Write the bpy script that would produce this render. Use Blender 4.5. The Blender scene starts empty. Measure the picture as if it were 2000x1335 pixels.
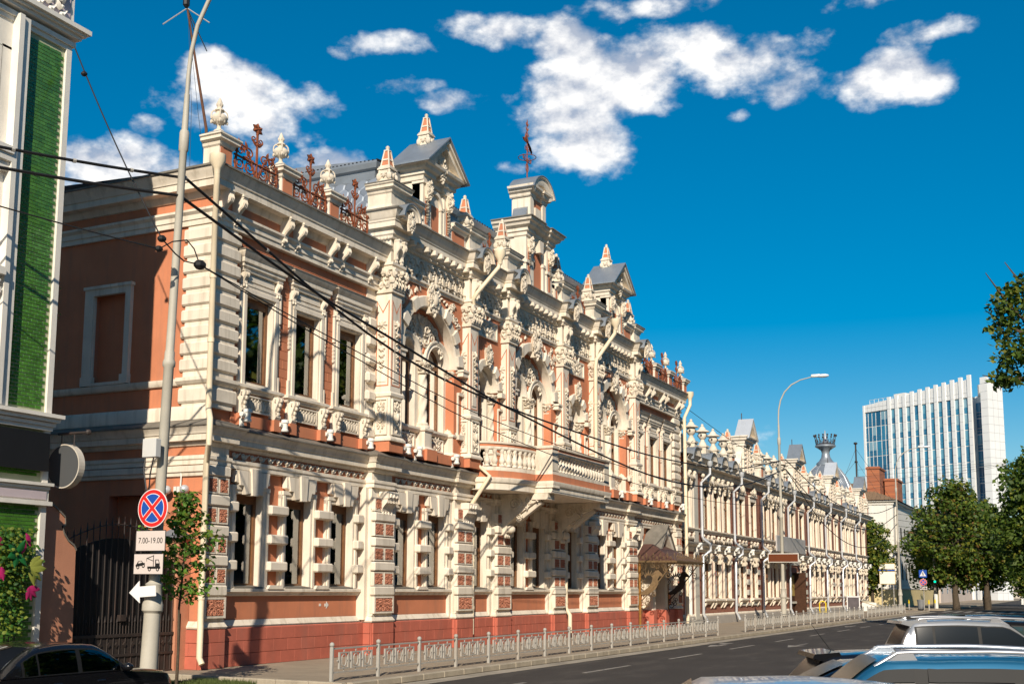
import bpy, bmesh, math, random
import numpy as np
from mathutils import Vector, Matrix
R=math.radians; PI=math.pi; sin=math.sin; cos=math.cos
random.seed(7)
sc=bpy.context.scene
COL=sc.collection
# ---------------------------------------------------------------- camera
CAMP=(-22.4345,-18.7500,2.0)
cd=bpy.data.cameras.new('camera'); cam=bpy.data.objects.new('camera',cd); COL.objects.link(cam)
cd.sensor_width=36; cd.lens=36*2310.34/2000
cd.shift_x=(1000-919.01)/2000; cd.shift_y=(826.75-667.5)/2000
cd.clip_end=6000; cd.clip_start=.1
def _cam(yaw,pitch,roll):
    f=Vector((cos(yaw)*cos(pitch),sin(yaw)*cos(pitch),sin(pitch)))
    r=f.cross(Vector((0,0,1))).normalized(); u=r.cross(f)
    c,s=cos(roll),sin(roll)
    r2=c*r+s*u; u2=-s*r+c*u
    m=Matrix((r2,u2,-f)).transposed().to_4x4(); m.translation=Vector(CAMP); return m
cam.matrix_world=_cam(R(27.24828),R(7.83719),R(0.43202))
sc.camera=cam
# ---------------------------------------------------------------- light
SUN_AZ=R(23); SUN_EL=R(31)                # direction in which the light travels along the ground
sd=bpy.data.lights.new('sun','SUN'); sun=bpy.data.objects.new('sun',sd); COL.objects.link(sun)
sd.energy=5.0; sd.angle=R(.5); sd.color=(1,.89,.74)
dv=Vector((cos(SUN_AZ)*cos(SUN_EL),sin(SUN_AZ)*cos(SUN_EL),-sin(SUN_EL)))
sun.rotation_euler=dv.to_track_quat('-Z','Y').to_euler()
sc.view_settings.view_transform='Standard'; sc.view_settings.look='None'
sc.view_settings.exposure=0.22; sc.view_settings.gamma=1
w=bpy.data.worlds.new('World'); sc.world=w; w.use_nodes=True
NT=w.node_tree; NT.nodes.clear()
def wn(t,**k):
    n=NT.nodes.new(t)
    for a,b in k.items(): setattr(n,a,b)
    return n
def wl(a,b): NT.links.new(a,b)
def wm(op,a,b=None,c=None):
    n=wn('ShaderNodeMath',operation=op)
    for i,v in enumerate((a,b,c)):
        if v is None: continue
        if isinstance(v,(int,float)): n.inputs[i].default_value=v
        else: wl(v,n.inputs[i])
    return n.outputs[0]
out=wn('ShaderNodeOutputWorld'); bg=wn('ShaderNodeBackground'); bg.inputs[1].default_value=.062
sky=wn('ShaderNodeTexSky',sky_type='NISHITA'); sky.sun_disc=False
sky.sun_elevation=SUN_EL; sky.sun_rotation=math.atan2(-dv.x,-dv.y)
sky.air_density=1.0; sky.dust_density=.2; sky.ozone_density=3.0; sky.altitude=200
hs=wn('ShaderNodeHueSaturation'); hs.inputs['Saturation'].default_value=1.85; hs.inputs['Hue'].default_value=.494; hs.inputs['Value'].default_value=1.85
gm=wn('ShaderNodeGamma'); gm.inputs[1].default_value=.80; wl(sky.outputs[0],gm.inputs[0]); wl(gm.outputs[0],hs.inputs['Color'])
geo=wn('ShaderNodeTexCoord')
sep=wn('ShaderNodeSeparateXYZ'); wl(geo.outputs['Generated'],sep.inputs[0])
az=wm('ARCTAN2',sep.outputs[1],sep.outputs[0]); el=wm('ARCSINE',sep.outputs[2])
nzs=[]
def fbm(scale,detail,off,vec=None,stretch=(1,1,1.6)):
    mp=wn('ShaderNodeMapping'); mp.inputs['Scale'].default_value=stretch; mp.inputs['Location'].default_value=off
    wl(vec or geo.outputs['Generated'],mp.inputs[0])
    n=wn('ShaderNodeTexNoise'); n.inputs['Scale'].default_value=scale; n.inputs['Detail'].default_value=detail; n.inputs['Roughness'].default_value=.56
    wl(mp.outputs[0],n.inputs[0]); return n
n1=fbm(11,11,(0,0,0)).outputs['Fac']; n2=fbm(40,6,(3,1,2)).outputs['Fac']
n1b=fbm(11,11,(.006,.006,-.016)).outputs['Fac']    # same field sampled nearer to the sun: cloud relief
#CLOUDS
CL=[(0.6697,0.3876,0.0729,0.0316,1),(0.703,0.4047,0.0304,0.0241,1),(0.6214,0.3949,0.0335,0.0199,1),(0.7505,0.3685,0.0168,0.0079,0.6),(0.7779,0.3339,0.0542,0.0245,1),(0.7318,0.3302,0.0339,0.0201,0.9),(0.6023,0.3513,0.0378,0.0106,0.7),(0.5483,0.4432,0.0456,0.0098,0.8),(0.5822,0.4367,0.0226,0.0071,0.6),(0.5364,0.4147,0.0386,0.0096,0.65),(0.4526,0.4581,0.0448,0.0155,1),(0.4841,0.4036,0.0477,0.0096,0.8),(0.2926,0.4265,0.1077,0.0291,1),(0.2186,0.4285,0.0547,0.0221,1),(0.3687,0.4104,0.058,0.0297,1),(0.3285,0.4028,0.0529,0.0198,0.9),(0.1896,0.4045,0.0311,0.0146,0.8),(0.3955,0.4506,0.0272,0.0155,0.8),(0.3713,0.364,0.0488,0.0252,0.95),(0.3913,0.3897,0.0581,0.0169,0.9),(0.1098,0.3992,0.0468,0.0233,1),(0.0885,0.4293,0.0367,0.0095,0.75),(0.285,0.4723,0.0569,0.0098,0.7),(0.1376,0.458,0.0363,0.0081,0.6),(0.2218,0.4632,0.0256,0.0068,0.5),(0.4453,0.3507,0.0153,0.0058,0.5),(0.2499,0.3837,0.0095,0.0055,0.35),(0.3591,0.4707,0.0226,0.0115,0.4)]
# more of the same fair-weather clouds over the rest of the sky (seen in the reflections)
rc=random.Random(3)
for i in range(12):
    a=rc.uniform(1.15,6.0); e=rc.uniform(.22,.75); s=rc.uniform(.05,.13)
    CL.append((a if a<PI else a-2*PI,e,s,s*.34,rc.uniform(.7,1)))
m=None; hz=None
for a,e,ra,re,s in CL:
    da=wm('MULTIPLY',wm('SUBTRACT',az,a),1/(ra*1.06)); de=wm('MULTIPLY',wm('SUBTRACT',el,e),1/(re*1.08))
    d=wm('SUBTRACT',1,wm('ADD',wm('MULTIPLY',da,da),wm('MULTIPLY',de,de)))
    d=wm('MULTIPLY',wm('MAXIMUM',d,-4),s)
    m=d if m is None else wm('MAXIMUM',m,d)
dens=wm('ADD',wm('ADD',wm('MULTIPLY',m,.85),.12),wm('ADD',wm('MULTIPLY',wm('SUBTRACT',n1,.5),5.6),wm('MULTIPLY',wm('SUBTRACT',n2,.5),1.0)))
mr=wn('ShaderNodeMapRange',interpolation_type='SMOOTHSTEP'); wl(dens,mr.inputs[0])
mr.inputs[1].default_value=.0; mr.inputs[2].default_value=1.15
cover=mr.outputs[0]
# the clouds are lit from the side the sun stands: thick parts turned away are grey-blue
rel=wm('ADD',wm('MULTIPLY',wm('SUBTRACT',n1,n1b),5.6),wm('MULTIPLY',wm('SUBTRACT',dens,.4),-.16))
sh=wn('ShaderNodeMapRange'); wl(rel,sh.inputs[0]); sh.inputs[1].default_value=-.55; sh.inputs[2].default_value=.25
cc=wn('ShaderNodeMix',data_type='RGBA'); wl(sh.outputs[0],cc.inputs[0])
cc.inputs[6].default_value=(6.6,7.4,9.0,1); cc.inputs[7].default_value=(17,16.6,16,1)
mx=wn('ShaderNodeMix',data_type='RGBA'); wl(wm('MULTIPLY',cover,.97),mx.inputs[0]); wl(hs.outputs[0],mx.inputs[6]); wl(cc.outputs[2],mx.inputs[7])
wl(mx.outputs[2],bg.inputs[0]); wl(bg.outputs[0],out.inputs[0])
# ---------------------------------------------------------------- materials
MATS={}
def mat(name,c,rough=.8,var=.12,scale=1.5,grain=.0,gscale=60,bump=.0,bscale=40,dirt=None,damt=0,dscale=(1.2,1.2,.35),metal=0,spec=.3,coat=0,rnd=0):
    if name in MATS: return MATS[name]
    m=bpy.data.materials.new(name); m.use_nodes=True; n=m.node_tree; N=n.nodes; L=n.links
    b=N['Principled BSDF']; b.inputs['Roughness'].default_value=rough; b.inputs['Metallic'].default_value=metal
    b.inputs['Specular IOR Level'].default_value=spec; b.inputs['Coat Weight'].default_value=coat
    g=N.new('ShaderNodeNewGeometry')
    def noise(s,d,st=(1,1,1)):
        mp=N.new('ShaderNodeMapping'); mp.inputs['Scale'].default_value=st; L.new(g.outputs['Position'],mp.inputs[0])
        t=N.new('ShaderNodeTexNoise'); t.inputs['Scale'].default_value=s; t.inputs['Detail'].default_value=d; t.inputs['Roughness'].default_value=.6; L.new(mp.outputs[0],t.inputs[0]); return t.outputs['Fac']
    def mix(f,a,bb,bl='MIX'):
        x=N.new('ShaderNodeMix'); x.data_type='RGBA'; x.blend_type=bl
        if isinstance(f,float): x.inputs[0].default_value=f
        else: L.new(f,x.inputs[0])
        for i,v in ((6,a),(7,bb)):
            if isinstance(v,tuple): x.inputs[i].default_value=(*v,1) if len(v)==3 else v
            else: L.new(v,x.inputs[i])
        return x.outputs[2]
    def ramp(f,a,bb):
        r=N.new('ShaderNodeMapRange'); L.new(f,r.inputs[0]); r.inputs[1].default_value=a; r.inputs[2].default_value=bb; return r.outputs[0]
    col=tuple(c)
    if var: col=mix(ramp(noise(scale,5),.3,.7),tuple(x*(1-var) for x in c),tuple(min(1,x*(1+var*.7)) for x in c))
    if grain:
        col=mix(ramp(noise(gscale,3),.3,.7),(1-grain,)*3,(1+grain,)*3,'MIX') if False else mix(1.0,col,mix(ramp(noise(gscale,3),.3,.7),(1-grain,)*3,(1.,)*3),'MULTIPLY')
    if dirt:
        f=N.new('ShaderNodeMath'); f.operation='MULTIPLY'; L.new(ramp(noise(1.6,7,dscale),.5,.72),f.inputs[0]); f.inputs[1].default_value=damt
        col=mix(f.outputs[0],col,tuple(dirt))
    if rnd:
        oi=N.new('ShaderNodeObjectInfo'); h=N.new('ShaderNodeHueSaturation'); L.new(ramp(oi.outputs['Random'],0,1),h.inputs['Value']) if False else None
        r=N.new('ShaderNodeMapRange'); L.new(oi.outputs['Random'],r.inputs[0]); r.inputs[3].default_value=1-rnd; r.inputs[4].default_value=1+rnd
        L.new(r.outputs[0],h.inputs['Value']); 
        if isinstance(col,tuple): h.inputs['Color'].default_value=(*col,1)
        else: L.new(col,h.inputs['Color'])
        col=h.outputs[0]
    if isinstance(col,tuple): b.inputs['Base Color'].default_value=(*col,1)
    else: L.new(col,b.inputs['Base Color'])
    if bump:
        bp=N.new('ShaderNodeBump'); bp.inputs['Strength'].default_value=bump; bp.inputs['Distance'].default_value=.02; L.new(noise(bscale,4),bp.inputs['Height']); L.new(bp.outputs[0],b.inputs['Normal'])
    MATS[name]=m; return m
def srgb(r,g,b):
    f=lambda v:(v/255/12.92 if v<=10 else ((v/255+.055)/1.055)**2.4)
    return (f(r),f(g),f(b))
CREAM=mat('cream stucco',(.80,.71,.58),.85,.13,1.1,.08,45,.07,30,(.36,.30,.21),.55,(3,3,.22))
CREAM2=mat('weathered cream stone',(.74,.65,.52),.9,.18,2.2,.1,40,.12,30,(.30,.25,.18),.5,(2.2,2.2,.5))
TERRA=mat('terracotta stucco',(.60,.225,.115),.9,.14,.8,.07,50,.06,30,(.36,.17,.11),.5,(2.5,2.5,.3))
REDP=mat('red painted plinth',(.50,.14,.09),.8,.16,1.3,.05,50,.15,25,(.36,.14,.10),.6,rnd=.05)
ROUGHT=mat('rough terracotta render',(.50,.21,.13),.95,.15,20,.2,90,.3,120,(.25,.10,.06),.4)
WOOD=mat('varnished brown wood',(.20,.085,.03),.45,.25,8,.2,80,0,1,spec=.5)
DARKIN=mat('dark interior',(.035,.05,.048),.9,0)  # unlit room put into the colour, tinted teal like the reflections
BLIND=mat('pale window blind',(.86,.81,.68),.8,.05,2)
PIPEM=mat('cream painted pipe',(.78,.66,.47),.55,.08,2,0,1,0,1,(.4,.33,.22),.35,spec=.5)
ZINC=mat('grey zinc sheet',(.30,.33,.36),.42,.12,2,.05,30,.1,6,(.2,.2,.2),.3,metal=.45,spec=.5)
ZINC2=mat('new galvanised sheet',(.62,.64,.66),.35,.06,2,0,1,.15,4,metal=.35,spec=.5)
TILEZ=mat('zinc scale tiles',(.27,.30,.34),.4,.1,2,0,1,0,1,metal=.4,spec=.5,rnd=.18)
RUST=mat('rusty wrought iron',(.30,.085,.035),.85,.3,14,.2,60,.2,50,(.10,.035,.02),.6)
IRON=mat('dark iron',(.035,.026,.022),.6,.2,6,0,1,0,1,(.12,.05,.03),.4,spec=.5)
BLACKM=mat('black painted metal',(.012,.012,.013),.5,.1,3,spec=.4)
FLASH=mat('dull brown flashing',(.20,.18,.15),.7,.2,3,.1,40,.1,20,(.1,.09,.07),.5)
TEALREFL=mat('painted teal reflection',(.08,.34,.34),.9,.3,6)  # teal reflection in the panes, put into the colour of a sheet
WHITEP=mat('white paint',(.74,.72,.66),.5,.05,2)
def glassmat(name,tint,refl):
    m=bpy.data.materials.new(name); m.use_nodes=True; n=m.node_tree; N=n.nodes; L=n.links; N.remove(N['Principled BSDF'])
    o=N['Material Output']; t=N.new('ShaderNodeBsdfTransparent'); t.inputs[0].default_value=(*tint,1)
    g=N.new('ShaderNodeBsdfGlossy'); g.inputs['Roughness'].default_value=.02; g.inputs['Color'].default_value=(.95,.98,1,1)
    f=N.new('ShaderNodeFresnel'); f.inputs[0].default_value=1.5
    a=N.new('ShaderNodeMath'); a.operation='MULTIPLY_ADD'; L.new(f.outputs[0],a.inputs[0]); a.inputs[1].default_value=1.5; a.inputs[2].default_value=refl; a.use_clamp=True
    x=N.new('ShaderNodeMixShader'); L.new(a.outputs[0],x.inputs[0]); L.new(t.outputs[0],x.inputs[1]); L.new(g.outputs[0],x.inputs[2]); L.new(x.outputs[0],o.inputs[0])
    MATS[name]=m; return m
GLASS=glassmat('window glass',(.80,.88,.84),.20)
CARGLASS=glassmat('tinted car glass',(.10,.13,.13),.05)
CLEARCAR=glassmat('clear car glass',(.45,.55,.52),.05)
# ---------------------------------------------------------------- mesh builder
class MB:
    def __init__(s): s.v=[]; s.f=[]; s.m=[]; s.mats=[]; s.cur=0
    def use(s,m):
        if m not in s.mats: s.mats.append(m)
        s.cur=s.mats.index(m); return s
    def add(s,vs,fs):
        k=len(s.v); s.v+= [tuple(p) for p in vs]
        for f in fs: s.f.append(tuple(i+k for i in f)); s.m.append(s.cur)
        return s
    def quad(s,a,b,c,d): return s.add((a,b,c,d),((0,1,2,3),))
    def box(s,x0,x1,y0,y1,z0,z1):
        return s.add([(x,y,z) for z in (z0,z1) for y in (y0,y1) for x in (x0,x1)],
          ((0,2,3,1),(4,5,7,6),(0,1,5,4),(2,6,7,3),(0,4,6,2),(1,3,7,5)))
    def cbox(s,x0,x1,y0,y1,z0,z1,c=.02):
        "box whose edges are chamfered"
        if x1<x0:x0,x1=x1,x0
        if y1<y0:y0,y1=y1,y0
        P=[];F=[];idx={}
        X=(x0,x1);Y=(y0,y1);Z=(z0,z1)
        for i in (0,1):
            for j in (0,1):
                for k in (0,1):
                    sx=c if i==0 else -c; sy=c if j==0 else -c; sz=c if k==0 else -c
                    idx[i,j,k,'x']=len(P);P.append((X[i],Y[j]+sy,Z[k]+sz))
                    idx[i,j,k,'y']=len(P);P.append((X[i]+sx,Y[j],Z[k]+sz))
                    idx[i,j,k,'z']=len(P);P.append((X[i]+sx,Y[j]+sy,Z[k]))
        o=((0,0),(1,0),(1,1),(0,1))
        for i in (0,1):
            f=[idx[i,a,b,'x'] for a,b in o]; F.append(f if i else f[::-1])
            f=[idx[a,i,b,'y'] for a,b in o]; F.append(f[::-1] if i else f)
            f=[idx[a,b,i,'z'] for a,b in o]; F.append(f if i else f[::-1])
        for a in (0,1):
            for b in (0,1):
                q=[idx[a,b,0,'x'],idx[a,b,0,'y'],idx[a,b,1,'y'],idx[a,b,1,'x']]; F.append(q if (a==b) else q[::-1])
                q=[idx[a,0,b,'x'],idx[a,1,b,'x'],idx[a,1,b,'z'],idx[a,0,b,'z']]; F.append(q if a==b else q[::-1])
                q=[idx[0,a,b,'z'],idx[0,a,b,'y'],idx[1,a,b,'y'],idx[1,a,b,'z']]; F.append(q if a==b else q[::-1])
        for i in (0,1):
            for j in (0,1):
                for k in (0,1):
                    q=[idx[i,j,k,'x'],idx[i,j,k,'y'],idx[i,j,k,'z']]; F.append(q if (i+j+k)%2 else q[::-1])
        return s.add(P,F)
    def prism(s,poly,y0,y1,ax='y'):
        "polygon (a,b) extruded: ax y -> (x,z), ax x -> (y,z), ax z -> (x,y)"
        n=len(poly)
        pt={'y':lambda a,b,t:(a,t,b),'x':lambda a,b,t:(t,a,b),'z':lambda a,b,t:(a,b,t)}[ax]
        V=[pt(a,b,y0) for a,b in poly]+[pt(a,b,y1) for a,b in poly]
        F=[tuple(range(n)),tuple(range(2*n-1,n-1,-1))]+[(i,i+n,(i+1)%n+n,(i+1)%n) for i in range(n)]
        return s.add(V,F)
    def sweep(s,path,prof,caps=True):
        "profile (out,z) carried along a plan path; outward is to the right of the walking direction"
        n=len(path); nr=[]
        for i in range(n-1):
            dx=path[i+1][0]-path[i][0]; dy=path[i+1][1]-path[i][1]; l=math.hypot(dx,dy); nr.append((dy/l,-dx/l))
        mit=[]
        for i in range(n):
            if i==0: a=nr[0]
            elif i==n-1: a=nr[-1]
            else:
                p,q=nr[i-1],nr[i]; k=1+p[0]*q[0]+p[1]*q[1]; a=((p[0]+q[0])/k,(p[1]+q[1])/k)
            mit.append(a)
        V=[];F=[];k=len(prof)
        for i in range(n):
            for d,z in prof: V.append((path[i][0]+mit[i][0]*d,path[i][1]+mit[i][1]*d,z))
        for i in range(n-1):
            for j in range(k-1): F.append((i*k+j,(i+1)*k+j,(i+1)*k+j+1,i*k+j+1))
        if caps:
            F.append(tuple(range(k))[::-1]); F.append(tuple(range((n-1)*k,n*k)))
        return s.add(V,F)
    def arch(s,cx,y,cz,prof,a0=0,a1=PI,n=20):
        "profile (dr as absolute radius, dy outward) carried round an arc in the XZ plane"
        V=[];F=[];k=len(prof)
        for i in range(n+1):
            a=a0+(a1-a0)*i/n
            for r,d in prof: V.append((cx+r*cos(a),y-d,cz+r*sin(a)))
        for i in range(n):
            for j in range(k-1): F.append((i*k+j,i*k+j+1,(i+1)*k+j+1,(i+1)*k+j))
        F.append(tuple(range(k))); F.append(tuple(range(n*k,(n+1)*k))[::-1])
        return s.add(V,F)
    def spandrel(s,x0,x1,z0,z1,y,cx,r,cz,n=16):
        "flat wall between z0..z1 with a half-round opening of radius r springing at cz"
        zt=z1
        if x0<cx-r: s.quad((x0,y,z0),(cx-r,y,z0),(cx-r,y,zt),(x0,y,zt))
        if x1>cx+r: s.quad((cx+r,y,z0),(x1,y,z0),(x1,y,zt),(cx+r,y,zt))
        for i in range(n):
            a,b=PI-PI*i/n,PI-PI*(i+1)/n
            s.quad((cx+r*cos(a),y,cz+r*sin(a)),(cx+r*cos(b),y,cz+r*sin(b)),(cx+r*cos(b),y,zt),(cx+r*cos(a),y,zt))
        return s
    def lathe(s,prof,n=12,c=(0,0,0),a0=0,cap=True,sx=1,sy=1):
        V=[];F=[];k=len(prof)
        for i in range(n):
            a=a0+2*PI*i/n
            for r,z in prof: V.append((c[0]+r*cos(a)*sx,c[1]+r*sin(a)*sy,c[2]+z))
        for i in range(n):
            j=(i+1)%n
            for q in range(k-1): F.append((i*k+q,j*k+q,j*k+q+1,i*k+q+1))
        if cap:
            if prof[0][0]>1e-4: F.append(tuple(i*k for i in range(n))[::-1])
            if prof[-1][0]>1e-4: F.append(tuple(i*k+k-1 for i in range(n)))
        return s.add(V,F)
    def tube(s,pts,r,n=6,closed=False):
        pts=[Vector(p) for p in pts]; m=len(pts); V=[];F=[]
        up=None
        for i in range(m):
            if closed: t=pts[(i+1)%m]-pts[i-1]
            else: t=pts[min(i+1,m-1)]-pts[max(i-1,0)]
            t.normalize()
            if up is None: up=Vector((0,0,1)) if abs(t.z)<.9 else Vector((1,0,0))
            a=t.cross(up)
            if a.length<1e-5: a=t.cross(Vector((0,1,0)))
            a.normalize(); b=a.cross(t); up=b
            rr=r[i] if isinstance(r,(list,tuple)) else r
            for j in range(n):
                q=2*PI*j/n; V.append(pts[i]+a*rr*cos(q)+b*rr*sin(q))
        for i in range(m if closed else m-1):
            i2=(i+1)%m
            for j in range(n): F.append((i*n+j,i*n+(j+1)%n,i2*n+(j+1)%n,i2*n+j))
        if not closed: F.append(tuple(range(n))[::-1]); F.append(tuple(range((m-1)*n,m*n)))
        return s.add(V,F)
    def blob(s,c,rx,ry,rz,n=7,k=5,rot=0):
        V=[];F=[]; cr,sr=cos(rot),sin(rot)
        for i in range(1,k):
            p=PI*i/k
            for j in range(n):
                a=2*PI*j/n
                x,y,z=rx*sin(p)*cos(a),ry*sin(p)*sin(a),rz*cos(p)
                V.append((c[0]+x*cr+z*sr,c[1]+y,c[2]-x*sr+z*cr))
        t=len(V); V.append((c[0]+rz*sr,c[1],c[2]+rz*cr)); V.append((c[0]-rz*sr,c[1],c[2]-rz*cr))
        for i in range(k-2):
            for j in range(n): F.append((i*n+j,(i+1)*n+j,(i+1)*n+(j+1)%n,i*n+(j+1)%n))
        for j in range(n): F.append((t,j,(j+1)%n)); F.append((t+1,(k-2)*n+(j+1)%n,(k-2)*n+j))
        return s.add(V,F)
    def leaf(s,c,l,w,d,rot,n=4):
        "pointed raised leaf lying on the XZ plane, c its root, relief d towards -Y"
        cr,sr=cos(rot),sin(rot); V=[];F=[]
        for i in range(n+1):
            t=i/n; ww=w*sin(PI*min(1,t*.85+.15))*(.6 if i==n else 1) if i<n else 0
            for u,h in ((-1,0),(0,1),(1,0)):
                x=u*ww/2; z=t*l
                V.append((c[0]+x*cr+z*sr,c[1]-d*h*(sin(PI*(.25+.6*t))),c[2]-x*sr+z*cr))
        for i in range(n):
            for j in (0,1): F.append((i*3+j,i*3+j+1,i*3+j+4,i*3+j+3))
        return s.add(V,F)
    def spiral(s,c,r0,turns,r,a0=0,hand=1,n=14,seg=5,y=0):
        pts=[]; 
        for i in range(n+1):
            t=i/n; a=a0+hand*2*PI*turns*t; q=r0*(1-.85*t)
            pts.append((c[0]+q*cos(a),c[1]-y*t,c[2]+q*sin(a)))
        return s.tube(pts,[r*(1-.35*i/n) for i in range(n+1)],seg)
    def mesh(s,name,mat=None,smooth=None,weld=False):
        if weld:
            key={}; nv=[]; mp=[]
            for p in s.v:
                q=(round(p[0],4),round(p[1],4),round(p[2],4))
                if q not in key: key[q]=len(nv); nv.append(p)
                mp.append(key[q])
            s.v=nv; s.f=[tuple(mp[i] for i in f) for f in s.f]
        me=bpy.data.meshes.new(name); me.from_pydata(s.v,[],s.f)
        if s.mats:
            for m in s.mats: me.materials.append(m)
            me.polygons.foreach_set('material_index',s.m)
        elif mat: me.materials.append(mat)
        if smooth:
            me.polygons.foreach_set('use_smooth',[True]*len(s.f))
            me.update(); me.set_sharp_from_angle(angle=R(smooth))
        me.update(); return me
    def build(s,name,mat=None,parent=None,smooth=None,loc=(0,0,0),weld=False):
        return inst(s.mesh(name,mat,smooth,weld),name,parent,loc)
def fix_normals(me):
    b=bmesh.new(); b.from_mesh(me); bmesh.ops.recalc_face_normals(b,faces=b.faces); b.to_mesh(me); b.free(); return me
def inst(me,name,parent=None,loc=(0,0,0),rz=0,scale=None,mx=None):
    o=bpy.data.objects.new(name,me); COL.objects.link(o); o.parent=parent
    o.location=loc
    if rz: o.rotation_euler=(0,0,rz)
    if scale: o.scale=scale
    return o
def empty(name,label,cat,loc=(0,0,0),group=None,rz=0):
    o=bpy.data.objects.new(name,None); COL.objects.link(o); o.location=loc; o.rotation_euler=(0,0,rz); o.empty_display_size=.3
    return tag(o,label,cat,group)
def tag(o,label,cat,group=None,kind=None):
    o['label']=label; o['category']=cat
    if group: o['group']=group
    if kind: o['kind']=kind
    return o
def struct(o,kind='structure'):
    o['kind']=kind; return o
def copy_tree(o,parent=None):
    c=o.copy(); COL.objects.link(c); c.parent=parent
    for ch in o.children: copy_tree(ch,c)
    return c
def wall_holes(mb,x0,x1,z0,z1,y,holes,face=-1):
    "flat wall in the XZ plane with rectangular holes"
    xs=sorted({x0,x1,*[h[0] for h in holes],*[h[1] for h in holes]}); zs=sorted({z0,z1,*[h[2] for h in holes],*[h[3] for h in holes]})
    xs=[x for x in xs if x0<=x<=x1]; zs=[z for z in zs if z0<=z<=z1]
    for a,b in zip(xs,xs[1:]):
        for c,d in zip(zs,zs[1:]):
            mxx,mz=(a+b)/2,(c+d)/2
            if any(h[0]<mxx<h[1] and h[2]<mz<h[3] for h in holes): continue
            mb.quad((a,y,c),(b,y,c),(b,y,d),(a,y,d))
    return mb
def grid_panel(name,w,h,nx,nz,amp,seed,mat,freq=(1,1)):
    "rough rendered panel: a grid pushed out unevenly, edges down"
    r=np.random.RandomState(seed); H=r.rand(nz+1,nx+1)
    H=(H>.42)*(.55+.45*r.rand(nz+1,nx+1)); H[0]=H[-1]=-.3; H[:,0]=H[:,-1]=-.3
    V=[(w*(i/nx-.5)+ (r.rand()-.5)*.4*w/nx*(0<i<nx),-amp*H[j,i],h*(j/nz-.5)+(r.rand()-.5)*.4*h/nz*(0<j<nz)) for j in range(nz+1) for i in range(nx+1)]
    F=[(j*(nx+1)+i,j*(nx+1)+i+1,(j+1)*(nx+1)+i+1,(j+1)*(nx+1)+i) for j in range(nz) for i in range(nx)]
    m=MB(); m.add(V,F); return m.mesh(name,mat)
# ---------------------------------------------------------------- carved ornament, each kind one shared mesh facing -Y
def merge(a,b,M=None):
    M=M or Matrix()
    k=len(a.v)
    a.v+=[tuple(M@Vector(p)) for p in b.v]
    remap=[]
    for m in b.mats:
        a.use(m); remap.append(a.cur)
    for f,mi in zip(b.f,b.m):
        a.f.append(tuple(i+k for i in f)); a.m.append(remap[mi] if remap else a.cur)
    return a
T=Matrix.Translation; RZ=lambda a:Matrix.Rotation(a,4,'Z'); MX=Matrix.Scale(-1,4,(1,0,0))
def mirror(mb):
    o=MB(); o.mats=mb.mats; o.v=[(-x,y,z) for x,y,z in mb.v]; o.f=[f[::-1] for f in mb.f]; o.m=list(mb.m); return o
def sym(mb): return merge(merge(MB(),mb),mirror(mb))
def bracket_mb(w=.17,h=.66,d=.36):
    b=MB().use(CREAM)
    P=[(0,0),(-1,0),(-1,-.11),(-.92,-.17),(-1,-.3),(-.9,-.43),(-.6,-.55),(-.36,-.7),(-.3,-.83),(-.38,-.92),(-.26,-1),(0,-1)]
    P=[(y*d,z*h) for y,z in P]
    b.prism(P,-w/2,w/2,'x')
    for x in (-w*.32,0,w*.32): b.tube([(x,y-.012,z) for y,z in P[3:11]],.022,5)
    b.box(-w*.6,w*.6,-d*1.06,0,-.06*h,.03*h)
    for x in (-w*.3,w*.3): b.blob((x,-.06,-h-.05),.035,.04,.05,6,4)
    return b
BRACKET=bracket_mb().mesh('console_bracket',smooth=40)
SBRACKET=bracket_mb(.12,.62,.2).mesh('console_bracket',smooth=40)
def capital_mb(W=1.1,D=.42,h=.72):
    b=MB().use(CREAM2)
    b.prism([(-W/2+.05,0),(W/2-.05,0),(W/2-.01,h*.86),(-W/2+.01,h*.86)],-.02,D)
    b.box(-W/2-.06,W/2+.06,-.1,D,h*.88,h*1.0); b.box(-W/2-.0,W/2+.0,-.05,D,-.05,.04)
    for k in range(int(W/.11)): b.blob((-W/2+.06+k*.11,-.05,.07),.05,.04,.035,6,4)
    def face(w):
        f=MB().use(CREAM2); n=max(2,round(w/.27))
        for i in range(n):
            x=-w/2+w*(i+.5)/n; f.leaf((x,-.02,.1),.27,w/n*.95,.1,0); f.blob((x,-.1,.35),.06,.06,.045,6,4)
            for q in (-1,1): f.leaf((x,-.04,.14),.2,.1,.09,q*.5)
        for i in range(n+1):
            x=-w/2+w*i/n; f.leaf((x,-.01,.24),.25,w/n*.8,.09,0); f.blob((x,-.1,.48),.05,.06,.04,6,4)
            f.spiral((x*.9,-.06,.54),.075,1.3,.022,PI/2,1 if x>0 else -1,10)
        f.blob((0,-.12,.58),.1,.08,.09,7,5)
        return f
    merge(b,face(W),T((0,-.02,0)))
    merge(b,face(D*.9),T((-W/2+.03,D*.5,0))@RZ(-PI/2))
    for s in (-1,1):
        b.spiral((s*(W/2-.03),-.1,h*.72),.15,1.7,.045,PI/2,-s,16,6,y=.03); b.blob((s*(W/2-.03),-.12,h*.72),.06,.06,.06,6,4)
        b.spiral((s*(W/2+.02),.1,h*.72),.12,1.4,.04,PI/2,-s,12,6,y=.03)
    return b
CAPITAL=capital_mb().mesh('capital',smooth=50)
SCAP=capital_mb(.42,.36,.3)
SCAPITAL=MB().use(CREAM2); merge(SCAPITAL,capital_mb(.44,.4,.66),Matrix.Diagonal((1,1,.5,1))); SCAPITAL=SCAPITAL.mesh('column_capital',smooth=50)
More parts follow.
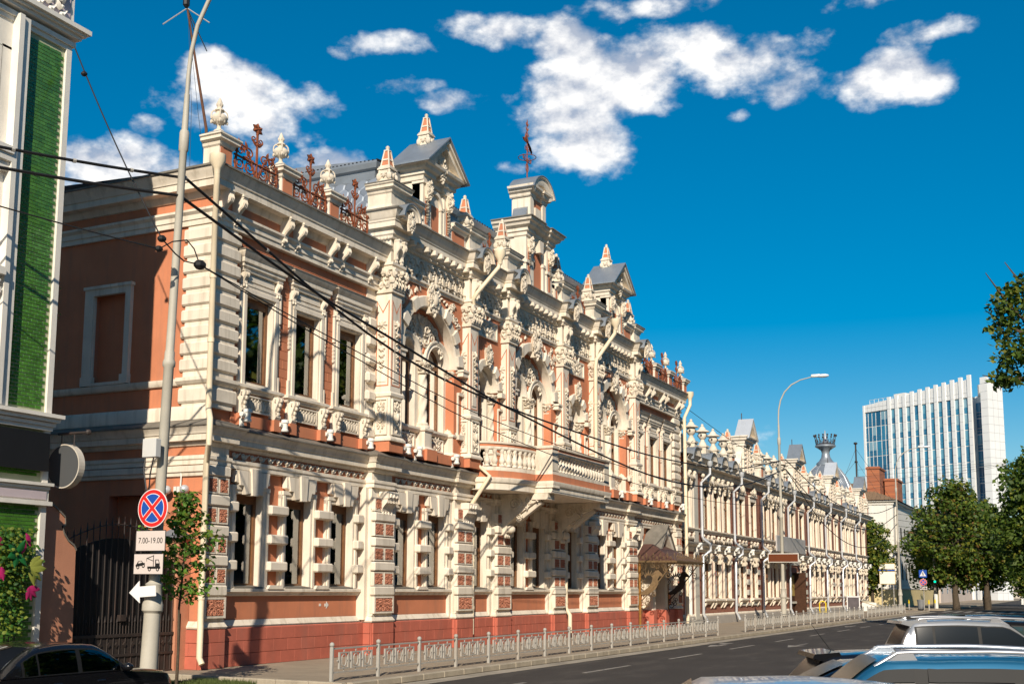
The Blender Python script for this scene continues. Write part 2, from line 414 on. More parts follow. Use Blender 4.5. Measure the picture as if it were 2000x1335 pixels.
def cartouche_mb(s=1.):
    h=MB().use(CREAM2)
    for x,z,r,a,hd in ((.22,.33,.16,0,1),(.3,.05,.15,PI/2,-1),(.24,-.25,.15,PI,1),(.12,.5,.12,0,1),(.1,-.42,.1,PI,1),(.36,.26,.09,0,-1),(.34,-.12,.1,0,1)):
        h.spiral((x,-.12,z),r,1.5,.05,a,hd,14,6,y=.1)
        h.blob((x,-.17,z),.05,.07,.05,6,4)
    for a in (.5,1.0,1.7,2.3): h.leaf((.16*sin(a),-.12,.2*cos(a)),.32,.17,.14,a)
    b=sym(h); b.use(CREAM2)
    b.blob((0,-.2,0),.17,.14,.24,12,8); b.tube([(.2*cos(t),-.2,.28*sin(t)) for t in [2*PI*i/18 for i in range(18)]],.045,6,True)
    b.blob((0,-.2,.5),.11,.12,.1,8,5); b.blob((0,-.18,.64),.07,.08,.1,7,5); b.blob((0,-.14,-.55),.08,.1,.12,7,5)
    b.prism([(-.2,-.5),(.2,-.5),(.3,.5),(-.3,.5)],-.1,.2)
    o=MB(); return merge(o,b,Matrix.Scale(s,4))
CARTOUCHE=cartouche_mb(.95).mesh('cartouche',smooth=50); CARTOUCHE2=cartouche_mb(.62).mesh('cartouche',smooth=50); CARTOUCHE3=cartouche_mb(.5).mesh('cartouche',smooth=50)
def relief_mb(w,h,seed=1,d=.05):
    r=random.Random(seed); hh=MB().use(CREAM2); n=max(2,int(h/.28))
    for i in range(n):
        z=-h/2+h*(i+.5)/n
        hh.spiral((w*.22,-.01,z),min(w*.2,h/n*.5),1.4,.026,r.choice((0,PI/2,PI)),r.choice((1,-1)),11,5,y=d)
        hh.leaf((w*.04,0,z),w*.42,.10,d*1.3,r.uniform(.5,1.3)); hh.leaf((w*.3,0,z),h/n*.6,.08,d,r.uniform(-.4,.6)); hh.blob((w*.36,-.02,z+h/n*.4),.03,.04,.035,5,4)
    b=sym(hh); b.use(CREAM2)
    for i in range(n+1): b.blob((0,-.02,-h/2+h*i/n),.05,.05,.07,6,4)
    return b
def framed_relief(w,h,seed,oval=True,bg=CREAM):
    b=relief_mb(w*.8,h*.82,seed); b.use(CREAM2)
    if oval: b.blob((0,-.06,0),w*.16,.07,h*.13,9,6); b.tube([(w*.2*cos(t),-.05,h*.16*sin(t)) for t in [2*PI*i/14 for i in range(14)]],.02,5,True)
    b.use(bg); b.box(-w/2,w/2,-.004,.02,-h/2,h/2); b.use(CREAM)
    for x0,x1,z0,z1 in ((-w/2-.03,-w/2+.02,-h/2-.03,h/2+.03),(w/2-.02,w/2+.03,-h/2-.03,h/2+.03),(-w/2+.02,w/2-.02,-h/2-.03,-h/2+.02),(-w/2+.02,w/2-.02,h/2-.02,h/2+.03)): b.box(x0,x1,-.05,.021,z0,z1)
    return b
PEDREL=framed_relief(.78,1.1,3).mesh('relief_panel',smooth=50)
PEDRELS=framed_relief(.26,1.1,5,False).mesh('relief_panel',smooth=50)
SPANREL=framed_relief(1.5,.42,8,False).mesh('relief_panel',smooth=50)
def drop_mb():
    b=MB().use(CREAM2)
    for i in range(8): b.leaf((0,-.0,0),.17,.11,.06,i*PI/4)
    b.blob((0,-.05,0),.06,.06,.06,7,5)
    z=-.3
    for k in range(6):
        q=1-.09*k; b.blob((0,-.03,z),.06*q,.05,.07*q,6,4)
        for s in (-1,1): b.leaf((0,-.02,z),.16*q,.08,.05,s*1.25); b.leaf((0,-.02,z+.02),.12*q,.07,.05,s*2.3)
        z-=.24*q
    b.tube([(0,-.01,-.15),(0,-.01,z)],.014,4)
    return b
DROP=drop_mb().mesh('garland_drop',smooth=50)
def friezescroll(w=.37,n=16,h=.24):
    b=MB().use(CREAM2)
    for i in range(n):
        x=(i-n/2+.5)*w
        b.spiral((x,-.015,0),h*.46,1.8,.024,-PI/2,1,16,5,y=.03); b.blob((x,-.05,0),.035,.04,.035,6,4)
        b.leaf((x+w*.32,-.0,-h*.35),h*.7,.1,.05,.3); b.leaf((x+w*.4,0,h*.3),h*.4,.08,.05,2.4)
        b.tube([(x-h*.1,-.02,-h*.45),(x+w*.3,-.03,-h*.3),(x+w*.5,-.02,h*.1),(x+w*.75,-.02,h*.42)],.018,5)
    return b
def palmettes(w=.95,h=.36,n=7):
    b=MB().use(CREAM2); b.box(-w/2,w/2,-.0,.02,-h/2,h/2)
    for i in range(n):
        x=-w/2+w*(i+.5)/n
        b.tube([(x-.045,-.02,-h*.4),(x-.05,-.03,h*.2),(x,-.035,h*.38),(x+.05,-.03,h*.2),(x+.045,-.02,-h*.4)],.017,5); b.blob((x,-.03,-.02),.028,.03,h*.3,6,4)
    b.use(CREAM)
    for x0,x1,z0,z1 in ((-w/2-.03,-w/2+.01,-h/2-.03,h/2+.03),(w/2-.01,w/2+.03,-h/2-.03,h/2+.03),(-w/2+.01,w/2-.01,-h/2-.03,-h/2+.01),(-w/2+.01,w/2-.01,h/2-.01,h/2+.03)): b.box(x0,x1,-.05,.021,z0,z1)
    return b
PALM=palmettes().mesh('balustrade_panel',smooth=50)
def corbel_mb():            # carved scroll under a window sill
    b=MB().use(CREAM)
    P=[(0,0),(-.2,0),(-.22,-.08),(-.17,-.2),(-.1,-.36),(-.1,-.44),(-.14,-.52),(-.08,-.62),(0,-.62)]
    b.prism(P,-.11,.11,'x'); b.use(CREAM2)
    for z,q in ((-.08,.22),(-.2,.18),(-.32,.13),(-.44,.12)):
        b.blob((0,-q,z),.06,.05,.06,6,4)
        for s in (-1,1): b.leaf((s*.02,-q+.03,z-.02),.12,.07,.05,s*.9)
    for s in (-1,1): b.spiral((s*.12,-.12,-.1),.06,1.3,.02,0,1,9,5)
    return b
CORBEL=corbel_mb().mesh('sill_corbel',smooth=40)
def guttae_mb(w=.66):       # the bracket with fluted scrolls and drops on the lower piers
    b=MB().use(CREAM)
    b.cbox(-w/2,w/2,-.34,0,.28,.52,.03); 
    for i in range(3): b.prism([(-w*.28+i*w*.28-.05,.34),(-w*.28+i*w*.28+.05,.34),(-w*.28+i*w*.28,.46)],-.38,-.33)
    P=[(0,.29),(-.32,.29),(-.3,.2),(-.22,.12),(-.14,.02),(-.12,-.08),(0,-.08)]
    n=4
    for i in range(n):
        x=-w*.36+w*.72*i/(n-1)*1.0; b.prism(P,x-.07,x+.07,'x'); b.spiral((x,-.3,.2),.06,1.2,.02,0,1,8,4)
        b.blob((x,-.1,-.14),.05,.06,.09,6,4); b.blob((x,-.1,-.24),.03,.04,.05,6,4)
    return b
GUTTAE=guttae_mb().mesh('fluted_corbel',smooth=35)
def urn_mb(k=1.):
    b=MB().use(CREAM2)
    b.box(-.26,.26,-.26,.26,0,.1); b.lathe([(.24,.1),(.2,.17),(.09,.24),(.07,.34),(.11,.4),(.25,.47),(.31,.58),(.31,.66),(.24,.74),(.13,.8),(.12,.86),(.19,.9),(.18,.94),(.1,.98),(.10,1.04),(.13,1.12),(.09,1.24),(.03,1.36),(0,1.39)],14)
    for i in range(12):
        a=2*PI*i/12; b.blob((.24*cos(a),.24*sin(a),.53),.045,.045,.1,5,4)
    for i in range(4):
        a=2*PI*i/4+PI/4; c,s=cos(a),sin(a)
        b.tube([(.12*c,.12*s,.86),(.22*c,.22*s,.90),(.29*c,.29*s,.82),(.31*c,.31*s,.70),(.3*c,.3*s,.6)],.03,5); b.blob((.3*c,.3*s,.48),.045,.045,.08,6,4)
    for i in range(8):
        a=2*PI*i/8; b.blob((.10*cos(a),.10*sin(a),1.12),.04,.04,.07,5,4)
    return b
URN=urn_mb().mesh('roof_urn',smooth=45)
def obelisk_mb(k=1.0,carve=True,dark=False):
    b=MB().use(CREAM2)
    b.box(-.29,.29,-.29,.29,0,.1); b.prism([(-.26,.1),(.26,.1),(.19,.2),(-.19,.2)],-.26,.26)
    b.box(-.19,.19,-.19,.19,.2,.5); 
    for sx in (-1,1):
        for sy in (-1,1):
            b.blob((sx*.19,sy*.19,.3),.09,.09,.13,7,5); b.blob((sx*.17,sy*.17,.46),.06,.06,.07,6,4)
    for a in range(4):
        M=RZ(a*PI/2); q=MB().use(CREAM2); q.spiral((-.09,-.2,.34),.08,1.3,.025,0,1,9,5); q.spiral((.09,-.2,.34),.08,1.3,.025,PI,-1,9,5); q.blob((0,-.22,.34),.05,.05,.08,6,4); merge(b,q,M)
    b.box(-.23,.23,-.23,.23,.53,.58); b.box(-.19,.19,-.19,.19,.5,.53); b.box(-.2,.2,-.2,.2,.58,.63)
    def fr(z0,z1,r0,r1,mm):
        b.use(mm); V=[(sx*r,sy*r,z) for r,z in ((r0,z0),(r1,z1)) for sx,sy in ((-1,-1),(1,-1),(1,1),(-1,1))]
        b.add(V,[(i,(i+1)%4,(i+1)%4+4,i+4) for i in range(4)]+[(7,6,5,4)])
    fr(.63,1.18,.15,.065,TERRA)
    b.use(CREAM2)
    for sx in (-1,1):
        for sy in (-1,1): b.tube([(sx*.15,sy*.15,.63),(sx*.066,sy*.066,1.18)],.03,5)
    fr(.84,.89,.135,.128,CREAM2); fr(1.16,1.2,.09,.085,CREAM2); fr(.63,.67,.175,.165,CREAM2)
    b.lathe([(.05,1.2),(.06,1.25),(.065,1.3),(.03,1.34),(0,1.35)],8)
    return b
OBELISK=obelisk_mb().mesh('obelisk_finial',smooth=40)
def column_mb(h=1.72,r=.14,tw=3.2):
    b=MB().use(CREAM); n,m=18,44; V=[];F=[]
    for j in range(m+1):
        t=j/m; z=h*t
        for i in range(n):
            a=2*PI*i/n; q=r*(1+.17*cos(3*(a)-2*PI*tw*t))*(1-.1*t); V.append((q*cos(a),q*sin(a),z))
    for j in range(m):
        for i in range(n): F.append((j*n+i,j*n+(i+1)%n,(j+1)*n+(i+1)%n,(j+1)*n+i))
    b.add(V,F)
    b.lathe([(.25,-.14),(.25,-.08),(.22,-.06),(.23,-.02),(.19,0),(.18,.05)],14); b.lathe([(.17,h-.04),(.2,h-.02),(.17,h+.02)],12)
    return b
COLUMN=column_mb().mesh('twisted_column',smooth=60)
BALUSTER=MB().use(CREAM).lathe([(.085,0),(.085,.04),(.06,.06),(.1,.14),(.11,.2),(.07,.3),(.045,.4),(.05,.44),(.075,.47),(.075,.5),(.085,.52),(.085,.56)],10).mesh('baluster',smooth=50)
def arcunit(w=.47):
    b=MB().use(CREAM2); b.spandrel(-w/2,w/2,.38,.74,0,0,w*.36,.42,10); b.quad((-w/2,0,.1),(-w*.36,0,.1),(-w*.36,0,.42),(-w/2,0,.42)); b.quad((w*.36,0,.1),(w/2,0,.1),(w/2,0,.42),(w*.36,0,.42))
    b.arch(0,0,.42,[(w*.36,-.06),(w*.36,.0),(w*.36,.03),(w*.44,.03),(w*.44,0)],0,PI,10)
    b.quad((-w*.36,0,.1),(-w*.36,.06,.1),(-w*.36,.06,.42),(-w*.36,0,.42)); b.quad((w*.36,.06,.1),(w*.36,0,.1),(w*.36,0,.42),(w*.36,.06,.42))
    b.quad((-w*.36,.06,.1),(w*.36,.06,.1),(w*.36,.06,.62),(-w*.36,.06,.62)); b.quad((-w*.36,0,.1),(w*.36,0,.1),(w*.36,.06,.1),(-w*.36,.06,.1))
    for i in range(5):
        a=PI*(i+.5)/5; b.tube([(0,.05,.36),(w*.3*cos(a),.03,.42+w*.3*sin(a))],[.015,.04],5)
    b.blob((0,.04,.3),.07,.06,.06,6,4); b.blob((0,.04,.2),.05,.05,.06,6,4)
    for s in (-.5,.5):
        x=s*w; b.blob((x,-.05,.1),.09,.08,.06,7,4); b.blob((x,-.05,-.0),.07,.07,.08,6,4); b.blob((x,-.04,-.11),.045,.05,.06,6,4)
    b.tube([(-w/2,-.02,.11),(w/2,-.02,.11)],.035,6); b.leaf((0,-.02,.08),.17,.14,.05,PI)
    for s in (-1,1): b.leaf((s*w*.42,0,.6),.13,.09,.03,-s*.6)
    return b
ARCUNIT=arcunit().mesh('frieze_arch',smooth=45)
MODILLION=MB().use(CREAM).cbox(-.08,.08,-.24,0,0,.16,.015).mesh('modillion')
def crest_mb():
    b=MB().use(RUST); s=MB().use(RUST)
    s.spiral((.22,0,.28),.17,1.6,.023,PI,1,16,5); s.spiral((.52,0,.28),.16,1.6,.023,0,-1,16,5); s.spiral((.24,0,.66),.15,1.5,.023,0,1,14,5); s.spiral((.5,0,.62),.12,1.5,.021,PI,-1,14,5)
    s.tube([(.02,0,.05),(.12,0,.3),(.2,0,.55),(.34,0,.78),(.46,0,.8),(.52,0,.7)],.025,5); s.spiral((.45,0,.74),.1,1.4,.021,PI/2,-1,12,5)
    s.tube([(.62,0,.03),(.66,0,.3),(.6,0,.55),(.66,0,.66)],.025,5); s.spiral((.64,0,.58),.08,1.2,.019,0,1,10,5)
    s.spiral((.1,0,1.12),.1,1.4,.019,PI,1,12,5); s.leaf((.03,0,.95),.22,.09,.02,.7); s.leaf((.3,0,.75),.2,.09,.02,.3); s.leaf((.18,0,.42),.16,.08,.02,1.2)
    s.leaf((.5,0,.8),.15,.08,.02,.5); s.blob((.12,0,.47),.06,.02,.06,6,4); s.blob((.38,0,.47),.06,.02,.06,6,4)
    for x in (.08,.3,.42,.6): s.tube([(x,0,.03),(x,0,.46)],.016,4)
    for k in range(5): s.leaf((.3,0,.5),.09,.06,.021,k*2*PI/5)
    b=merge(b,sym(s)); b.use(RUST)
    b.tube([(-.68,0,.03),(.68,0,.03)],.025,5); b.tube([(-.68,0,.46),(.68,0,.46)],.03,5); b.tube([(0,0,0),(0,0,1.32)],.03,6)
    for k in range(6): b.leaf((0,-.01,1.42),.16,.13,.03,k*PI/3); b.leaf((0,.01,1.42),.16,.13,-.03,k*PI/3)
    b.blob((0,0,1.42),.05,.05,.05,6,4); b.blob((0,0,1.0),.05,.04,.05,6,4); b.blob((0,0,1.28),.04,.04,.04,6,4)
    return b
CREST=crest_mb().mesh('iron_crest',smooth=50)
ROUGH_S=grid_panel('rough_panel',.40,.33,20,17,.035,1,ROUGHT); ROUGH_L=grid_panel('rough_panel',.86,.40,40,20,.035,2,ROUGHT)
# ---------------------------------------------------------------- the mansion
MUS=empty('ornate_mansion','ornate cream and terracotta two storey mansion with urns, gables and a balcony','building')
B=lambda mb,name,mat=None,smooth=None,parent=None,loc=(0,0,0): mb.build(name,mat,parent or MUS,smooth,loc)
PC=[8.0,13.25,16.3,21.45,25.05,30.2]; LX=38.2
YW=.28; YWU=.12; YC=.12; YP=-.15; YU=-.2; YUP=-.5
PW=.575
WIDE=[(PC[0]+PC[1])/2,(PC[2]+PC[3])/2,(PC[4]+PC[5])/2]; NARROW=[(PC[1]+PC[2])/2,(PC[3]+PC[4])/2]
def low_path(dp=0,side=True):
    p=[(0,9.5),(0,0),(.85,0),(.85,YW-dp)] if side else [(.85,0),(.85,YW-dp)]
    first=True
    for i,c in enumerate(PC):
        p+=[(c-PW,(YW if i==0 else YC)-dp),(c-PW,YP),(c+PW,YP),(c+PW,(YW if i==5 else YC)-dp)]
    return p+[(LX-.85,YW-dp),(LX-.85,0),(LX,0),(LX,2)]
def up_path():
    p=[(0,9.5),(0,0),(.95,0),(.95,YW)]
    for i,c in enumerate(PC):
        q=YW if i==0 else YU; r=YW if i==5 else YU
        p+=[(c-.36,q),(c-.36,YUP),(c+.36,YUP),(c+.36,r)]
    return p+[(LX-.95,YW),(LX-.95,0),(LX,0),(LX,2)]
# --- windows: positions
LW=[2.0,4.15,6.3]; RW=[LX-6.3,LX-4.15,LX-2.0]
LOWW=[(x,YW) for x in LW]+[(c+s,YC) for c in WIDE for s in (-1.02,1.02)]+[(c,YC) for c in NARROW]+[(x,YW) for x in (RW[0],RW[2])]
OW=.56
h=lambda x,z0,z1,w=OW:(x-w,x+w,z0,z1)
wl_=MB().use(TERRA)
wall_holes(wl_,0.02,PC[0],.9,6.1,YW,[h(x,1.95,4.30) for x in LW])
wall_holes(wl_,0.02,PC[0],6.0,12.0,YWU,[h(x,7.15,9.42) for x in LW])
wall_holes(wl_,PC[5],LX-.02,.9,6.1,YW,[h(x,1.95,4.30) for x in (RW[0],RW[2])]+[h(RW[1],.0,3.3,.75)])
wall_holes(wl_,PC[5],LX-.02,6.0,12.0,YWU,[h(x,7.15,9.42) for x in RW])
wall_holes(wl_,PC[0],PC[5],.9,6.1,YC,[h(x,1.95,4.30) for x,y in LOWW if y==YC])
for sgn,X in ((1,.02),(-1,LX-.02)):
    hy=(2.78,3.88,7.12,9.46); hd=(1.9,3.1,.2,4.2)
    ys=sorted({.0,9.5,hy[0],hy[1],hd[0],hd[1]}); zs=sorted({0,12.2,hy[2],hy[3],hd[2],hd[3]})
    for a,b in zip(ys,ys[1:]):
        for c,d in zip(zs,zs[1:]):
            my,mz=(a+b)/2,(c+d)/2
            if sgn>0 and any(q[0]<my<q[1] and q[2]<mz<q[3] for q in (hy,hd)): continue
            wl_.quad((X,a,c),(X,b,c),(X,b,d),(X,a,d))
for y0,y1,z0,z1,dp in ((2.78,3.88,7.12,9.46,.14),(1.9,3.1,.2,4.2,.3)):
    X=.02; wl_.quad((X+dp,y0,z0),(X+dp,y1,z0),(X+dp,y1,z1),(X+dp,y0,z1))
    for a,b in (((y0,z0),(y0,z1)),((y1,z0),(y1,z1)),((y0,z0),(y1,z0)),((y0,z1),(y1,z1))): wl_.quad((X,a[0],a[1]),(X+dp,a[0],a[1]),(X+dp,b[0],b[1]),(X,b[0],b[1]))
wl_.quad((0,9.5,0),(LX,9.5,0),(LX,9.5,12.2),(0,9.5,12.2))
B(wl_,'wall')
# dark tinted sheets behind the glass, painted in place of unlit rooms
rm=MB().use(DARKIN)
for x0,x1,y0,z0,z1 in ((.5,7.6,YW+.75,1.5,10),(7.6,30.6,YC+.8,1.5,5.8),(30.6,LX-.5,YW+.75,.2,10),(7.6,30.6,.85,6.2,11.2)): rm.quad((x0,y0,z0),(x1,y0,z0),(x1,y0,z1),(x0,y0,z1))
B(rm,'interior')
# --- plinth: backing, then the separate blocks
def plinth():
    bk=MB().use(REDP); bk.sweep(low_path(.13),[(.03,-.05),(.03,.93),(0,.95)]); B(bk,'plinth')
    cache={}; rr=random.Random(5); cnt=0
    segs=[]; p=low_path(.13)
    for (ax,ay),(bx,by) in zip(p,p[1:]):
        l=math.hypot(bx-ax,by-ay)
        if l<.12 or (ax>0 and bx==LX and ax==LX): continue
        if ax==0 and bx==0: ax,ay=0,1.2; l=1.2
        segs.append((ax,ay,bx,by,l))
    for ax,ay,bx,by,l in segs:
        dx,dy=(bx-ax)/l,(by-ay)/l; nx,ny=dy,-dx
        for row in range(3):
            z0=.005+row*.31; z1=z0+.30
            cuts=[0]; q=.31 if row%2 else .62
            while q<l-.2: cuts.append(q); q+=.62
            cuts.append(l)
            for a,b in zip(cuts,cuts[1:]):
                e0=.003; e1=.0 if b==l else -.003
                if a==0: e0=.002
                w=round(b+e1-a-e0,3)
                if cnt>=298: continue
                if w not in cache:
                    m=MB().use(REDP); m.cbox(0,w,-.05,0,0,.30,.004); cache[w]=m.mesh('plinth_block')
                o=inst(cache[w],'plinth_block',MUS,(ax+dx*(a+e0)+nx*.028,ay+dy*(a+e0)+ny*.028,z0)); o.rotation_euler=(0,0,math.atan2(dy,dx)); cnt+=1
plinth()
# --- base moulding, sill course, mid cornice, string courses (run round every break)
mo=MB().use(CREAM)
mo.sweep(low_path(.03),[(.06,.95),(.08,.99),(.05,1.04),(.0,1.13)]); B(mo,'base_moulding',smooth=30)
mo=MB().use(CREAM)
mo.sweep(low_path(.14),[(-.2,4.88),(.04,4.90),(.04,5.0),(.07,5.03),(.07,5.11),(0,5.13)]); mo.sweep([(0,9.5),(0,0),(.85,0)],[(0,4.55),(.05,4.56),(.07,4.68),(.1,4.7),(.1,4.82),(0,4.84)]) if False else None
B(mo,'architrave',smooth=30)
mo=MB().use(CREAM)
mo.sweep(low_path(.14),[(-.05,5.11),(-.05,5.34),(.03,5.36),(.07,5.42),(.07,5.46),(.18,5.47),(.18,5.61),(.21,5.63),(.22,5.68),(.28,5.76),(.31,5.80),(.31,5.84)]); mo.use(FLASH); mo.sweep(low_path(.14),[(.31,5.82),(.34,5.81),(.34,5.85),(.0,6.02),(-.3,6.04)])
B(mo,'middle_cornice',smooth=30)
mo=MB().use(CREAM); sd_=[(0,9.5),(0,0)]
mo.sweep(sd_,[(0,5.98),(.06,6.0),(.06,6.28),(.03,6.34),(0,6.36)]); mo.sweep([(0,9.5),(0,.98)],[(0,6.86),(.05,6.88),(.09,6.95),(.09,7.04),(0,7.06)]); B(mo,'side_string_course',smooth=30)
# terracotta pedestal course above the mid cornice
mo=MB().use(TERRA)
mo.sweep([(.95,.06),(PC[0]-.36,.06)],[(0,6.0),(0,6.3),(-.1,6.33)]); mo.sweep([(PC[5]+.36,.06),(LX-.95,.06)],[(0,6.0),(0,6.3),(-.1,6.33)])
for i,c in enumerate(PC): mo.box(c-.40,c+.40,YUP-.06,.1,5.98,6.32)
for c,hw in [(x,2.3) for x in WIDE]+[(x,1.2 if k==0 else 1.5) for k,x in enumerate(NARROW)]: mo.box(c-hw,c+hw,YU-.05,.1,5.98,6.3)
for c in WIDE:
    for q in (-1.93,0,1.93): mo.box(c+q-.33,c+q+.33,YU-.15,YU,5.98,6.34)
for xs in (LW,RW):
    for x in xs:
        for s in (-.72,.72): mo.box(x+s-.15,x+s+.15,-.07,.1,6.0,6.3)
B(mo,'pedestal_course')
# --- friezes
FS=[(.98,PC[0]-PW-.05,YW)]+[(c-1.95,c+1.95,YC) for c in WIDE]+[(NARROW[0]-.9,NARROW[0]+.9,YC),(NARROW[1]-1.15,NARROW[1]+1.15,YC)]+[(PC[5]+PW+.05,LX-.98,YW)]
for x0,x1,y in FS:
    n=max(2,int((x1-x0)/.37)); f=friezescroll(.37,n,.17); f.use(TERRA); f.box(-(x1-x0)/2,(x1-x0)/2,0,.03,-.11,.11)
    B(f,'scroll_frieze',loc=((x0+x1)/2,y-.115,5.235),smooth=50)
# --- lower windows
def frame_mesh(w,hh,mull=False,top=.0):
    m=MB().use(WOOD); t=.09
    m.box(-w,-w+t,-.05,.06,0,hh); m.box(w-t,w,-.05,.06,0,hh); m.box(-w+t,w-t,-.05,.06,0,t); m.box(-w+t,w-t,-.05,.06,hh-t,hh); m.box(-w+t,w-t,-.045,.05,hh-t-.14,hh-t)
    if mull: m.box(-.04,.04,-.045,.05,t,hh-t-.14)
    return m.mesh('window_frame')
def pane_mesh(w,z0,z1): return MB().use(GLASS).box(-w,w,.0,.012,z0,z1).mesh('pane')
FRL=frame_mesh(OW,2.35); PNL=pane_mesh(OW-.09,.09,2.12); FRU=frame_mesh(OW,2.27); PNU=pane_mesh(OW-.09,.09,2.04)
BL=MB().use(BLIND).box(-.0,OW-.05,.16,.17,.06,2.2); 
BL=MB().use(BLIND).box(-.12,OW-.06,.06,.07,.06,2.2); BLM=BL.mesh('window_blind'); TSH=MB().use(TEALREFL); TSH.box(-OW+.08,OW-.06,.10,.11,.06,2.2); TSH.use(BLIND); TSH.box(.18,OW-.06,.06,.07,.06,2.2); TEALSHEET=TSH.mesh('reflection_sheet'); BL2=MB().use(BLIND).box(-OW+.08,OW-.06,.06,.07,.06,2.2).mesh('window_blind')  # teal sheet added behind the glass to imitate the reflected colour
SILLM=MB().use(FLASH); SILLM.prism([(-.14,-.02),(-.14,.02),(.34,.09),(.34,-.02)],-OW-.02,OW+.02,'x'); SILLM=SILLM.mesh('window_sill')
def reveal(m,x,y,w,z0,z1,d):
    m.quad((x-w,y,z0),(x-w,y+d,z0),(x-w,y+d,z1),(x-w,y,z1)); m.quad((x+w,y,z0),(x+w,y+d,z0),(x+w,y+d,z1),(x+w,y,z1)); m.quad((x-w,y,z1),(x+w,y,z1),(x+w,y+d,z1),(x-w,y+d,z1)); m.quad((x-w,y,z0),(x+w,y,z0),(x+w,y+d,z0),(x-w,y+d,z0))
def window(x,y,z,fr,pn,bl,d=.36):
    o=inst(fr,'window',MUS,(x,y+d,z)); inst(pn,'pane',o); 
    if bl: inst(bl,'window_blind',o)  # the teal reflection sheet also goes in under this name
    return o
def low_surround():
    m=MB().use(CREAM); z0,z1=1.95,4.30
    for s in (-1,1):
        for a,b,d in ((OW,OW+.10,.09),(OW+.10,OW+.19,.13),(OW+.19,OW+.27,.09)):
            x0,x1=sorted((s*a,s*b)); m.box(x0,x1,-d,0,z0-.02,z1+.28-(.09 if a>OW+.05 else .15))
    for z,d in ((z1,.09),(z1+.1,.13)): m.box(-OW-.27+ (z-z1)*.5,OW+.27-(z-z1)*.5,-d-.01,0,z,z+.1)
    reveal(m,0,0,OW,z0,z1,.32)
    return m.mesh('window_surround')
LSUR=low_surround()
def keyblock():
    m=MB().use(CREAM)
    m.prism([(-.12,-.06),(.12,-.06),(.17,.62),(-.17,.62)],-.24,0)
    for s in (-1,1):
        P=[(s*.14,-.0),(s*.34,-.04),(s*.42,.18),(s*.56,.18),(s*.64,.56),(s*.19,.56)]
        m.prism(P if s>0 else P[::-1],-.19,0); P=[(s*.46,.2),(s*.70,.26),(s*.70,.56),(s*.5,.56)]; m.prism(P if s>0 else P[::-1],-.15,0)
    return m.mesh('keystone')
KEY=keyblock()
BAND=MB().use(CREAM).cbox(-.17,.17,-.24,0,0,.25,.03).mesh('banded_block'); BANDW=MB().use(CREAM).cbox(-.40,.40,-.26,0,0,.25,.035).mesh('banded_block'); BANDX=MB().use(CREAM).cbox(-.39,.39,-.26,0,0,.25,.035).mesh('banded_block')
for k,(x,y) in enumerate(LOWW):
    inst(LSUR,'window_surround',MUS,(x,y,0)); window(x,y,1.95,FRL,PNL,TEALSHEET if k in (0,1,5) else BL2,.20); inst(KEY,'keystone',MUS,(x,y-.03,4.32)); inst(SILLM,'window_sill',MUS,(x,y,1.93))
def bands(xs,y):
    for z in (2.36,3.06,3.82):
        for x in xs: inst(BANDW if y==0 else BAND,'banded_block',MUS,(x[0],y-.02,z)) if False else inst(x[1],'banded_block',MUS,(x[0],x[2],z))
bl=[]
for xs,y in ((LW,YW),):
    bl+=[((a+b)/2,BANDX,y-.02) for a,b in zip(xs,xs[1:])]+[(xs[-1]+OW+.2,BAND,y-.02),(xs[0]-OW-.24,BAND,y-.02)]
for c in WIDE: bl+=[(c,BANDX,YC-.02),(c+1.02+OW+.18,BAND,YC-.02),(c-1.02-OW-.18,BAND,YC-.02)]
for c in NARROW: bl+=[(c+OW+.18,BAND,YC-.02),(c-OW-.18,BAND,YC-.02)]
for x in (RW[0],RW[2]): bl+=[(x+OW+.18,BAND,YW-.02),(x-OW-.18,BAND,YW-.02)]
bands(bl,1)
sl=MB().use(CREAM)
for x0,x1,y in [(LW[0]-1.1,PC[0]-PW-.01,YW)]+[(c-1.98,c+1.98,YC) for c in WIDE]+[(NARROW[0]-.9,NARROW[0]+.9,YC),(NARROW[1]-1.2,NARROW[1]+1.2,YC),(PC[5]+PW+.01,RW[0]+.9,YW),(RW[2]-.9,LX-.86,YW)]:
    sl.sweep([(x0,y),(x1,y)],[(.02,1.72),(.08,1.74),(.10,1.80),(.17,1.83),(.17,1.90),(0,1.95)])
B(sl,'sill_course',smooth=30)
pl=MB().use(CREAM)                       # white bits below mullions between sills
for a,b in zip(LW,LW[1:]): pl.prism([((a+b)/2-.35,1.9),((a+b)/2+.35,1.9),((a+b)/2+.24,2.0),((a+b)/2-.24,2.0)],YW-.2,YW)
for c in WIDE: pl.prism([(c-.35,1.9),(c+.35,1.9),(c+.24,2.0),(c-.24,2.0)],YC-.2,YC)
B(pl,'mullion_foot')
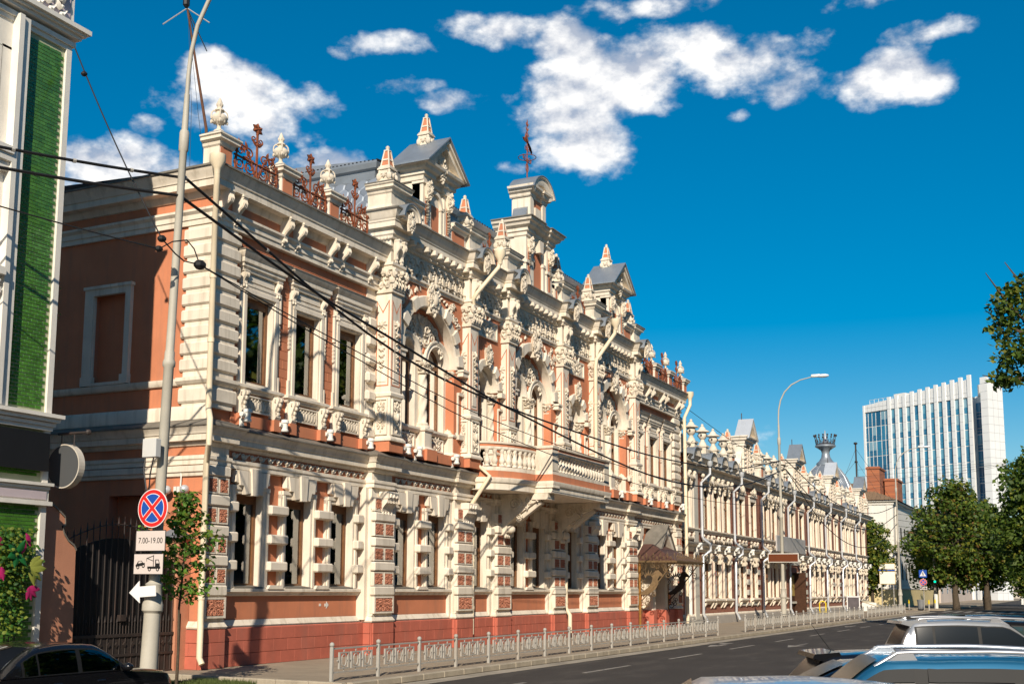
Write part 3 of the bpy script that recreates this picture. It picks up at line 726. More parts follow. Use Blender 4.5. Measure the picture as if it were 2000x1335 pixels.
# --- lower piers
def pier(c,w,y,corner=0,front=-1):
    m=MB().use(CREAM); x0,x1=c-w/2,c+w/2
    if corner==0: m.box(x0-.0,x1+.0,y+.06,.4,.95,5.9); m.box(x0-.16,x1+.16,y+.16,.4,1.02,4.9)
    elif corner<0: m.box(0.04,x1,y+.06,.5,.95,4.95); m.box(.006,x1,y+.0,.05,4.85,5.9)
    else: m.box(x0,LX-.005,y+.06,.5,.95,5.9)
    m.cbox(x0+.0,x1-.0,y-.06,y+.1,4.22 if corner==0 else 4.90,4.3 if corner==0 else 4.93,.02)
    m.prism([(x0-.02,1.13),(x1+.02,1.13),(x1-.04,1.2),(x0+.04,1.2)],y-.02,y+.1)
    B(m,'pier',smooth=None)
    sb=MB().use(CREAM).cbox(-w/2-.01,w/2+.01,-.10,.1,0,.27,.035).mesh('pier_block')
    fm=MB().use(CREAM); hw=w/2-.02
    for xx0,xx1 in ((-hw,-.02),(.02,hw)):
        for a,b,z0,z1 in ((xx0,xx0+.04,0,.4),(xx1-.04,xx1,0,.4),(xx0+.04,xx1-.04,0,.035),(xx0+.04,xx1-.04,.365,.4)): fm.box(a,b,-.062,.1,z0,z1)
    fm=fm.mesh('pier_panel_frame')
    for z in (1.72,2.44,3.16,3.90)+((4.62,) if corner else ()): inst(sb,'pier_block',MUS,(c,y,z))
    zs=(2.01,2.74,3.47)+((4.20,) if corner else (4.20,))
    sc_=(hw-.15)/ .40
    for z in zs:
        inst(fm,'pier_panel_frame',MUS,(c,y,z))
        for s in (-1,1): inst(ROUGH_S,'rough_panel',MUS,(c+s*(hw+.02)/2,y-.045,z+.2),scale=((hw-.09)/.40,1,1.0))
    fb=MB().use(CREAM); 
    for a,b,z0,z1 in ((-hw,-hw+.07,0,.5),(hw-.07,hw,0,.5),(-hw+.07,hw-.07,0,.05),(-hw+.07,hw-.07,.45,.5)): fb.box(a,b,-.09,.1,z0,z1)
    o=B(fb,'pier_panel_frame',loc=(c,y,1.2)); inst(ROUGH_L,'rough_panel',MUS,(c,y-.06,1.45),scale=((2*hw-.13)/.86,1.2,1))
for c in PC: pier(c,1.15,YP)
pier(.43,.84,0,-1); pier(LX-.43,.84,0,1)
for i,c in enumerate(PC):
    if i in (2,3): continue
    inst(GUTTAE,'fluted_corbel',MUS,(c+.1,YP+.04,4.28))
# --- upper wing walls: scored blocks between the windows
def wing_blocks(x0,x1,xs):
    cache={}
    spans=[(x0,xs[0]-.84)]+[(a+.84,b-.84) for a,b in zip(xs,xs[1:])]+[(xs[2]+.84,x1)]
    for r in range(16):
        z=7.02+r*.245
        sp=spans if z<9.9 else [(x0,x1)]
        for a,b in sp:
            if b-a<.12: continue
            n=max(1,round((b-a)/(.85 if z>9.9 else .6))); 
            off=(r%2)*.5
            cuts=[a]+[a+(b-a)*(k+off)/n for k in range(n+1) if a+.1<a+(b-a)*(k+off)/n<b-.1]+[b]
            for p,q in zip(cuts,cuts[1:]):
                w=round(q-p-.01,3)
                if w not in cache: cache[w]=MB().use(TERRA).cbox(0,w,-.022,.02,0,.237,.006).mesh('wall_block')
                inst(cache[w],'wall_block',MUS,(p,YWU-.003,z))
wing_blocks(1.0,PC[0]-.62,LW)
# --- upper windows of the wings
def up_surround():
    m=MB().use(CREAM); z0,z1=7.15,9.42
    reveal(m,0,0,OW,z0,z1,.4)
    for s in (-1,1):
        for a,b,d in ((OW,OW+.05,.06),(OW+.05,OW+.17,.11),(OW+.17,OW+.25,.08)):
            x0,x1=sorted((s*a,s*b)); m.box(x0,x1,-d,0,z0-.1,z1+ (a-OW)*.8)
        x0,x1=sorted((s*(OW+.25),s*(OW+.31))); m.box(x0,x1,-.1,0,z1-.5,z1+.26); m.box(x0,x1,-.09,0,z0-.1,z0+.32)
        m.use(CREAM2)
        for k in range(5): m.blob((s*(OW+.28),-.05,z1-.6-.11*k),.04,.05,.07,5,4)
        m.use(CREAM)
    for z,d,e in ((z1,.06,.0),(z1+.05,.11,.06),(z1+.16,.08,.2)): m.box(-OW-e-.1,OW+e+.1,-d-.004,0,z,z+.1)
    m.box(-OW-.31,OW+.31,-.1,0,z1+.24,z1+.3)
    m.box(-.82,.82,-.05,0,z1+.3,10.06); m.box(-.55,.55,-.075,0,z1+.38,9.98)
    # stepped hood
    m.sweep([(-.80,0),(-.80,-.10),(.80,-.10),(.80,0)],[(0,9.98),(.03,10.0),(.05,10.08),(.09,10.11),(.09,10.18),(.13,10.21),(.13,10.33),(.17,10.37),(.22,10.46),(.22,10.50)])
    m.use(FLASH); m.sweep([(-.80,0),(-.80,-.10),(.80,-.10),(.80,0)],[(.22,10.49),(.24,10.49),(.24,10.52),(-.05,10.62)]); m.use(FLASH); m.quad((-.82,-.1,10.6),(.82,-.1,10.6),(.82,0,10.63),(-.82,0,10.63)); m.use(CREAM)
    # sill
    m.sweep([(-.85,0),(-.85,-.05),(.85,-.05),(.85,0)],[(0,6.86),(.05,6.88),(.08,6.95),(.14,6.98),(.14,7.05),(0,7.1)])
    m.box(-OW,OW,-.05,.4,7.08,7.15)
    m.box(-.86,-.56,-.08,0,6.33,6.86); m.box(.56,.86,-.08,0,6.33,6.86)
    return m.mesh('window_surround',smooth=25)
USUR=up_surround(); HB=bracket_mb(.17,.34,.13)
HBR=HB.mesh('hood_bracket',smooth=40); FRSC=MB().use(TERRA).box(-.58,.58,-.01,.02,6.3,6.86).mesh('panel_ground')
for k,x in enumerate(LW+RW):
    inst(USUR,'window_surround',MUS,(x,YWU,0)); window(x,YWU,7.15,FRU,PNU,TEALSHEET if k<2 else BL2,.17)
    for s in (-1,1): inst(HBR,'hood_bracket',MUS,(x+s*.71,YWU-.04,10.02)); inst(CORBEL,'sill_corbel',MUS,(x+s*.71,YWU-.08,6.9))
    inst(PALM,'balustrade_panel',MUS,(x,YWU-.06,6.6))
# --- quoins of the upper corners (wrap round)
QB=MB().use(CREAM).cbox(-.07,1.02,-.07,.95,0,.31,.04).mesh('quoin'); QN=MB().use(CREAM).cbox(-.03,.92,-.03,1.12,0,.12).mesh('quoin_bed') if False else None
B(MB().use(CREAM).box(-.012,.9,-.012,.84,6.3,10.96),'quoin_backing'); B(MB().use(CREAM).box(LX-.9,LX+.012,-.012,.84,6.3,10.96),'quoin_backing')
for X,sx in ((0,1),(LX,-1)):
    for r in range(9): inst(QB,'quoin',MUS,(X,0,7.22+r*.415+(.0)),scale=(sx,1,1))
    inst(QB,'quoin',MUS,(X,0,6.42),scale=(sx,1,1.25))
    m=MB().use(CREAM); m.sweep([(X if sx>0 else X-.98,.98 if sx>0 else 0),(X if sx>0 else X,0),(X+.98 if sx>0 else X,0 if sx>0 else 1.2)],[(0,6.86),(.06,6.9),(.12,6.97),(.12,7.06),(0,7.08)]); B(m,'quoin_string')
CH=MB().use(CREAM).cbox(-.24,.24,-.2,0,0,.34,.07).mesh('chain_block')
for r in range(8):
    inst(CH,'chain_block',MUS,(PC[0]-.62,YWU,6.35+r*.56)); inst(CH,'chain_block',MUS,(PC[5]+.62,YWU,6.35+r*.56))
B(MB().use(CREAM).box(PC[0]-.8,PC[0]-.3,YWU-.06,YWU+.1,6.3,10.96),'chain_backing'); B(MB().use(CREAM).box(PC[5]+.3,PC[5]+.8,YWU-.06,YWU+.1,6.3,10.96),'chain_backing')
# --- wing entablature
for x0,x1,pts in ((0,PC[0]-.3,[(0,9.5),(0,0),(PC[0]-.31,0)]),(PC[5]+.3,LX,[(PC[5]+.31,0),(LX,0),(LX,9.5)])):
    m=MB().use(CREAM); m.sweep(pts,[(-.3,10.94),(.05,10.94),(.05,11.06),(.08,11.08),(.08,11.2),(.15,11.27),(.15,11.33),(-.02,11.35)]); B(m,'wing_architrave',smooth=30)
    m=MB().use(TERRA); m.sweep(pts,[(.004,11.33),(.004,11.8)]); B(m,'wing_frieze')
    m=MB().use(CREAM); m.sweep(pts,[(-.02,11.60),(.05,11.62),(.09,11.72),(.12,11.78),(.33,11.79),(.33,11.95),(.36,11.97),(.37,12.03),(.43,12.12),(.47,12.2),(.49,12.26)]); m.use(FLASH); m.sweep(pts,[(.49,12.24),(.52,12.24),(.52,12.29),(.49,12.29)]); m.use(ZINC); m.sweep(pts,[(.49,12.288),(.2,12.33),(-.6,12.42)]); B(m,'wing_cornice',smooth=30)
for x in (.18,.72,2.75,3.35,4.95,5.55,7.1)+tuple(LX-q for q in (.18,.72,2.75,3.35,4.95,5.55,7.1)): inst(BRACKET,'cornice_bracket',MUS,(x,.0,11.78))
for y in (1.0,):
    pass
B(MB().use(ZINC).quad((0,.5,12.43),(PC[0],.5,12.43),(PC[0],9.5,12.9),(0,9.5,12.9)),'wing_roof'); B(MB().use(ZINC).quad((PC[5],.5,12.43),(LX,.5,12.43),(LX,9.5,12.9),(PC[5],9.5,12.9)),'wing_roof')
# blind window on the side wall
m=MB().use(CREAM); X=0
for y0,y1,d in ((2.6,2.78,.09),(3.88,4.18,.09)): m.box(-d,.02,y0,y1,7.06,9.62)
m.box(-.05,.02,2.72,2.80,7.1,9.5); m.box(-.05,.02,3.86,3.95,7.1,9.5); m.box(-.09,.02,2.78,3.88,9.44,9.62); m.box(-.12,.02,2.56,4.22,9.62,9.70); m.box(-.11,.02,2.58,2.85,7.06,7.3); m.box(-.11,.02,3.82,4.2,7.06,7.3); m.box(-.1,.15,2.7,3.95,7.05,7.13); B(m,'blind_window_surround')
m=MB().use(CREAM); m.sweep([(0,9.5),(0,.0)],[(0,4.60),(.04,4.62),(.05,4.70),(.09,4.72),(.09,4.86),(0,4.88)]); B(m,'side_string_course')
# --- roof pedestals, urns and iron crests of the wings
def roof_ped(x,y):
    m=MB().use(CREAM); zb_=12.2; m.box(x-.25,x+.25,y,y+.5,zb_,12.86); m.use(TERRA); m.box(x-.21,x+.21,y-.012,y,zb_+.08,12.8); m.use(CREAM)
    m.sweep([(x-.25,y+.5),(x-.25,y),(x+.25,y),(x+.25,y+.5)],[(0,12.74),(.04,12.78),(.06,12.86),(.14,12.90),(.14,12.97),(.18,13.0),(.18,13.04),(-.24,13.06)]); m.box(x-.28,x+.28,y-.03,y+.53,zb_,zb_+.1)
    m.use(ZINC); m.box(x-.30,x+.30,y-.06,y+.56,13.04,13.12); B(m,'roof_pedestal')
    inst(URN,'roof_urn',MUS,(x,y+.25,13.12),scale=(.66,.66,.72))
for x in (-.13,2.45,4.7): roof_ped(x,-.36); roof_ped(LX-x,-.36)
for x,s in ((1.18,1.35),(3.58,1.2),(5.85,1.1)):
    inst(CREST,'iron_crest',MUS,(x,-.3,12.3),scale=(s,1,1.0)); inst(CREST,'iron_crest',MUS,(LX-x,-.3,12.3),scale=(s,1,1.0))
# --- upper pilasters of the centre
def pilaster(c):
    m=MB().use(CREAM); w=.30
    m.box(c-w-.04,c+w+.04,YUP-.03,.12,6.3,7.78); m.sweep([(c-w-.04,.1),(c-w-.04,YUP-.03),(c+w+.04,YUP-.03),(c+w+.04,.1)],[(.0,6.28),(.10,6.3),(.10,6.36),(.03,6.44),(0,6.46)]); m.sweep([(c-w-.04,.1),(c-w-.04,YUP-.03),(c+w+.04,YUP-.03),(c+w+.04,.1)],[(0,7.62),(.05,7.66),(.06,7.74),(0,7.8)])
    m.box(c-w,c+w,YUP,.1,7.78,10.9)
    m.use(TERRA)
    def outline(q,ww):      # painted V-topped groove
        t=.035
        for s in (-1,1):
            q.box(min(s*ww,s*(ww-t)),max(s*ww,s*(ww-t)),-.008,.0,7.98,10.62)
            P=[(s*ww,10.62),(s*(ww-t),10.62-.03),(0,10.22),(0,10.29)]; q.prism(P,-.008,0)
        q.box(-ww+t,ww-t,-.008,0,7.98,7.98+t)
        q.use(CREAM); q.cbox(-ww+.09,ww-.09,-.02,0,8.1,10.0,.01)
    f=MB().use(TERRA); outline(f,.25); merge(m,f,T((c,YUP,0)))
    f=MB().use(TERRA); outline(f,.23); merge(m,f,T((c-w,(YUP+.09)/2,0))@RZ(-PI/2))
    B(m,'pilaster')
    inst(PEDREL,'relief_panel',MUS,(c,YUP-.035,7.04),scale=(.62,1,.95)); o=inst(PEDREL,'relief_panel',MUS,(c-w-.045,(YUP+.06)/2,7.04),-PI/2,scale=(.55,1,.95))
    inst(DROP,'garland_drop',MUS,(c,YUP-.02,9.85)); o=inst(DROP,'garland_drop',MUS,(c-w-.02,(YUP+.09)/2,9.85),-PI/2)
    inst(CAPITAL,'capital',MUS,(c,YUP-.0,10.9),scale=(.66,1.2,1))
for c in PC: pilaster(c)
# --- wide bays
def voussoir(r0,r1,a0,a1,d): return MB().use(CREAM).arch(0,0,0,[(r0,-.1),(r0,d),(r0+.04,d+.03),(r1-.04,d+.03),(r1,d),(r1,-.1)],a0,a1,4).mesh('voussoir')
VW=[voussoir(1.78,2.2,a-R(5.5),a+R(5.5),.11) for a in (R(9),R(33),R(57),R(123),R(147),R(171))]
VN=[voussoir(.80,1.14,a-R(9),a+R(9),.10) for a in (R(14),R(46),R(134),R(166))]
TYMP=MB()
for s in range(1):
    hh=MB().use(CREAM2)
    for x,z,r in ((.25,.95,.2),(.62,.78,.18),(.2,.55,.17),(.5,.42,.0),(1.0,.62,.15),(1.28,.4,.13),(.1,1.28,.15),(.5,1.15,.16),(.85,1.0,.16)):
        if r: hh.spiral((x,-.01,z),r,1.5,.035,r*20,1 if x<.6 else -1,13,5,y=.05); hh.leaf((x+.1,0,z-.05),.24,.11,.07,x*3)
    TYMP=sym(hh)
TYMPM=TYMP.mesh('tympanum_relief',smooth=50)
def arched_frame(w,zs,mat=WOOD):
    m=MB().use(mat); t=.09
    m.box(-w,-w+t,-.05,.06,0,zs); m.box(w-t,w,-.05,.06,0,zs); m.box(-w+t,w-t,-.05,.06,0,t); m.box(-w+t,w-t,-.06,.06,zs-.06,zs+.06); m.box(-.035,.035,-.04,.04,t,zs-.06)
    m.arch(0,0,zs,[(w-t,-.06),(w-t,.05),(w,.05),(w,-.06)],0,PI,12); return m.mesh('window_frame')
def arched_pane(w,zs):
    m=MB().use(GLASS); pts=[(-w,.05)]+[(w*cos(PI-PI*i/12),zs+w*sin(PI-PI*i/12)) for i in range(13)]+[(w,.05)]
    m.prism(pts,.0,.012); return m.mesh('pane')
AF=arched_frame(.6,2.17); AP=arched_pane(.54,2.17); BLA=MB().use(BLIND).box(-.3,.54,.06,.07,.06,2.2).mesh('window_blind')
CPED=MB().use(CREAM); CPED.box(-.23,.23,-.25,.2,.0,.72); CPED.sweep([(-.23,.2),(-.23,-.25),(.23,-.25),(.23,.2)],[(0,.62),(.05,.66),(.05,.72),(0,.76)]); CPED.sweep([(-.23,.2),(-.23,-.25),(.23,-.25),(.23,.2)],[(.06,0),(.06,.08),(0,.14)]); CPED=CPED.mesh('column_pedestal')
def columns(xs,y):
    for x in xs:
        inst(CPED,'column_pedestal',MUS,(x,y,6.3)); inst(COLUMN,'twisted_column',MUS,(x,y-.02,7.2),scale=(1,1,.98)); inst(SCAPITAL,'column_capital',MUS,(x,y-.13,8.88),scale=(.82,.85,1))
def wide_bay(c):
    SP=9.25; yt=.12
    m=MB().use(TERRA)
    m.spandrel(c-2.3,c+2.3,SP,11.7,YU,c,2.14,SP,24)
    for s in (-1,1):
        a,b=sorted((c+s*1.72,c+s*2.3)); m.quad((a,YU,6.2),(b,YU,6.2),(b,YU,SP),(a,YU,SP)); m.quad((c+s*1.72,YU,6.2),(c+s*1.72,.3,6.2),(c+s*1.72,.3,SP),(c+s*1.72,YU,SP))
    B(m,'bay_wall')
    m=MB().use(CREAM); m.arch(c,YU,SP,[(1.76,-.5),(1.76,.03),(1.8,.06),(2.1,.06),(2.14,.03),(2.14,0)],0,PI,32); B(m,'arch_ring',smooth=25)
    for v in VW: inst(v,'voussoir',MUS,(c,YU,SP))
    # tympanum with the two window heads
    m=MB().use(CREAM); r=.60
    m.spandrel(c-1.75,c,SP,11.1,yt,c-.965,r,SP,14); m.spandrel(c,c+1.75,SP,11.1,yt,c+.965,r,SP,14)
    for s in (-1,1):
        for rr in ((r,-.45,.02),):
            m.arch(c+s*.965,yt,SP,[(r,-.45),(r,.05),(r+.06,.1),(r+.12,.07),(r+.2,.12),(r+.26,.12),(r+.26,0)],0,PI,18)
        x=c+s*.965
        m.quad((x-r,yt,7.08),(x-r,yt+.45,7.08),(x-r,yt+.45,SP),(x-r,yt,SP)); m.quad((x+r,yt,7.08),(x+r,yt+.45,7.08),(x+r,yt+.45,SP),(x+r,yt,SP))
    for a,b in ((c-1.75,c-.965-r),(c-.965+r,c+.965-r),(c+.965+r,c+1.75)): m.quad((a,yt,6.2),(b,yt,6.2),(b,yt,SP),(a,yt,SP))
    m.use(TERRA)
    for s in (-1,1): m.arch(c+s*.965,yt,SP,[(r+.27,.0),(r+.27,.03),(r+.36,.03),(r+.36,0)],R(20),R(160),14)
    m.arch(c,yt,SP,[(1.58,0),(1.58,.04),(1.72,.04),(1.72,0)],R(3),R(177),24)
    B(m,'twin_window_surround',smooth=25)
    inst(TYMPM,'tympanum_relief',MUS,(c,yt-.03,SP+.12))
    for s in (-1,1):
        o=window(c+s*.965,yt,7.08,AF,AP,BLA if s>0 else None,.26)
    columns((c-1.9,c,c+1.9),.06)
    m=MB().use(CREAM)
    for x0,x1 in ((c-1.9,c+1.9),): m.sweep([(x0,YU+.3),(x1,YU+.3)],[(0,6.88),(.1,6.9),(.16,6.98),(.16,7.05),(-.1,7.09)]); 
    for s in (-1,1):
        x=c+s*2.12; m.box(x-.2,x+.2,YU-.24,YU,9.05,9.27); m.box(x-.24,x+.24,YU-.28,YU,9.2,9.27); m.box(x-.2,x+.2,YU-.1,YU,8.4,8.5); m.box(x-.2,x-.14,YU-.06,YU,7.0,8.4); m.box(x+.14,x+.2,YU-.06,YU,7.0,8.4); m.box(x-.22,x+.22,YU-.12,YU,6.9,7.06)
    B(m,'impost')
    for s in (-1,1): inst(SPANREL,'relief_panel',MUS,(c+s*.965,YU+.26,6.6),scale=(.55,1,.9))
    inst(CARTOUCHE,'cartouche',MUS,(c,YU-.08,11.26),scale=(.85,.7,.95))
    for s in (-1,1):     # carved spandrels
        hh=MB().use(CREAM2); r_=random.Random(int(c*10)+s)
        for k in range(9):
            x=1.35+r_.random()*.75; z=2.25-r_.random()*.75
            if math.hypot(x,z)<2.32: continue
            hh.spiral((s*x,0,z),.13,1.4,.026,r_.random()*6,r_.choice((1,-1)),11,5,y=.04); hh.leaf((s*x,0,z),.22,.1,.06,r_.random()*6)
        for k in range(8): 
            a=R(38+k*5); hh.leaf((s*2.3*cos(a),0,2.3*sin(a)),.18,.09,.05,s*(PI/2-a)+r_.uniform(-1,1))
        B(hh,'spandrel_relief',loc=(c,YU-.01,SP),smooth=50)
for c in WIDE: wide_bay(c)
def narrow_bay(c,hw):
    SP=8.95; r=.62; y=YU+.0
    m=MB().use(TERRA); m.spandrel(c-hw,c+hw,SP,11.7,y,c,1.1,SP,20)
    for s in (-1,1):
        a,b=sorted((c+s*.95,c+s*hw)); m.quad((a,y,6.2),(b,y,6.2),(b,y,SP),(a,y,SP)); m.quad((c+s*.95,y,6.2),(c+s*.95,.3,6.2),(c+s*.95,.3,SP),(c+s*.95,y,SP))
    B(m,'bay_wall')
    m=MB().use(CREAM); m.arch(c,y,SP,[(.80,-.4),(.80,.03),(.84,.06),(1.06,.06),(1.1,.03),(1.1,0)],0,PI,24); yt=.1
    m.spandrel(c-.95,c+.95,SP,SP+1.0,yt,c,r,SP,16); m.arch(c,yt,SP,[(r,-.45),(r,.06),(r+.07,.1),(r+.14,.06),(r+.14,0)],0,PI,18)
    for s in (-1,1): m.quad((c+s*r,yt,6.9),(c+s*r,yt+.45,6.9),(c+s*r,yt+.45,SP),(c+s*r,yt,SP)); a,b=sorted((c+s*r,c+s*.96)); m.quad((a,yt,6.2),(b,yt,6.2),(b,yt,SP),(a,yt,SP))
    for s in (-1,1):
        x=c+s*1.05; m.box(x-.16,x+.16,y-.2,y,8.78,8.95); m.box(x-.14,x+.14,y-.1,y,8.3,8.38); m.box(x-.15,x-.1,y-.05,y,6.9,8.3); m.box(x+.1,x+.15,y-.05,y,6.9,8.3)
    B(m,'arch_ring',smooth=25)
    for v in VN: inst(v,'voussoir',MUS,(c,y,SP))
    window(c,yt,6.9,AF,AP,BLA,.26)
    for s in (-1,1): inst(COLUMN,'twisted_column',MUS,(c+s*.86,.04,6.95),scale=(.85,.85,.95)); inst(SCAPITAL,'column_capital',MUS,(c+s*.86,-.06,8.58),scale=(.75,.8,.9)); inst(CPED,'column_pedestal',MUS,(c+s*.86,.04,6.05),scale=(.85,.9,1))
    inst(CARTOUCHE2,'cartouche',MUS,(c,y-.08,10.12),scale=(.9,.75,1)); inst(SPANREL,'relief_panel',MUS,(c,y-.02,11.12),scale=(min(1,hw/.95),1,1.35))
narrow_bay(NARROW[0],1.24); narrow_bay(NARROW[1],1.52)
# --- centre entablature
def cpath(yb,yp,w=.38):
    p=[(PC[0]-w,3.2),(PC[0]-w,yp),(PC[0]+w,yp),(PC[0]+w,yb)]
    for c in PC[1:5]: p+=[(c-w,yb),(c-w,yp),(c+w,yp),(c+w,yb)]
    return p+[(PC[5]-w,yb),(PC[5]-w,yp),(PC[5]+w,yp),(PC[5]+w,3.2)]
m=MB().use(CREAM); m.sweep(cpath(YU-.02,YUP,.32),[(-.1,11.6),(.03,11.61),(.05,11.68),(.09,11.70),(.09,11.78),(-.05,11.8)]); B(m,'centre_architrave',smooth=30)
m=MB().use(CREAM); m.sweep(cpath(YU+.12,YUP+.04,.32),[(0,11.78),(0,12.6)]); B(m,'centre_frieze')
m=MB().use(CREAM); m.sweep(cpath(YU-.02,YUP,.34),[(0,12.52),(.05,12.54),(.07,12.62),(.11,12.66),(.11,12.84),(.25,12.85),(.25,13.0),(.28,13.03),(.29,13.08),(.33,13.12),(.36,13.22),(.41,13.32),(.43,13.36)]); m.use(FLASH); m.sweep(cpath(YU-.02,YUP,.34),[(.43,13.34),(.46,13.34),(.46,13.39),(.42,13.40)]); m.use(ZINC); m.sweep(cpath(YU-.02,YUP,.34),[(.42,13.39),(.1,13.43),(-.3,13.45)]); B(m,'centre_cornice',smooth=30)
bays=[(PC[i]+.36,PC[i+1]-.36) for i in range(5)]
for a,b in bays:
    n=round((b-a)/.47); s=(b-a)/n/.47
    for k in range(n): inst(ARCUNIT,'frieze_arch',MUS,(a+(b-a)*(k+.5)/n,YU-.02,11.82),scale=(s,1,1))
    n=round((b-a)/.46)
    for k in range(n): inst(MODILLION,'modillion',MUS,(a+(b-a)*(k+.5)/n,YU-.11,12.68))
    bd=MB().use(CREAM2)
    for k in range(int((b-a)/.1)): bd.blob((a+(k+.5)*.1,YU-.08,12.58),.045,.05,.045,6,4)
    B(bd,'bead_moulding')
bd=MB().use(CREAM2)
for k in range(16): bd.blob((PC[0]-.38,YUP+.1+k*.12,12.56),.05,.05,.06,6,4)
B(bd,'bead_moulding')
HOOD=MB().use(CREAM); HOOD.arch(0,0,0,[(.34,-.6),(.34,.1),(.38,.14),(.46,.14),(.48,.18),(.52,.18),(.52,.1)],R(8),R(172),12); HOOD.use(ZINC); HOOD.arch(0,0,0,[(.52,-.7),(.52,.2),(.545,.2),(.545,-.7)],R(5),R(175),12); HOOD.use(CREAM); HOOD.prism([(-.4,.0),(.4,.0),(.36,.2),(.2,.36),(-.2,.36),(-.36,.2)],-.04,.3)
HOOD=HOOD.mesh('hood',smooth=30)
for c in PC:
    for s in (-1,1): inst(SBRACKET,'cornice_bracket',MUS,(c+s*.16,YUP-.0,12.5))
    o=inst(HOOD,'cornice_hood',MUS,(c+.0,YUP-.36,13.10)); inst(CARTOUCHE3,'mask_relief',MUS,(c+.0,YUP-.46,13.02),scale=(.9,.7,1))
# --- attic: pedestals, obelisks, gables, tower
def attic_ped(c):
    m=MB().use(CREAM2); y=-.5; w=.42; m.box(c-w,c+w,y,y+.85,13.4,14.02)
    pt=[(c-w,y+.85),(c-w,y),(c+w,y),(c+w,y+.85)]
    m.sweep(pt,[(.08,13.4),(.08,13.52),(.03,13.6),(0,13.62)]); m.sweep(pt,[(0,13.96),(.04,14.0),(.06,14.08),(.15,14.12),(.15,14.2),(.2,14.24),(.2,14.29),(-.4,14.32)]); m.use(FLASH); m.sweep(pt,[(.2,14.28),(.22,14.28),(.22,14.31),(-.3,14.34)])
    B(m,'attic_pedestal',smooth=30); inst(OBELISK,'obelisk_finial',MUS,(c,y+.42,14.32))
for c in PC: attic_ped(c)
def low_attic(x0,x1,y=-.38):
    m=MB().use(CREAM); m.box(x0,x1,y,y+.4,13.42,14.1); m.use(TERRA); m.box(x0+.12,x1-.12,y-.012,y,13.56,13.92); m.use(CREAM)
    m.sweep([(x0,y),(x1,y)],[(0,13.92),(.05,13.96),(.07,14.02),(.16,14.05),(.16,14.12),(.2,14.16),(-.4,14.2)]); m.use(ZINC); m.sweep([(x0,y),(x1,y)],[(.2,14.15),(.22,14.15),(.22,14.18),(-.42,14.23)]); m.use(CREAM); m.box(x0,x1,y-.06,y,13.42,13.54); B(m,'attic_wall')
def gable(c):
    y=-.42; m=MB().use(CREAM)
    m.box(c-.95,c+.95,y+.12,y+1.0,13.42,15.2)
    for s in (-1,1):
        x=c+s*.72; m.box(x-.23,x+.23,y,y+.4,13.42,15.05); m.use(TERRA); m.box(x-.09,x+.09,y-.012,y,13.6,14.55); m.use(CREAM)
        m.box(x-.27,x+.27,y-.05,y+.4,13.42,13.58); m.box(x-.28,x+.28,y-.06,y+.4,14.95,15.05)
        m.box(c+s*.42-.07,c+s*.42+.07,y+.03,y+.3,13.42,14.45); m.box(c+s*.42-.1,c+s*.42+.1,y,y+.3,14.38,14.48)
    m.arch(c,y+.12,14.48,[(.36,-.1),(.36,.08),(.48,.08),(.48,0)],0,PI,14); m.use(TERRA); m.box(c-.3,c+.3,y+.11,y+.12,13.5,14.45); m.use(CREAM)
    pt=[(c-.98,y+1.0),(c-.98,y),(c-.42,y),(c-.42,y+.1),(c+.42,y+.1),(c+.42,y),(c+.98,y),(c+.98,y+1.0)]
    m.sweep(pt,[(0,15.02),(.05,15.05),(.06,15.18),(.12,15.22),(.12,15.34),(.22,15.40),(.26,15.50),(.33,15.54),(.36,15.62),(-.1,15.64)])
    # pediment
    y0=y-.36; e=1.34
    m.prism([(c-e,15.6),(c+e,15.6),(c,16.62)],y0+.25,y+1.0)
    for s in (-1,1):
        P=[(c+s*e,15.6),(c+s*(e-.34),15.6),(c,16.36),(c,16.62)]; m.prism(P if s>0 else P[::-1],y0+.02,y0+.3)
        P=[(c+s*(e+.0),15.56),(c+s*(e-.12),15.6),(c,16.52),(c,16.66)]; m.prism(P if s>0 else P[::-1],y0-.06,y0+.3)
    m.use(ZINC)
    for s in (-1,1):
        P=[(c+s*(e+.10),15.50),(c+s*(e+.10),15.55),(c,16.74),(c,16.68)]; m.prism(P if s>0 else P[::-1],y0-.12,y+1.08)
    B(m,'gable',smooth=25)
    for s in (-1,1): inst(CARTOUCHE3,'gable_relief',MUS,(c+s*.72,y-.08,14.72),scale=(.8,1,1)); inst(DROP,'garland_drop',MUS,(c+s*.72,y-.02,14.45),scale=(.9,1,.55))
    inst(CARTOUCHE2,'cartouche',MUS,(c,y-.12,15.6),scale=(.8,1,1.1))
    m=MB().use(ZINC); m.prism([(c-.5,16.1),(c-.3,16.42),(c+.3,16.42),(c+.5,16.1)],y+.15,y+.75); B(m,'finial_saddle'); inst(OBELISK,'obelisk_finial',MUS,(c,y+.45,16.4),scale=(.95,.95,.98))
for c in (WIDE[0],WIDE[2]):
    gable(c)
    low_attic(PC[0]+.5 if c<15 else PC[4]+.5,c-1.0); low_attic(c+1.0,PC[1]-.5 if c<15 else PC[5]-.5)
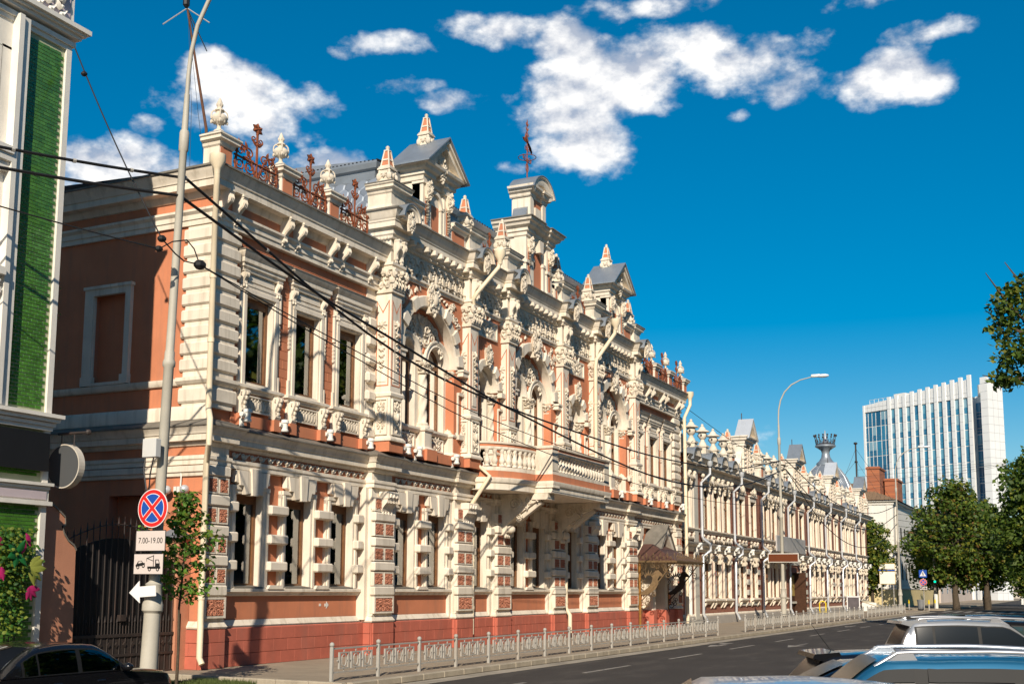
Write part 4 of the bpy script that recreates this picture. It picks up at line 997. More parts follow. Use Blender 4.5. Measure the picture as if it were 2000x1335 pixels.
def tower(c):
    y=-.45; m=MB().use(CREAM)
    m.box(c-1.2,c+1.2,y+.14,y+1.3,13.42,15.6)
    for s in (-1,1):
        x=c+s*.98; m.box(x-.26,x+.26,y,y+.5,13.42,15.4); m.use(TERRA); m.box(x-.1,x+.1,y-.012,y,13.6,14.3); m.box(x-.1,x+.1,y-.012,y,14.45,15.1); m.use(CREAM); m.box(x-.3,x+.3,y-.06,y+.5,14.3,14.42); m.box(x-.3,x+.3,y-.05,y+.5,13.42,13.58)
        m.box(c+s*.55-.09,c+s*.55+.09,y+.03,y+.3,13.42,14.55); m.box(c+s*.55-.13,c+s*.55+.13,y,y+.3,14.5,14.62); 
    m.use(TERRA); m.box(c-.45,c+.45,y+.125,y+.14,13.55,15.0); m.use(CREAM); m.arch(c,y+.14,14.62,[(.44,-.1),(.44,.08),(.58,.08),(.58,0)],0,PI,14); m.prism([(c-.14,14.95),(c+.14,14.95),(c+.2,15.42),(c-.2,15.42)],y-.12,y+.2)
    for s in (-1,1):     # side volutes
        P=[(c+s*1.22,13.45),(c+s*1.75,13.45),(c+s*1.7,13.9),(c+s*1.5,14.1),(c+s*1.36,14.5),(c+s*1.22,14.6)]; m.prism(P if s>0 else P[::-1],y+.2,y+.7); m.spiral((c+s*1.5,y+.18,13.85),.2,1.5,.05,0,s,14,6)
    pt=[(c-1.24,y+1.3),(c-1.24,y),(c-.72,y),(c-.72,y+.1),(c+.72,y+.1),(c+.72,y),(c+1.24,y),(c+1.24,y+1.3)]
    m.sweep(pt,[(0,15.34),(.05,15.38),(.06,15.5),(.12,15.54),(.12,15.66),(.26,15.74),(.3,15.84),(.38,15.88),(.42,16.0),(-.3,16.04)]); m.use(FLASH); m.sweep(pt,[(.42,15.99),(.46,15.99),(.46,16.03),(-.5,16.12)]); m.use(ZINC); m.box(c-1.2,c+1.2,y+.1,y+1.3,16.0,16.1); m.use(CREAM)
    # top stage
    m.box(c-.72,c+.72,y+.12,y+.85,16.05,17.2)
    for s in (-1,1): m.box(c+s*.58-.16,c+s*.58+.16,y+.04,y+.8,16.05,17.15)
    m.use(TERRA); m.box(c-.4,c+.4,y+.1,y+.12,16.3,17.1); m.use(CREAM); m.box(c-.28,c+.28,y+.03,y+.2,16.15,16.75)
    m.use(ZINC)
    for s in (-1,1):
        P=[(c+s*.72,16.05),(c+s*1.1,16.05),(c+s*1.02,16.2),(c+s*.9,16.35),(c+s*.82,16.6),(c+s*.72,16.7)]; m.prism(P if s>0 else P[::-1],y+.15,y+.75)
    m.use(CREAM)
    q=[(c-.78,y+.9),(c-.78,y+.06),(c-.34,y+.06),(c-.34,y+.14),(c+.34,y+.14),(c+.34,y+.06),(c+.78,y+.06),(c+.78,y+.9)]
    m.sweep(q,[(0,17.08),(.04,17.12),(.06,17.22),(.16,17.28),(.2,17.38),(.26,17.42),(.28,17.5),(-.3,17.52)])
    rr=1.15; zc=17.5+.52-rr; a0=math.acos(1.02/rr)
    m.arch(c,y+.05,zc,[(rr-.34,-.7),(rr-.34,.2),(rr-.24,.24),(rr-.1,.24),(rr-.05,.3),(rr,.3),(rr,-.7)],a0,PI-a0,14); m.prism([(c-1.0,17.45),(c+1.0,17.45)]+[(c+(rr-.1)*cos(a0+(PI-2*a0)*i/10),zc+(rr-.1)*sin(a0+(PI-2*a0)*i/10)) for i in range(11)],y+.15,y+.8)
    m.use(ZINC); m.arch(c,y+.05,zc,[(rr,-.8),(rr,.32),(rr+.03,.32),(rr+.03,-.8)],a0-.03,PI-a0+.03,14)
    B(m,'roof_tower',smooth=25)
    for s in (-1,1): inst(CARTOUCHE3,'gable_relief',MUS,(c+s*.98,y-.08,15.0),scale=(.8,1,1)); inst(DROP,'garland_drop',MUS,(c+s*.98,y-.02,14.9),scale=(.9,1,.5))
    v=MB().use(RUST); v.tube([(0,0,0),(0,0,2.5)],[.03,.015],6)
    for s in (-1,1):
        v.tube([(0,0,.35),(s*.12,0,.5),(s*.1,0,.68),(0,0,.78)],.016,5); v.spiral((s*.22,0,.95),.16,1.6,.016,PI if s>0 else 0,s,14,5); v.tube([(s*.05,0,.8),(s*.36,0,.86),(s*.4,0,1.02)],.014,5); v.spiral((s*.15,0,1.35),.12,1.4,.014,PI/2,s,12,5); v.spiral((s*.1,0,1.95),.1,1.4,.014,PI/2,s,12,5); v.leaf((s*.03,0,2.1),.2,.08,.02,s*.6)
    v.tube([(.36*cos(t),.36*sin(t),1.0) for t in [2*PI*i/14 for i in range(14)]],.015,5,True)
    v.prism([(-.3,1.62),(-.42,1.72),(-.22,1.74),(-.14,1.92),(-.02,1.86),(.1,1.7),(.12,1.5),(.3,1.42),(.42,1.28),(.46,1.36),(.34,1.52),(.16,1.62),(-.05,1.6)],-.02,.02); v.leaf((0,0,2.3),.28,.12,.03,0); v.leaf((0,0,2.3),.18,.1,.03,.8); v.leaf((0,0,2.3),.18,.1,.03,-.8)
    B(v,'weather_vane',smooth=40,loc=(c-.05,y+.5,17.95))
tower(WIDE[1]); low_attic(PC[2]+.5,WIDE[1]-1.7); low_attic(WIDE[1]+1.7,PC[3]-.5)
for x,s in ((NARROW[0],.95),(NARROW[1],1.2)): inst(CREST,'iron_crest',MUS,(x,-.3,13.42),scale=(s,1,.82))
# --- mansard roof of the centre
m=MB().use(ZINC); x0,x1=PC[0]-.5,PC[5]+.4; z0,z1=12.5,14.75; i0=.75
m.quad((x0,.1,z0),(x1,.1,z0),(x1-i0,.55,z1),(x0+i0,.55,z1)); m.quad((x0,8,z0),(x0,.1,z0),(x0+i0,.55,z1),(x0+i0,8,z1)); m.quad((x1,.1,z0),(x1,8,z0),(x1-i0,8,z1),(x1-i0,.55,z1))
m.sweep([(x0+i0,8),(x0+i0,.55),(x1-i0,.55),(x1-i0,8)],[(0,z1-.05),(.03,z1+.02),(.06,z1+.3),(.16,z1+.34),(.2,z1+.5),(.2,z1+.56)]); m.quad((x0+i0-.2,.35,z1+.56),(x1-i0+.2,.35,z1+.56),(x1-i0,4,z1+.9),(x0+i0,4,z1+.9)); m.quad((x0+i0-.2,.35,z1+.56),(x0+i0,4,z1+.9),(x0+i0,8,z1+.6),(x0+i0-.2,8,z1+.56))
m.use(BLACKM)
for k in range(50): m.tube([(x0+i0-.2,.35+k*.15,z1+.57),(x0+i0+.1,.35+k*.15,z1+.6)],.035,5)
for k in range(100): m.tube([(x0+i0-.1+k*.21,.34,z1+.57),(x0+i0-.1+k*.21,.5,z1+.59)],.035,5)
B(m,'mansard_roof')
tl=MB().use(TILEZ); tl.add([(-.2,0,.0),(0,0,-.17),(.2,0,0),(.2,.0,.2),(0,.02,.36),(-.2,.0,.2),(-.15,-.02,.03),(0,-.02,-.1),(.15,-.02,.03),(.15,-.02,.17),(0,-.02,.28),(-.15,-.02,.17)],[(6,7,8,9,10,11)]+[(i,(i+1)%6,(i+1)%6+6,i+6) for i in range(6)]); TL=tl.mesh('roof_scale')
ln=math.hypot(i0,z1-z0); tilt=math.atan2(i0,z1-z0)
for r in range(8):
    for k in range(15):
        yy=.35+(k+.5*(r%2))*.42; t=(r*.285+.15)/ln
        if t>.93 or yy>6.6: continue
        o=inst(TL,'roof_scale',MUS,(x0+i0*t-.015,yy,z0+(z1-z0)*t)); o.rotation_euler=(-tilt,0,-PI/2)
        o.rotation_euler=(Matrix.Rotation(-PI/2,3,'Z')@Matrix.Rotation(-tilt,3,'X')).to_euler()
for r in range(8):
    for k in range(52):
        xx=x0+.6+(k+.5*(r%2))*.42; t=(r*.285+.15)/ln
        if t>.93 or t<.35 or xx>x1-1: continue
        if (12.2<xx<14.4 or 24<xx<26 or 15.5<xx<17.5): 
            o=inst(TL,'roof_scale',MUS,(xx,.1+.45*t-.015,z0+(z1-z0)*t)); o.rotation_euler=(-math.atan2(.45,z1-z0),0,0)
# --- balcony
BAL=MB().use(CREAM)
cx0,cx1=PC[2],PC[3]; YB=-2.2
def curve(s,n=10):
    c=cx0 if s<0 else cx1; pts=[]
    for i in range(n+1):
        t=i/n*PI/2; pts.append((c+s*.25+s*2.35*cos(t),-.35-1.2*sin(t)))
    return pts
lf=curve(-1); rt=curve(1)[::-1]
bp=lf+[(cx0-.25,YB),(cx1+.25,YB)]+rt
BAL.sweep(bp,[(-.55,5.30),(-.02,5.30),(.0,5.34),(.0,5.52),(.05,5.56),(.09,5.66),(.09,5.72),(0,5.74)]); poly=[(x,y) for x,y in bp]; BAL.prism([(x,y) for x,y in bp]+[(bp[-1][0],.1),(bp[0][0],.1)],5.315,5.34,'z'); BAL.prism([(x,y) for x,y in bp]+[(bp[-1][0],.1),(bp[0][0],.1)],5.9,6.02,'z')
BAL.use(TERRA); BAL.sweep(bp,[(.02,5.72),(.02,5.96),(-.05,5.98)]); BAL.use(CREAM); BAL.sweep(bp,[(.0,5.94),(.02,5.97),(.02,6.1),(-.2,6.12)]); BALO=B(BAL,'balcony',smooth=25)
for s,pts in ((-1,lf),(0,[(cx0+.25,YB),(cx1-.25,YB)]),(1,rt)):
    m=MB().use(CREAM); m.sweep(pts,[(-.2,6.70),(.02,6.70),(.04,6.74),(.04,6.80)]); m.use(TERRA); m.sweep(pts,[(.03,6.80),(.03,6.88),(-.2,6.88)]); m.use(CREAM2); m.sweep(pts,[(.03,6.88),(.08,6.90),(.08,6.97),(-.24,6.98),(-.24,6.9)]); B(m,'balcony_rail',parent=BALO)
    L=[0]
    for a,b in zip(pts,pts[1:]): L.append(L[-1]+math.hypot(b[0]-a[0],b[1]-a[1]))
    n=int(L[-1]/.27)
    for k in range(n):
        t=L[-1]*(k+.5)/n; i=max(j for j in range(len(L)-1) if L[j]<=t); q=(t-L[i])/(L[i+1]-L[i])
        x=pts[i][0]+(pts[i+1][0]-pts[i][0])*q; yy=pts[i][1]+(pts[i+1][1]-pts[i][1])*q
        inst(BALUSTER,'baluster',BALO,(x,yy+.09 if s==0 else yy+.04,6.12),scale=(1,1,1.04))
for c in (cx0,cx1):
    m=MB().use(CREAM2); m.box(c-.26,c+.26,YB-.02,YB+.7,6.08,6.96); m.use(TERRA); m.box(c-.265,c+.265,YB-.025,YB+.7,6.86,6.9); m.use(CREAM2); m.box(c-.3,c+.3,YB-.06,YB+.74,6.9,7.0); m.use(TERRA); m.box(c-.28,c+.28,YB-.04,YB+.7,5.72,5.97); m.use(CREAM); m.box(c-.30,c+.30,YB-.06,YB+.7,5.5,5.72); B(m,'balcony_pier',parent=BALO)
    m=MB().use(CREAM2); P=[(YC,5.3),(YB+.35,5.3),(YB+.35,5.12),(YB+.7,4.98),(-.7,4.45),(-.42,4.2),(-.45,3.95),(-.3,3.85),(YC,3.85)]
    m.prism(P,c-.24,c+.24,'x')
    m.use(CREAM)
    for s in (-1,1):
        X=c+s*.245
        f=MB().use(CREAM2); f.spiral((-.0,0,0),.26,2.2,.035,0,1,22,5,y=.03); f.spiral((.52,0,.12),.17,1.8,.03,0,1,16,5,y=.03); f.spiral((.86,0,.2),.12,1.6,.025,0,1,12,5,y=.03); f.spiral((.16,0,-.42),.13,1.5,.025,0,-1,12,5,y=.03)
        for k in range(6): f.leaf((-.1+k*.2,0,-.1+k*.03),.24,.09,.05,k*1.1)
        merge(m,f,T((X,-.75,4.95))@RZ(-PI/2 if s<0 else PI/2) @ (Matrix() if s<0 else MX))
    m.tube([(c,YB+.5,5.05),(c,-.75,4.38)],.14,8); m.box(c-.3,c+.3,YB+.15,YB+.75,5.08,5.3)
    m.blob((c,YB+.6,4.95),.12,.14,.1,8,5); m.blob((c,-.45,4.05),.2,.2,.16,8,5)
    for k in range(4): m.blob((c-.2+.13*k,-.35,3.82),.05,.07,.1,6,4)
    B(m,'balcony_console',parent=BALO,smooth=45)
# --- wall spotlights on the mid cornice
SPOT=MB().use(WHITEP); SPOT.lathe([(.11,0),(.12,.02),(.12,.05),(.095,.07),(.095,.24),(.125,.26),(.125,.34),(.11,.36)],12); SPOT.tube([(0,0,.16),(0,.18,.16),(0,.22,.1)],.03,6); SPOT.tube([(-.22,.05,.2),(-.05,.05,.19)],.075,8); SPOT.box(-.05,.05,.15,.25,-.12,.1)
SPOT=SPOT.mesh('wall_spotlight',smooth=40)
for x,y in ((1.0,-.42),(3.0,-.1),(5.15,-.1),(7.3,-.1),(9.0,-.4),(9.7,-.4),(12.2,-.4),(14.1,-.62),(23.6,-.4),(26.3,-.4),(28.2,-.4),(31.4,-.1),(33.2,-.1),(35.6,-.1),(37.4,-.42)): inst(SPOT,'wall_spotlight',MUS,(x,y,6.03),scale=(.88,)*3)
# --- downpipes
def pipe(name,pts,r=.085,mat_=None,funnel=True):
    m=MB().use(mat_ or PIPEM); m.tube(pts,r,10)
    if funnel: x,y,z=pts[0]; m.lathe([(r,-.1),(r+.02,.05),(.2,.22),(.2,.4),(.17,.4)],12,(x,y,z-.1))
    for a,b in zip(pts,pts[1:]):
        L=(Vector(b)-Vector(a)).length
        for k in range(1,int(L/1.6)+1):
            p=Vector(a).lerp(Vector(b),k*1.6/L) if k*1.6<L else None
            if p: d=(Vector(b)-Vector(a)).normalized()*.05; m.tube([p-d,p+d],r+.014,10)
    return B(m,name,smooth=45)
pipe('downpipe',[(-.6,-.50,12.1),(-.6,-.5,11.6),(-.2,-.16,11.1),(-.17,-.15,6.35),(-.17,-.15,6.2),(-.52,-.50,5.9),(-.52,-.5,5.3),(-.16,-.14,4.9),(-.16,-.14,1.25),(-.22,-.2,1.0),(-.22,-.2,.3),(-.22,-.28,.15)],.075)
pipe('downpipe',[(13.6,-1.3,13.3),(13.6,-1.25,13.0),(12.95,-.75,12.0),(12.95,-.6,11.8),(13.62,-.35,10.9),(13.62,-.35,7.3),(13.6,-.4,6.2),(13.7,-.9,5.75),(13.6,-.2,4.7),(13.95,-.12,4.5),(13.95,-.12,.4)],.075)
pipe('downpipe',[(25.15,-1.3,13.25),(25.15,-1.25,12.9),(24.5,-.65,11.7),(24.5,-.6,11.4),(24.5,-.6,6.3),(24.3,-.75,5.6),(22.4,-.4,5.0),(22.3,-.1,4.6),(22.3,-.1,1.2),(22.25,-.3,.9),(22.25,-.3,.2)],.085)
pipe('downpipe',[(LX+.35,-.55,12.1),(LX+.35,-.55,11.7),(LX+.1,-.3,11.0),(LX+.1,-.3,.2)],.09)
# entrance: gabled doorcase
m=MB().use(CREAM); c=RW[1]-.2; y=YW-.02
for s in (-1,1): m.box(c+s*.95-.2,c+s*.95+.2,y-.55,y,.95,3.35); m.box(c+s*.95-.26,c+s*.95+.26,y-.62,y,3.35,3.6); m.box(c+s*.95-.22,c+s*.95+.22,y-.58,y,2.2,2.4)
m.use(REDP)
for s in (-1,1): m.box(c+s*.95-.24,c+s*.95+.24,y-.6,y,0,.95)
m.use(CREAM); m.prism([(c-1.3,3.72),(c+1.3,3.72),(c,5.0)],y-.5,y); 
for s in (-1,1):
    P=[(c+s*1.35,3.62),(c+s*1.05,3.62),(c,4.68),(c,4.98)]; m.prism(P if s>0 else P[::-1],y-.95,y-.5)
m.use(FLASH)
for s in (-1,1):
    P=[(c+s*1.42,3.58),(c+s*1.42,3.64),(c,5.1),(c,5.02)]; m.prism(P if s>0 else P[::-1],y-1.02,y)
m.use(TERRA); m.prism([(c-.8,3.75),(c+.8,3.75),(c,4.55)],y-.52,y-.5); B(m,'entrance_gable')
m=MB().use(WOOD); m.box(c-.75,c+.75,YW+.1,YW+.16,.1,3.2); m.box(c-.7,c-.05,YW+.06,YW+.1,.3,1.4); m.box(c+.05,c+.7,YW+.06,YW+.1,.3,1.4); m.box(c-.7,c-.05,YW+.06,YW+.1,1.6,3.0); m.box(c+.05,c+.7,YW+.06,YW+.1,1.6,3.0); B(m,'entrance_door')
# twin floodlight on the side wall, with its cable
m=MB().use(ZINC2); 
for dy in (-.28,.28): m.blob((-.2,.75+dy,4.28),.13,.11,.11,10,7)
m.use(WHITEP); m.box(-.16,0,.66,.74,4.22,4.36); m.box(-.16,0,.77,.85,4.22,4.36); m.tube([(-.03,.78,4.85),(-.05,.72,4.6),(-.03,.75,4.2),(-.03,.8,3.0)],.02,5); B(m,'twin_floodlight',smooth=40)
# paint marks below the sill
m=MB().use(WHITEP); m.prism([(5.62,1.42),(5.62,1.5),(5.7,1.5),(5.7,1.56),(5.82,1.46),(5.7,1.36),(5.7,1.42)],YW-.012,YW-.004); m.box(5.35,5.44,YW-.012,YW-.004,1.43,1.5); B(m,'paint_mark')
# ---------------------------------------------------------------- ground, road, pavement
ASPH=mat('worn asphalt',(.060,.051,.044),.9,.18,.35,.35,30,.3,60,(.11,.095,.08),.5,(.25,.9,1))
PAVE=mat('pavement asphalt',(.36,.29,.21),.9,.14,.6,.25,40,.25,50,(.15,.12,.09),.4)
KERBM=mat('concrete kerb',(.42,.36,.27),.9,.15,1.5,.2,40,.2,30,(.2,.16,.12),.5)
DUST=mat('kerbside dust',(.38,.33,.26),.95,.2,1.2,.2,30,0,1,(.12,.1,.085),.7,(.3,2,1))
PAINT=mat('worn road paint',(.34,.31,.27),.8,.2,3,.3,12,0,1,(.09,.08,.07),.9,(2,6,1))
GRASSM=mat('grass',(.075,.10,.025),.8,.4,6)
m=MB().use(ASPH); m.quad((-400,-600,-.14),(2500,-600,-.14),(2500,900,-.14),(-400,900,-.14)); struct(m.build('ground'))
m=MB().use(PAVE); m.box(-1.3,103.5,-5.0,9,-.13,0); m.box(-90,-5.2,-3.4,9,-.13,-.0); m.box(112,330,-5.5,3,-.13,0); m.box(-120,330,-40,-19.4,-.13,0); struct(m.build('pavement'))
m=MB().use(KERBM)
for k in range(105):
    if k<104: m.cbox(-1.3+k*1.0+.004,-.3+k*1.0-.004,-5.16,-5.0,-.14,.012,.02)
for k in range(6): m.cbox(-1.46,-1.3,-5.0+k*.85+.004,-4.15+k*.85-.004,-.14,.012,.02)
for k in range(80): m.cbox(-90+k*1.06,-89.0+k*1.06,-3.56,-3.4,-.14,.012,.02)
for k in range(200): m.cbox(112+k,112.99+k,-5.66,-5.5,-.14,.012,.02)
struct(m.build('kerb'))
m=MB().use(DUST); m.quad((-1.3,-5.7,-.135),(104,-5.7,-.135),(104,-5.16,-.135),(-1.3,-5.16,-.135)); struct(m.build('road_dust'))
m=MB().use(PAINT)
for k in range(14): m.box(-8+k*7.0,-4.6+k*7.0,-7.45,-7.33,-.136,-.133)
for k in range(10): m.box(103+.0,111,-6.6-k*1.0,-6.15-k*1.0,-.136,-.133) 
def arrow(x,y): m.add([(x,y,-.134),(x+2.2,y,-.134),(x+2.2,y-.1,-.134),(x,y-.1,-.134)],[(0,1,2,3)]); m.add([(x-1.4,y-.05,-.134),(x+.2,y+.28,-.134),(x+.2,y-.38,-.134)],[(0,1,2)])
arrow(22.5,-6.2); arrow(24,-8.8); arrow(50,-6.4); m.add([(23.6,-6.25,-.1335),(24.4,-6.25,-.1335),(24.4,-5.85,-.1335),(23.6,-5.95,-.1335)],[(0,1,2,3)])
struct(m.build('road_markings'))
def blades(name,x0,x1,y0,y1,z,n,hh,matr,seed=1):
    r=np.random.RandomState(seed); V=np.zeros((n,3,3)); x=x0+(x1-x0)*r.rand(n); y=y0+(y1-y0)*r.rand(n); a=r.rand(n)*6.28; h_=hh*(.4+.8*r.rand(n)); w_=.008+.01*r.rand(n)
    V[:,0]=np.c_[x-np.cos(a)*w_,y-np.sin(a)*w_,np.full(n,z)]; V[:,1]=np.c_[x+np.cos(a)*w_,y+np.sin(a)*w_,np.full(n,z)]; V[:,2]=np.c_[x+(r.rand(n)-.5)*h_,y+(r.rand(n)-.5)*h_,z+h_]
    return npmesh(name,V.reshape(-1,3),np.arange(3*n).reshape(n,3),matr)
def npmesh(name,V,F,mats,mi=None,smooth=False):
    me=bpy.data.meshes.new(name); k=F.shape[1]; me.vertices.add(len(V)); me.vertices.foreach_set('co',V.astype(np.float32).ravel())
    me.loops.add(F.size); me.loops.foreach_set('vertex_index',F.astype(np.int32).ravel()); me.polygons.add(len(F)); me.polygons.foreach_set('loop_start',np.arange(0,F.size,k,dtype=np.int32)); me.polygons.foreach_set('loop_total',np.full(len(F),k,dtype=np.int32))
    for q in (mats if isinstance(mats,(list,tuple)) else [mats]): me.materials.append(q)
    if mi is not None: me.polygons.foreach_set('material_index',mi.astype(np.int32))
    me.update(calc_edges=True); me.validate(); return me
m=MB().use(mat('verge soil',(.10,.075,.045),.95,.3,5)); m.box(-5.2,-2.2,-3.4,-1.9,-.13,-.06); struct(m.build('verge_soil'))
o=inst(blades('grass',-5.1,-2.2,-3.4,-1.9,-.07,9000,.13,GRASSM),'grass'); o['kind']='stuff'
# ---------------------------------------------------------------- the green tiled building on the left
GT=mat('green glazed tile',(.075,.21,.03),.16,.25,6,.1,30,.05,20,spec=.6,coat=.35,rnd=.22)
GROUT=mat('tile grout',(.42,.44,.28),.9,.1,4); WHITES=mat('white painted trim',(.78,.74,.66),.7,.06,2,.05,40,.1,30,(.5,.45,.38),.3); LILAC=mat('lilac painted panel',(.52,.44,.46),.8,.06,3)
GB=empty('green_tiled_building','tall building faced with green glazed tiles and white trim at the left edge','building')
G=lambda mb,name,smooth=None,parent=None,loc=(0,0,0): mb.build(name,None,parent or GB,smooth,loc)
GX=-5.2; GY=-.25
m=MB().use(mat('pale side wall',(.5,.46,.40),.9,.1,1,.1,30)); m.box(-30,GX-.01,GY+.05,9,-.1,19); G(m,'wall')
m=MB().use(GROUT); m.box(-6.5,GX-.14,GY-.0,GY+.06,0,13.2); G(m,'tile_ground')
me=MB().use(GT).cbox(-.069,.069,-.012,.0,-.031,.031,.004).mesh('green_tile'); tiles=[]
z=.25; r=0
while z<13.05:
    if not(3.9<z<4.15 or 5.05<z<5.45):
        x=-6.42+(r%2)*.075
        while x<GX-.2:
            tiles.append((x,z)); x+=.15
    z+=.075; r+=1
tiles=[t for t in tiles if not(t[0]<-6.3 and t[1]>5.4)]
vis=[t for t in tiles if t[1]>5.4]; rest=[t for t in tiles if t[1]<=5.4]
rr=random.Random(4); 
big=vis[:300]
for x,z in big: inst(me,'green_tile',GB,(x+rr.uniform(-.003,.003),GY-.002,z+rr.uniform(-.003,.003)))
m=MB(); GTS=[mat('green glazed tile %d'%k,c,.16,.2,6,.1,30,.05,20,spec=.6,coat=.35) for k,c in enumerate(((.07,.19,.028),(.055,.16,.025),(.085,.23,.034),(.075,.205,.03)))]
for x,z in vis[300:]+rest:
    m.use(rr.choice(GTS)); dx,dz,dy=rr.uniform(-.003,.003),rr.uniform(-.003,.003),rr.uniform(0,.003); m.box(x-.069+dx,x+.069+dx,GY-.014-dy,GY,z-.031+dz,z+.031+dz)
o=G(m,'green_tiles'); o['kind']='stuff'
m=MB().use(WHITES)
m.box(GX-.14,GX,GY-.06,GY+.3,0,13.2); m.box(GX-.02,GX+.05,GY+.0,GY+.3,0,12.2); m.box(-6.62,-6.40,GY-.16,GY+.1,5.4,13.3); m.box(-6.72,-6.60,GY-.22,GY+.1,5.4,13.3)
for z,d in ((5.05,.10),(5.13,.14),(5.22,.2),(5.30,.26)): m.box(-30,GX+d-.08,GY-d,GY+.1,z,z+.075)
for z,d in ((3.86,.12),(3.93,.17)): m.box(-30,GX+d-.1,GY-d,GY+.1,z,z+.06)
m.box(-30,GX+.02,GY-.08,GY+.1,3.62,3.86); m.use(LILAC); m.box(-30,GX-.05,GY-.1,GY-.08,3.66,3.82); m.use(WHITES); m.box(-30,GX+.07,GY-.15,GY+.1,3.54,3.62)
for z,d in ((13.15,.05),(13.25,.1),(13.42,.18),(13.5,.25),(13.56,.32)): m.box(-30,GX+d-.04,GY-d,GY+.5,z,z+.1)
m.box(-30,GX+.02,GY-.04,GY+.6,13.66,19); m.use(LILAC); m.box(-6.6,GX-.1,GY-.06,GY,13.75,15.0); G(m,'white_trim')
m=MB().use(WHITES)
for k in range(6): m.box(GX-.02,GX+.0,GY,GY,0,0) if False else None
hh=MB().use(WHITES)
for x in (-6.2,-5.9,-5.6):
    for k in range(8): hh.leaf((x,GY-.07,13.75+k*.16),.26,.14,.1,(-1)**k*.7); hh.blob((x,GY-.12,13.8+k*.16),.05,.06,.05,6,4)
    hh.spiral((x,GY-.09,14.3),.13,1.5,.03,0,1,12,5)
G(hh,'carved_frieze',50)
# bay with windows left of the tiles
m=MB().use(WHITES); m.box(-9.5,-6.72,GY-.5,GY+.1,5.4,13.2) if False else None
m.box(-9.5,-6.7,GY-.02,GY+.1,5.4,8.2); m.box(-9.5,-6.7,GY-.02,GY+.1,12.55,13.2); m.box(-6.95,-6.7,GY-.02,GY+.1,8.2,12.6); m.box(-9.5,-6.7,GY-.26,GY+.05,10.35,10.5); m.box(-9.5,-6.72,GY-.22,GY+.05,10.2,10.35); m.box(-9.5,-6.72,GY-.16,GY+.05,10.02,10.2); m.box(-9.5,-6.9,GY-.14,GY,9.98,10.04)
m.box(-9.5,-6.75,GY-.3,GY,7.9,8.05); m.box(-9.5,-6.78,GY-.22,GY,7.55,7.66)
for k in range(16): m.blob((-6.85-.09*k,GY-.2,7.78+.05*sin(k*.9)),.06,.06,.05,6,4)
G(m,'bay_front')
m=MB().use(LILAC); m.box(-9.5,-6.95,GY-.01,GY+.02,8.1,9.98); G(m,'lilac_panel')
m=MB().use(WHITES)
for x in (-7.12,-7.62): 
    m.box(x-.17,x-.13,GY-.08,GY,8.3,9.4); m.box(x+.13,x+.17,GY-.08,GY,8.3,9.4); m.arch(x,GY,9.4,[(.13,0),(.13,.08),(.17,.08),(.17,0)],0,PI,10); m.prism([(x-.05,9.52),(x+.05,9.52),(x,9.72)],GY-.08,GY)
G(m,'gothic_tracery')
m=MB().use(WHITES); y=GY+.08; m.box(-7.02,-6.94,y-.1,y,10.5,12.56); m.box(-9.5,-7.02,y-.1,y,11.68,11.78); m.box(-9.5,-7.02,y-.08,y,10.5,10.6); w_=G(m,'window'); m=MB().use(GLASS); m.box(-9.5,-7.02,y-.05,y-.04,10.6,12.56); G(m,'pane',parent=w_); m=MB().use(BLIND); m.box(-9.5,-7.02,y-.005,y,10.6,12.56); G(m,'window_blind',parent=w_)
# service pipe and weed on the corner
m=MB().use(WHITES); m.tube([(GX+.08,GY+.4,0),(GX+.08,GY+.4,11.4)],.06,8); G(m,'downpipe')
# blank fascia board and hanging disc sign
o=MB().use(BLACKM).box(-9.5,-5.3,-.42,-.33,4.22,4.98).build('fascia_board'); tag(o,'black blank shop fascia board fixed across the green tiles','sign')
s=empty('hanging_sign','round blank grey disc sign hanging from an iron bracket','sign',(-4.72,-.28,4.38))
m=MB().use(mat('dark grey sign face',(.075,.078,.08),.5,.05)); P=[]
m.lathe([(.44,-.07),(.44,.07)],40); 
face=m.mesh('sign_face'); face.transform(Matrix.Rotation(PI/2,4,'Y')); inst(face,'sign_face',s)
m=MB().use(mat('pale sign rim',(.55,.50,.42),.5,.15,3,0,1,0,1,(.3,.2,.1),.4)); m.lathe([(.43,-.08),(.455,-.08),(.455,.08),(.43,.08)],40,cap=False); face=m.mesh('sign_rim'); face.transform(Matrix.Rotation(PI/2,4,'Y')); inst(face,'sign_rim',s)
m=MB().use(IRON); m.tube([(0,.25,.68),(0,-.55,.68)],.028,8); m.blob((0,-.58,.68),.06,.06,.06,8,6); 
for y in (-.2,.15): m.tube([(0,y,.66),(0,y,.42)],.014,5)
m.build('bracket',None,s)
# gate between the two buildings
PIERW=mat('gate pier stucco',(.55,.25,.15),.9,.12,1.2,.06,40,.2,30,(.3,.13,.08),.35)
m=MB().use(PIERW); P=[(GX,-.1),(-4.1,-.1),(-4.15,2.68),(-4.22,2.77),(-4.38,2.86),(-4.5,3.0),(-4.56,3.14),(-4.48,3.2),(-4.5,3.34),(-4.75,3.52),(-5.0,3.65),(GX,3.75)]
m.prism(P,-.1,.15); m.use(FLASH)
for a,b in zip(P[2:],P[3:]): m.prism([a,b,(b[0],b[1]+.04),(a[0],a[1]+.04)],-.13,.18)
o=m.build('gate_wall'); tag(o,'terracotta garden wall with a scrolled top beside the iron gate','wall')
m=MB().use(PIERW); m.box(-.45,.0,.36,.95,-.1,3.1); m.use(ZINC); m.add([(-.55,.26,3.1),(.0,.26,3.1),(.0,1.05,3.1),(-.55,1.05,3.1),(-.2,.65,3.4)],[(0,1,4),(1,2,4),(2,3,4),(3,0,4),(3,2,1,0)]); o=m.build('gate_pier'); tag(o,'terracotta gate pier against the mansion behind the young tree','pier')
gt=empty('iron_gate','dark iron driveway gate with spear tops and arched sheet','gate',(-2.3,.45,-.1))
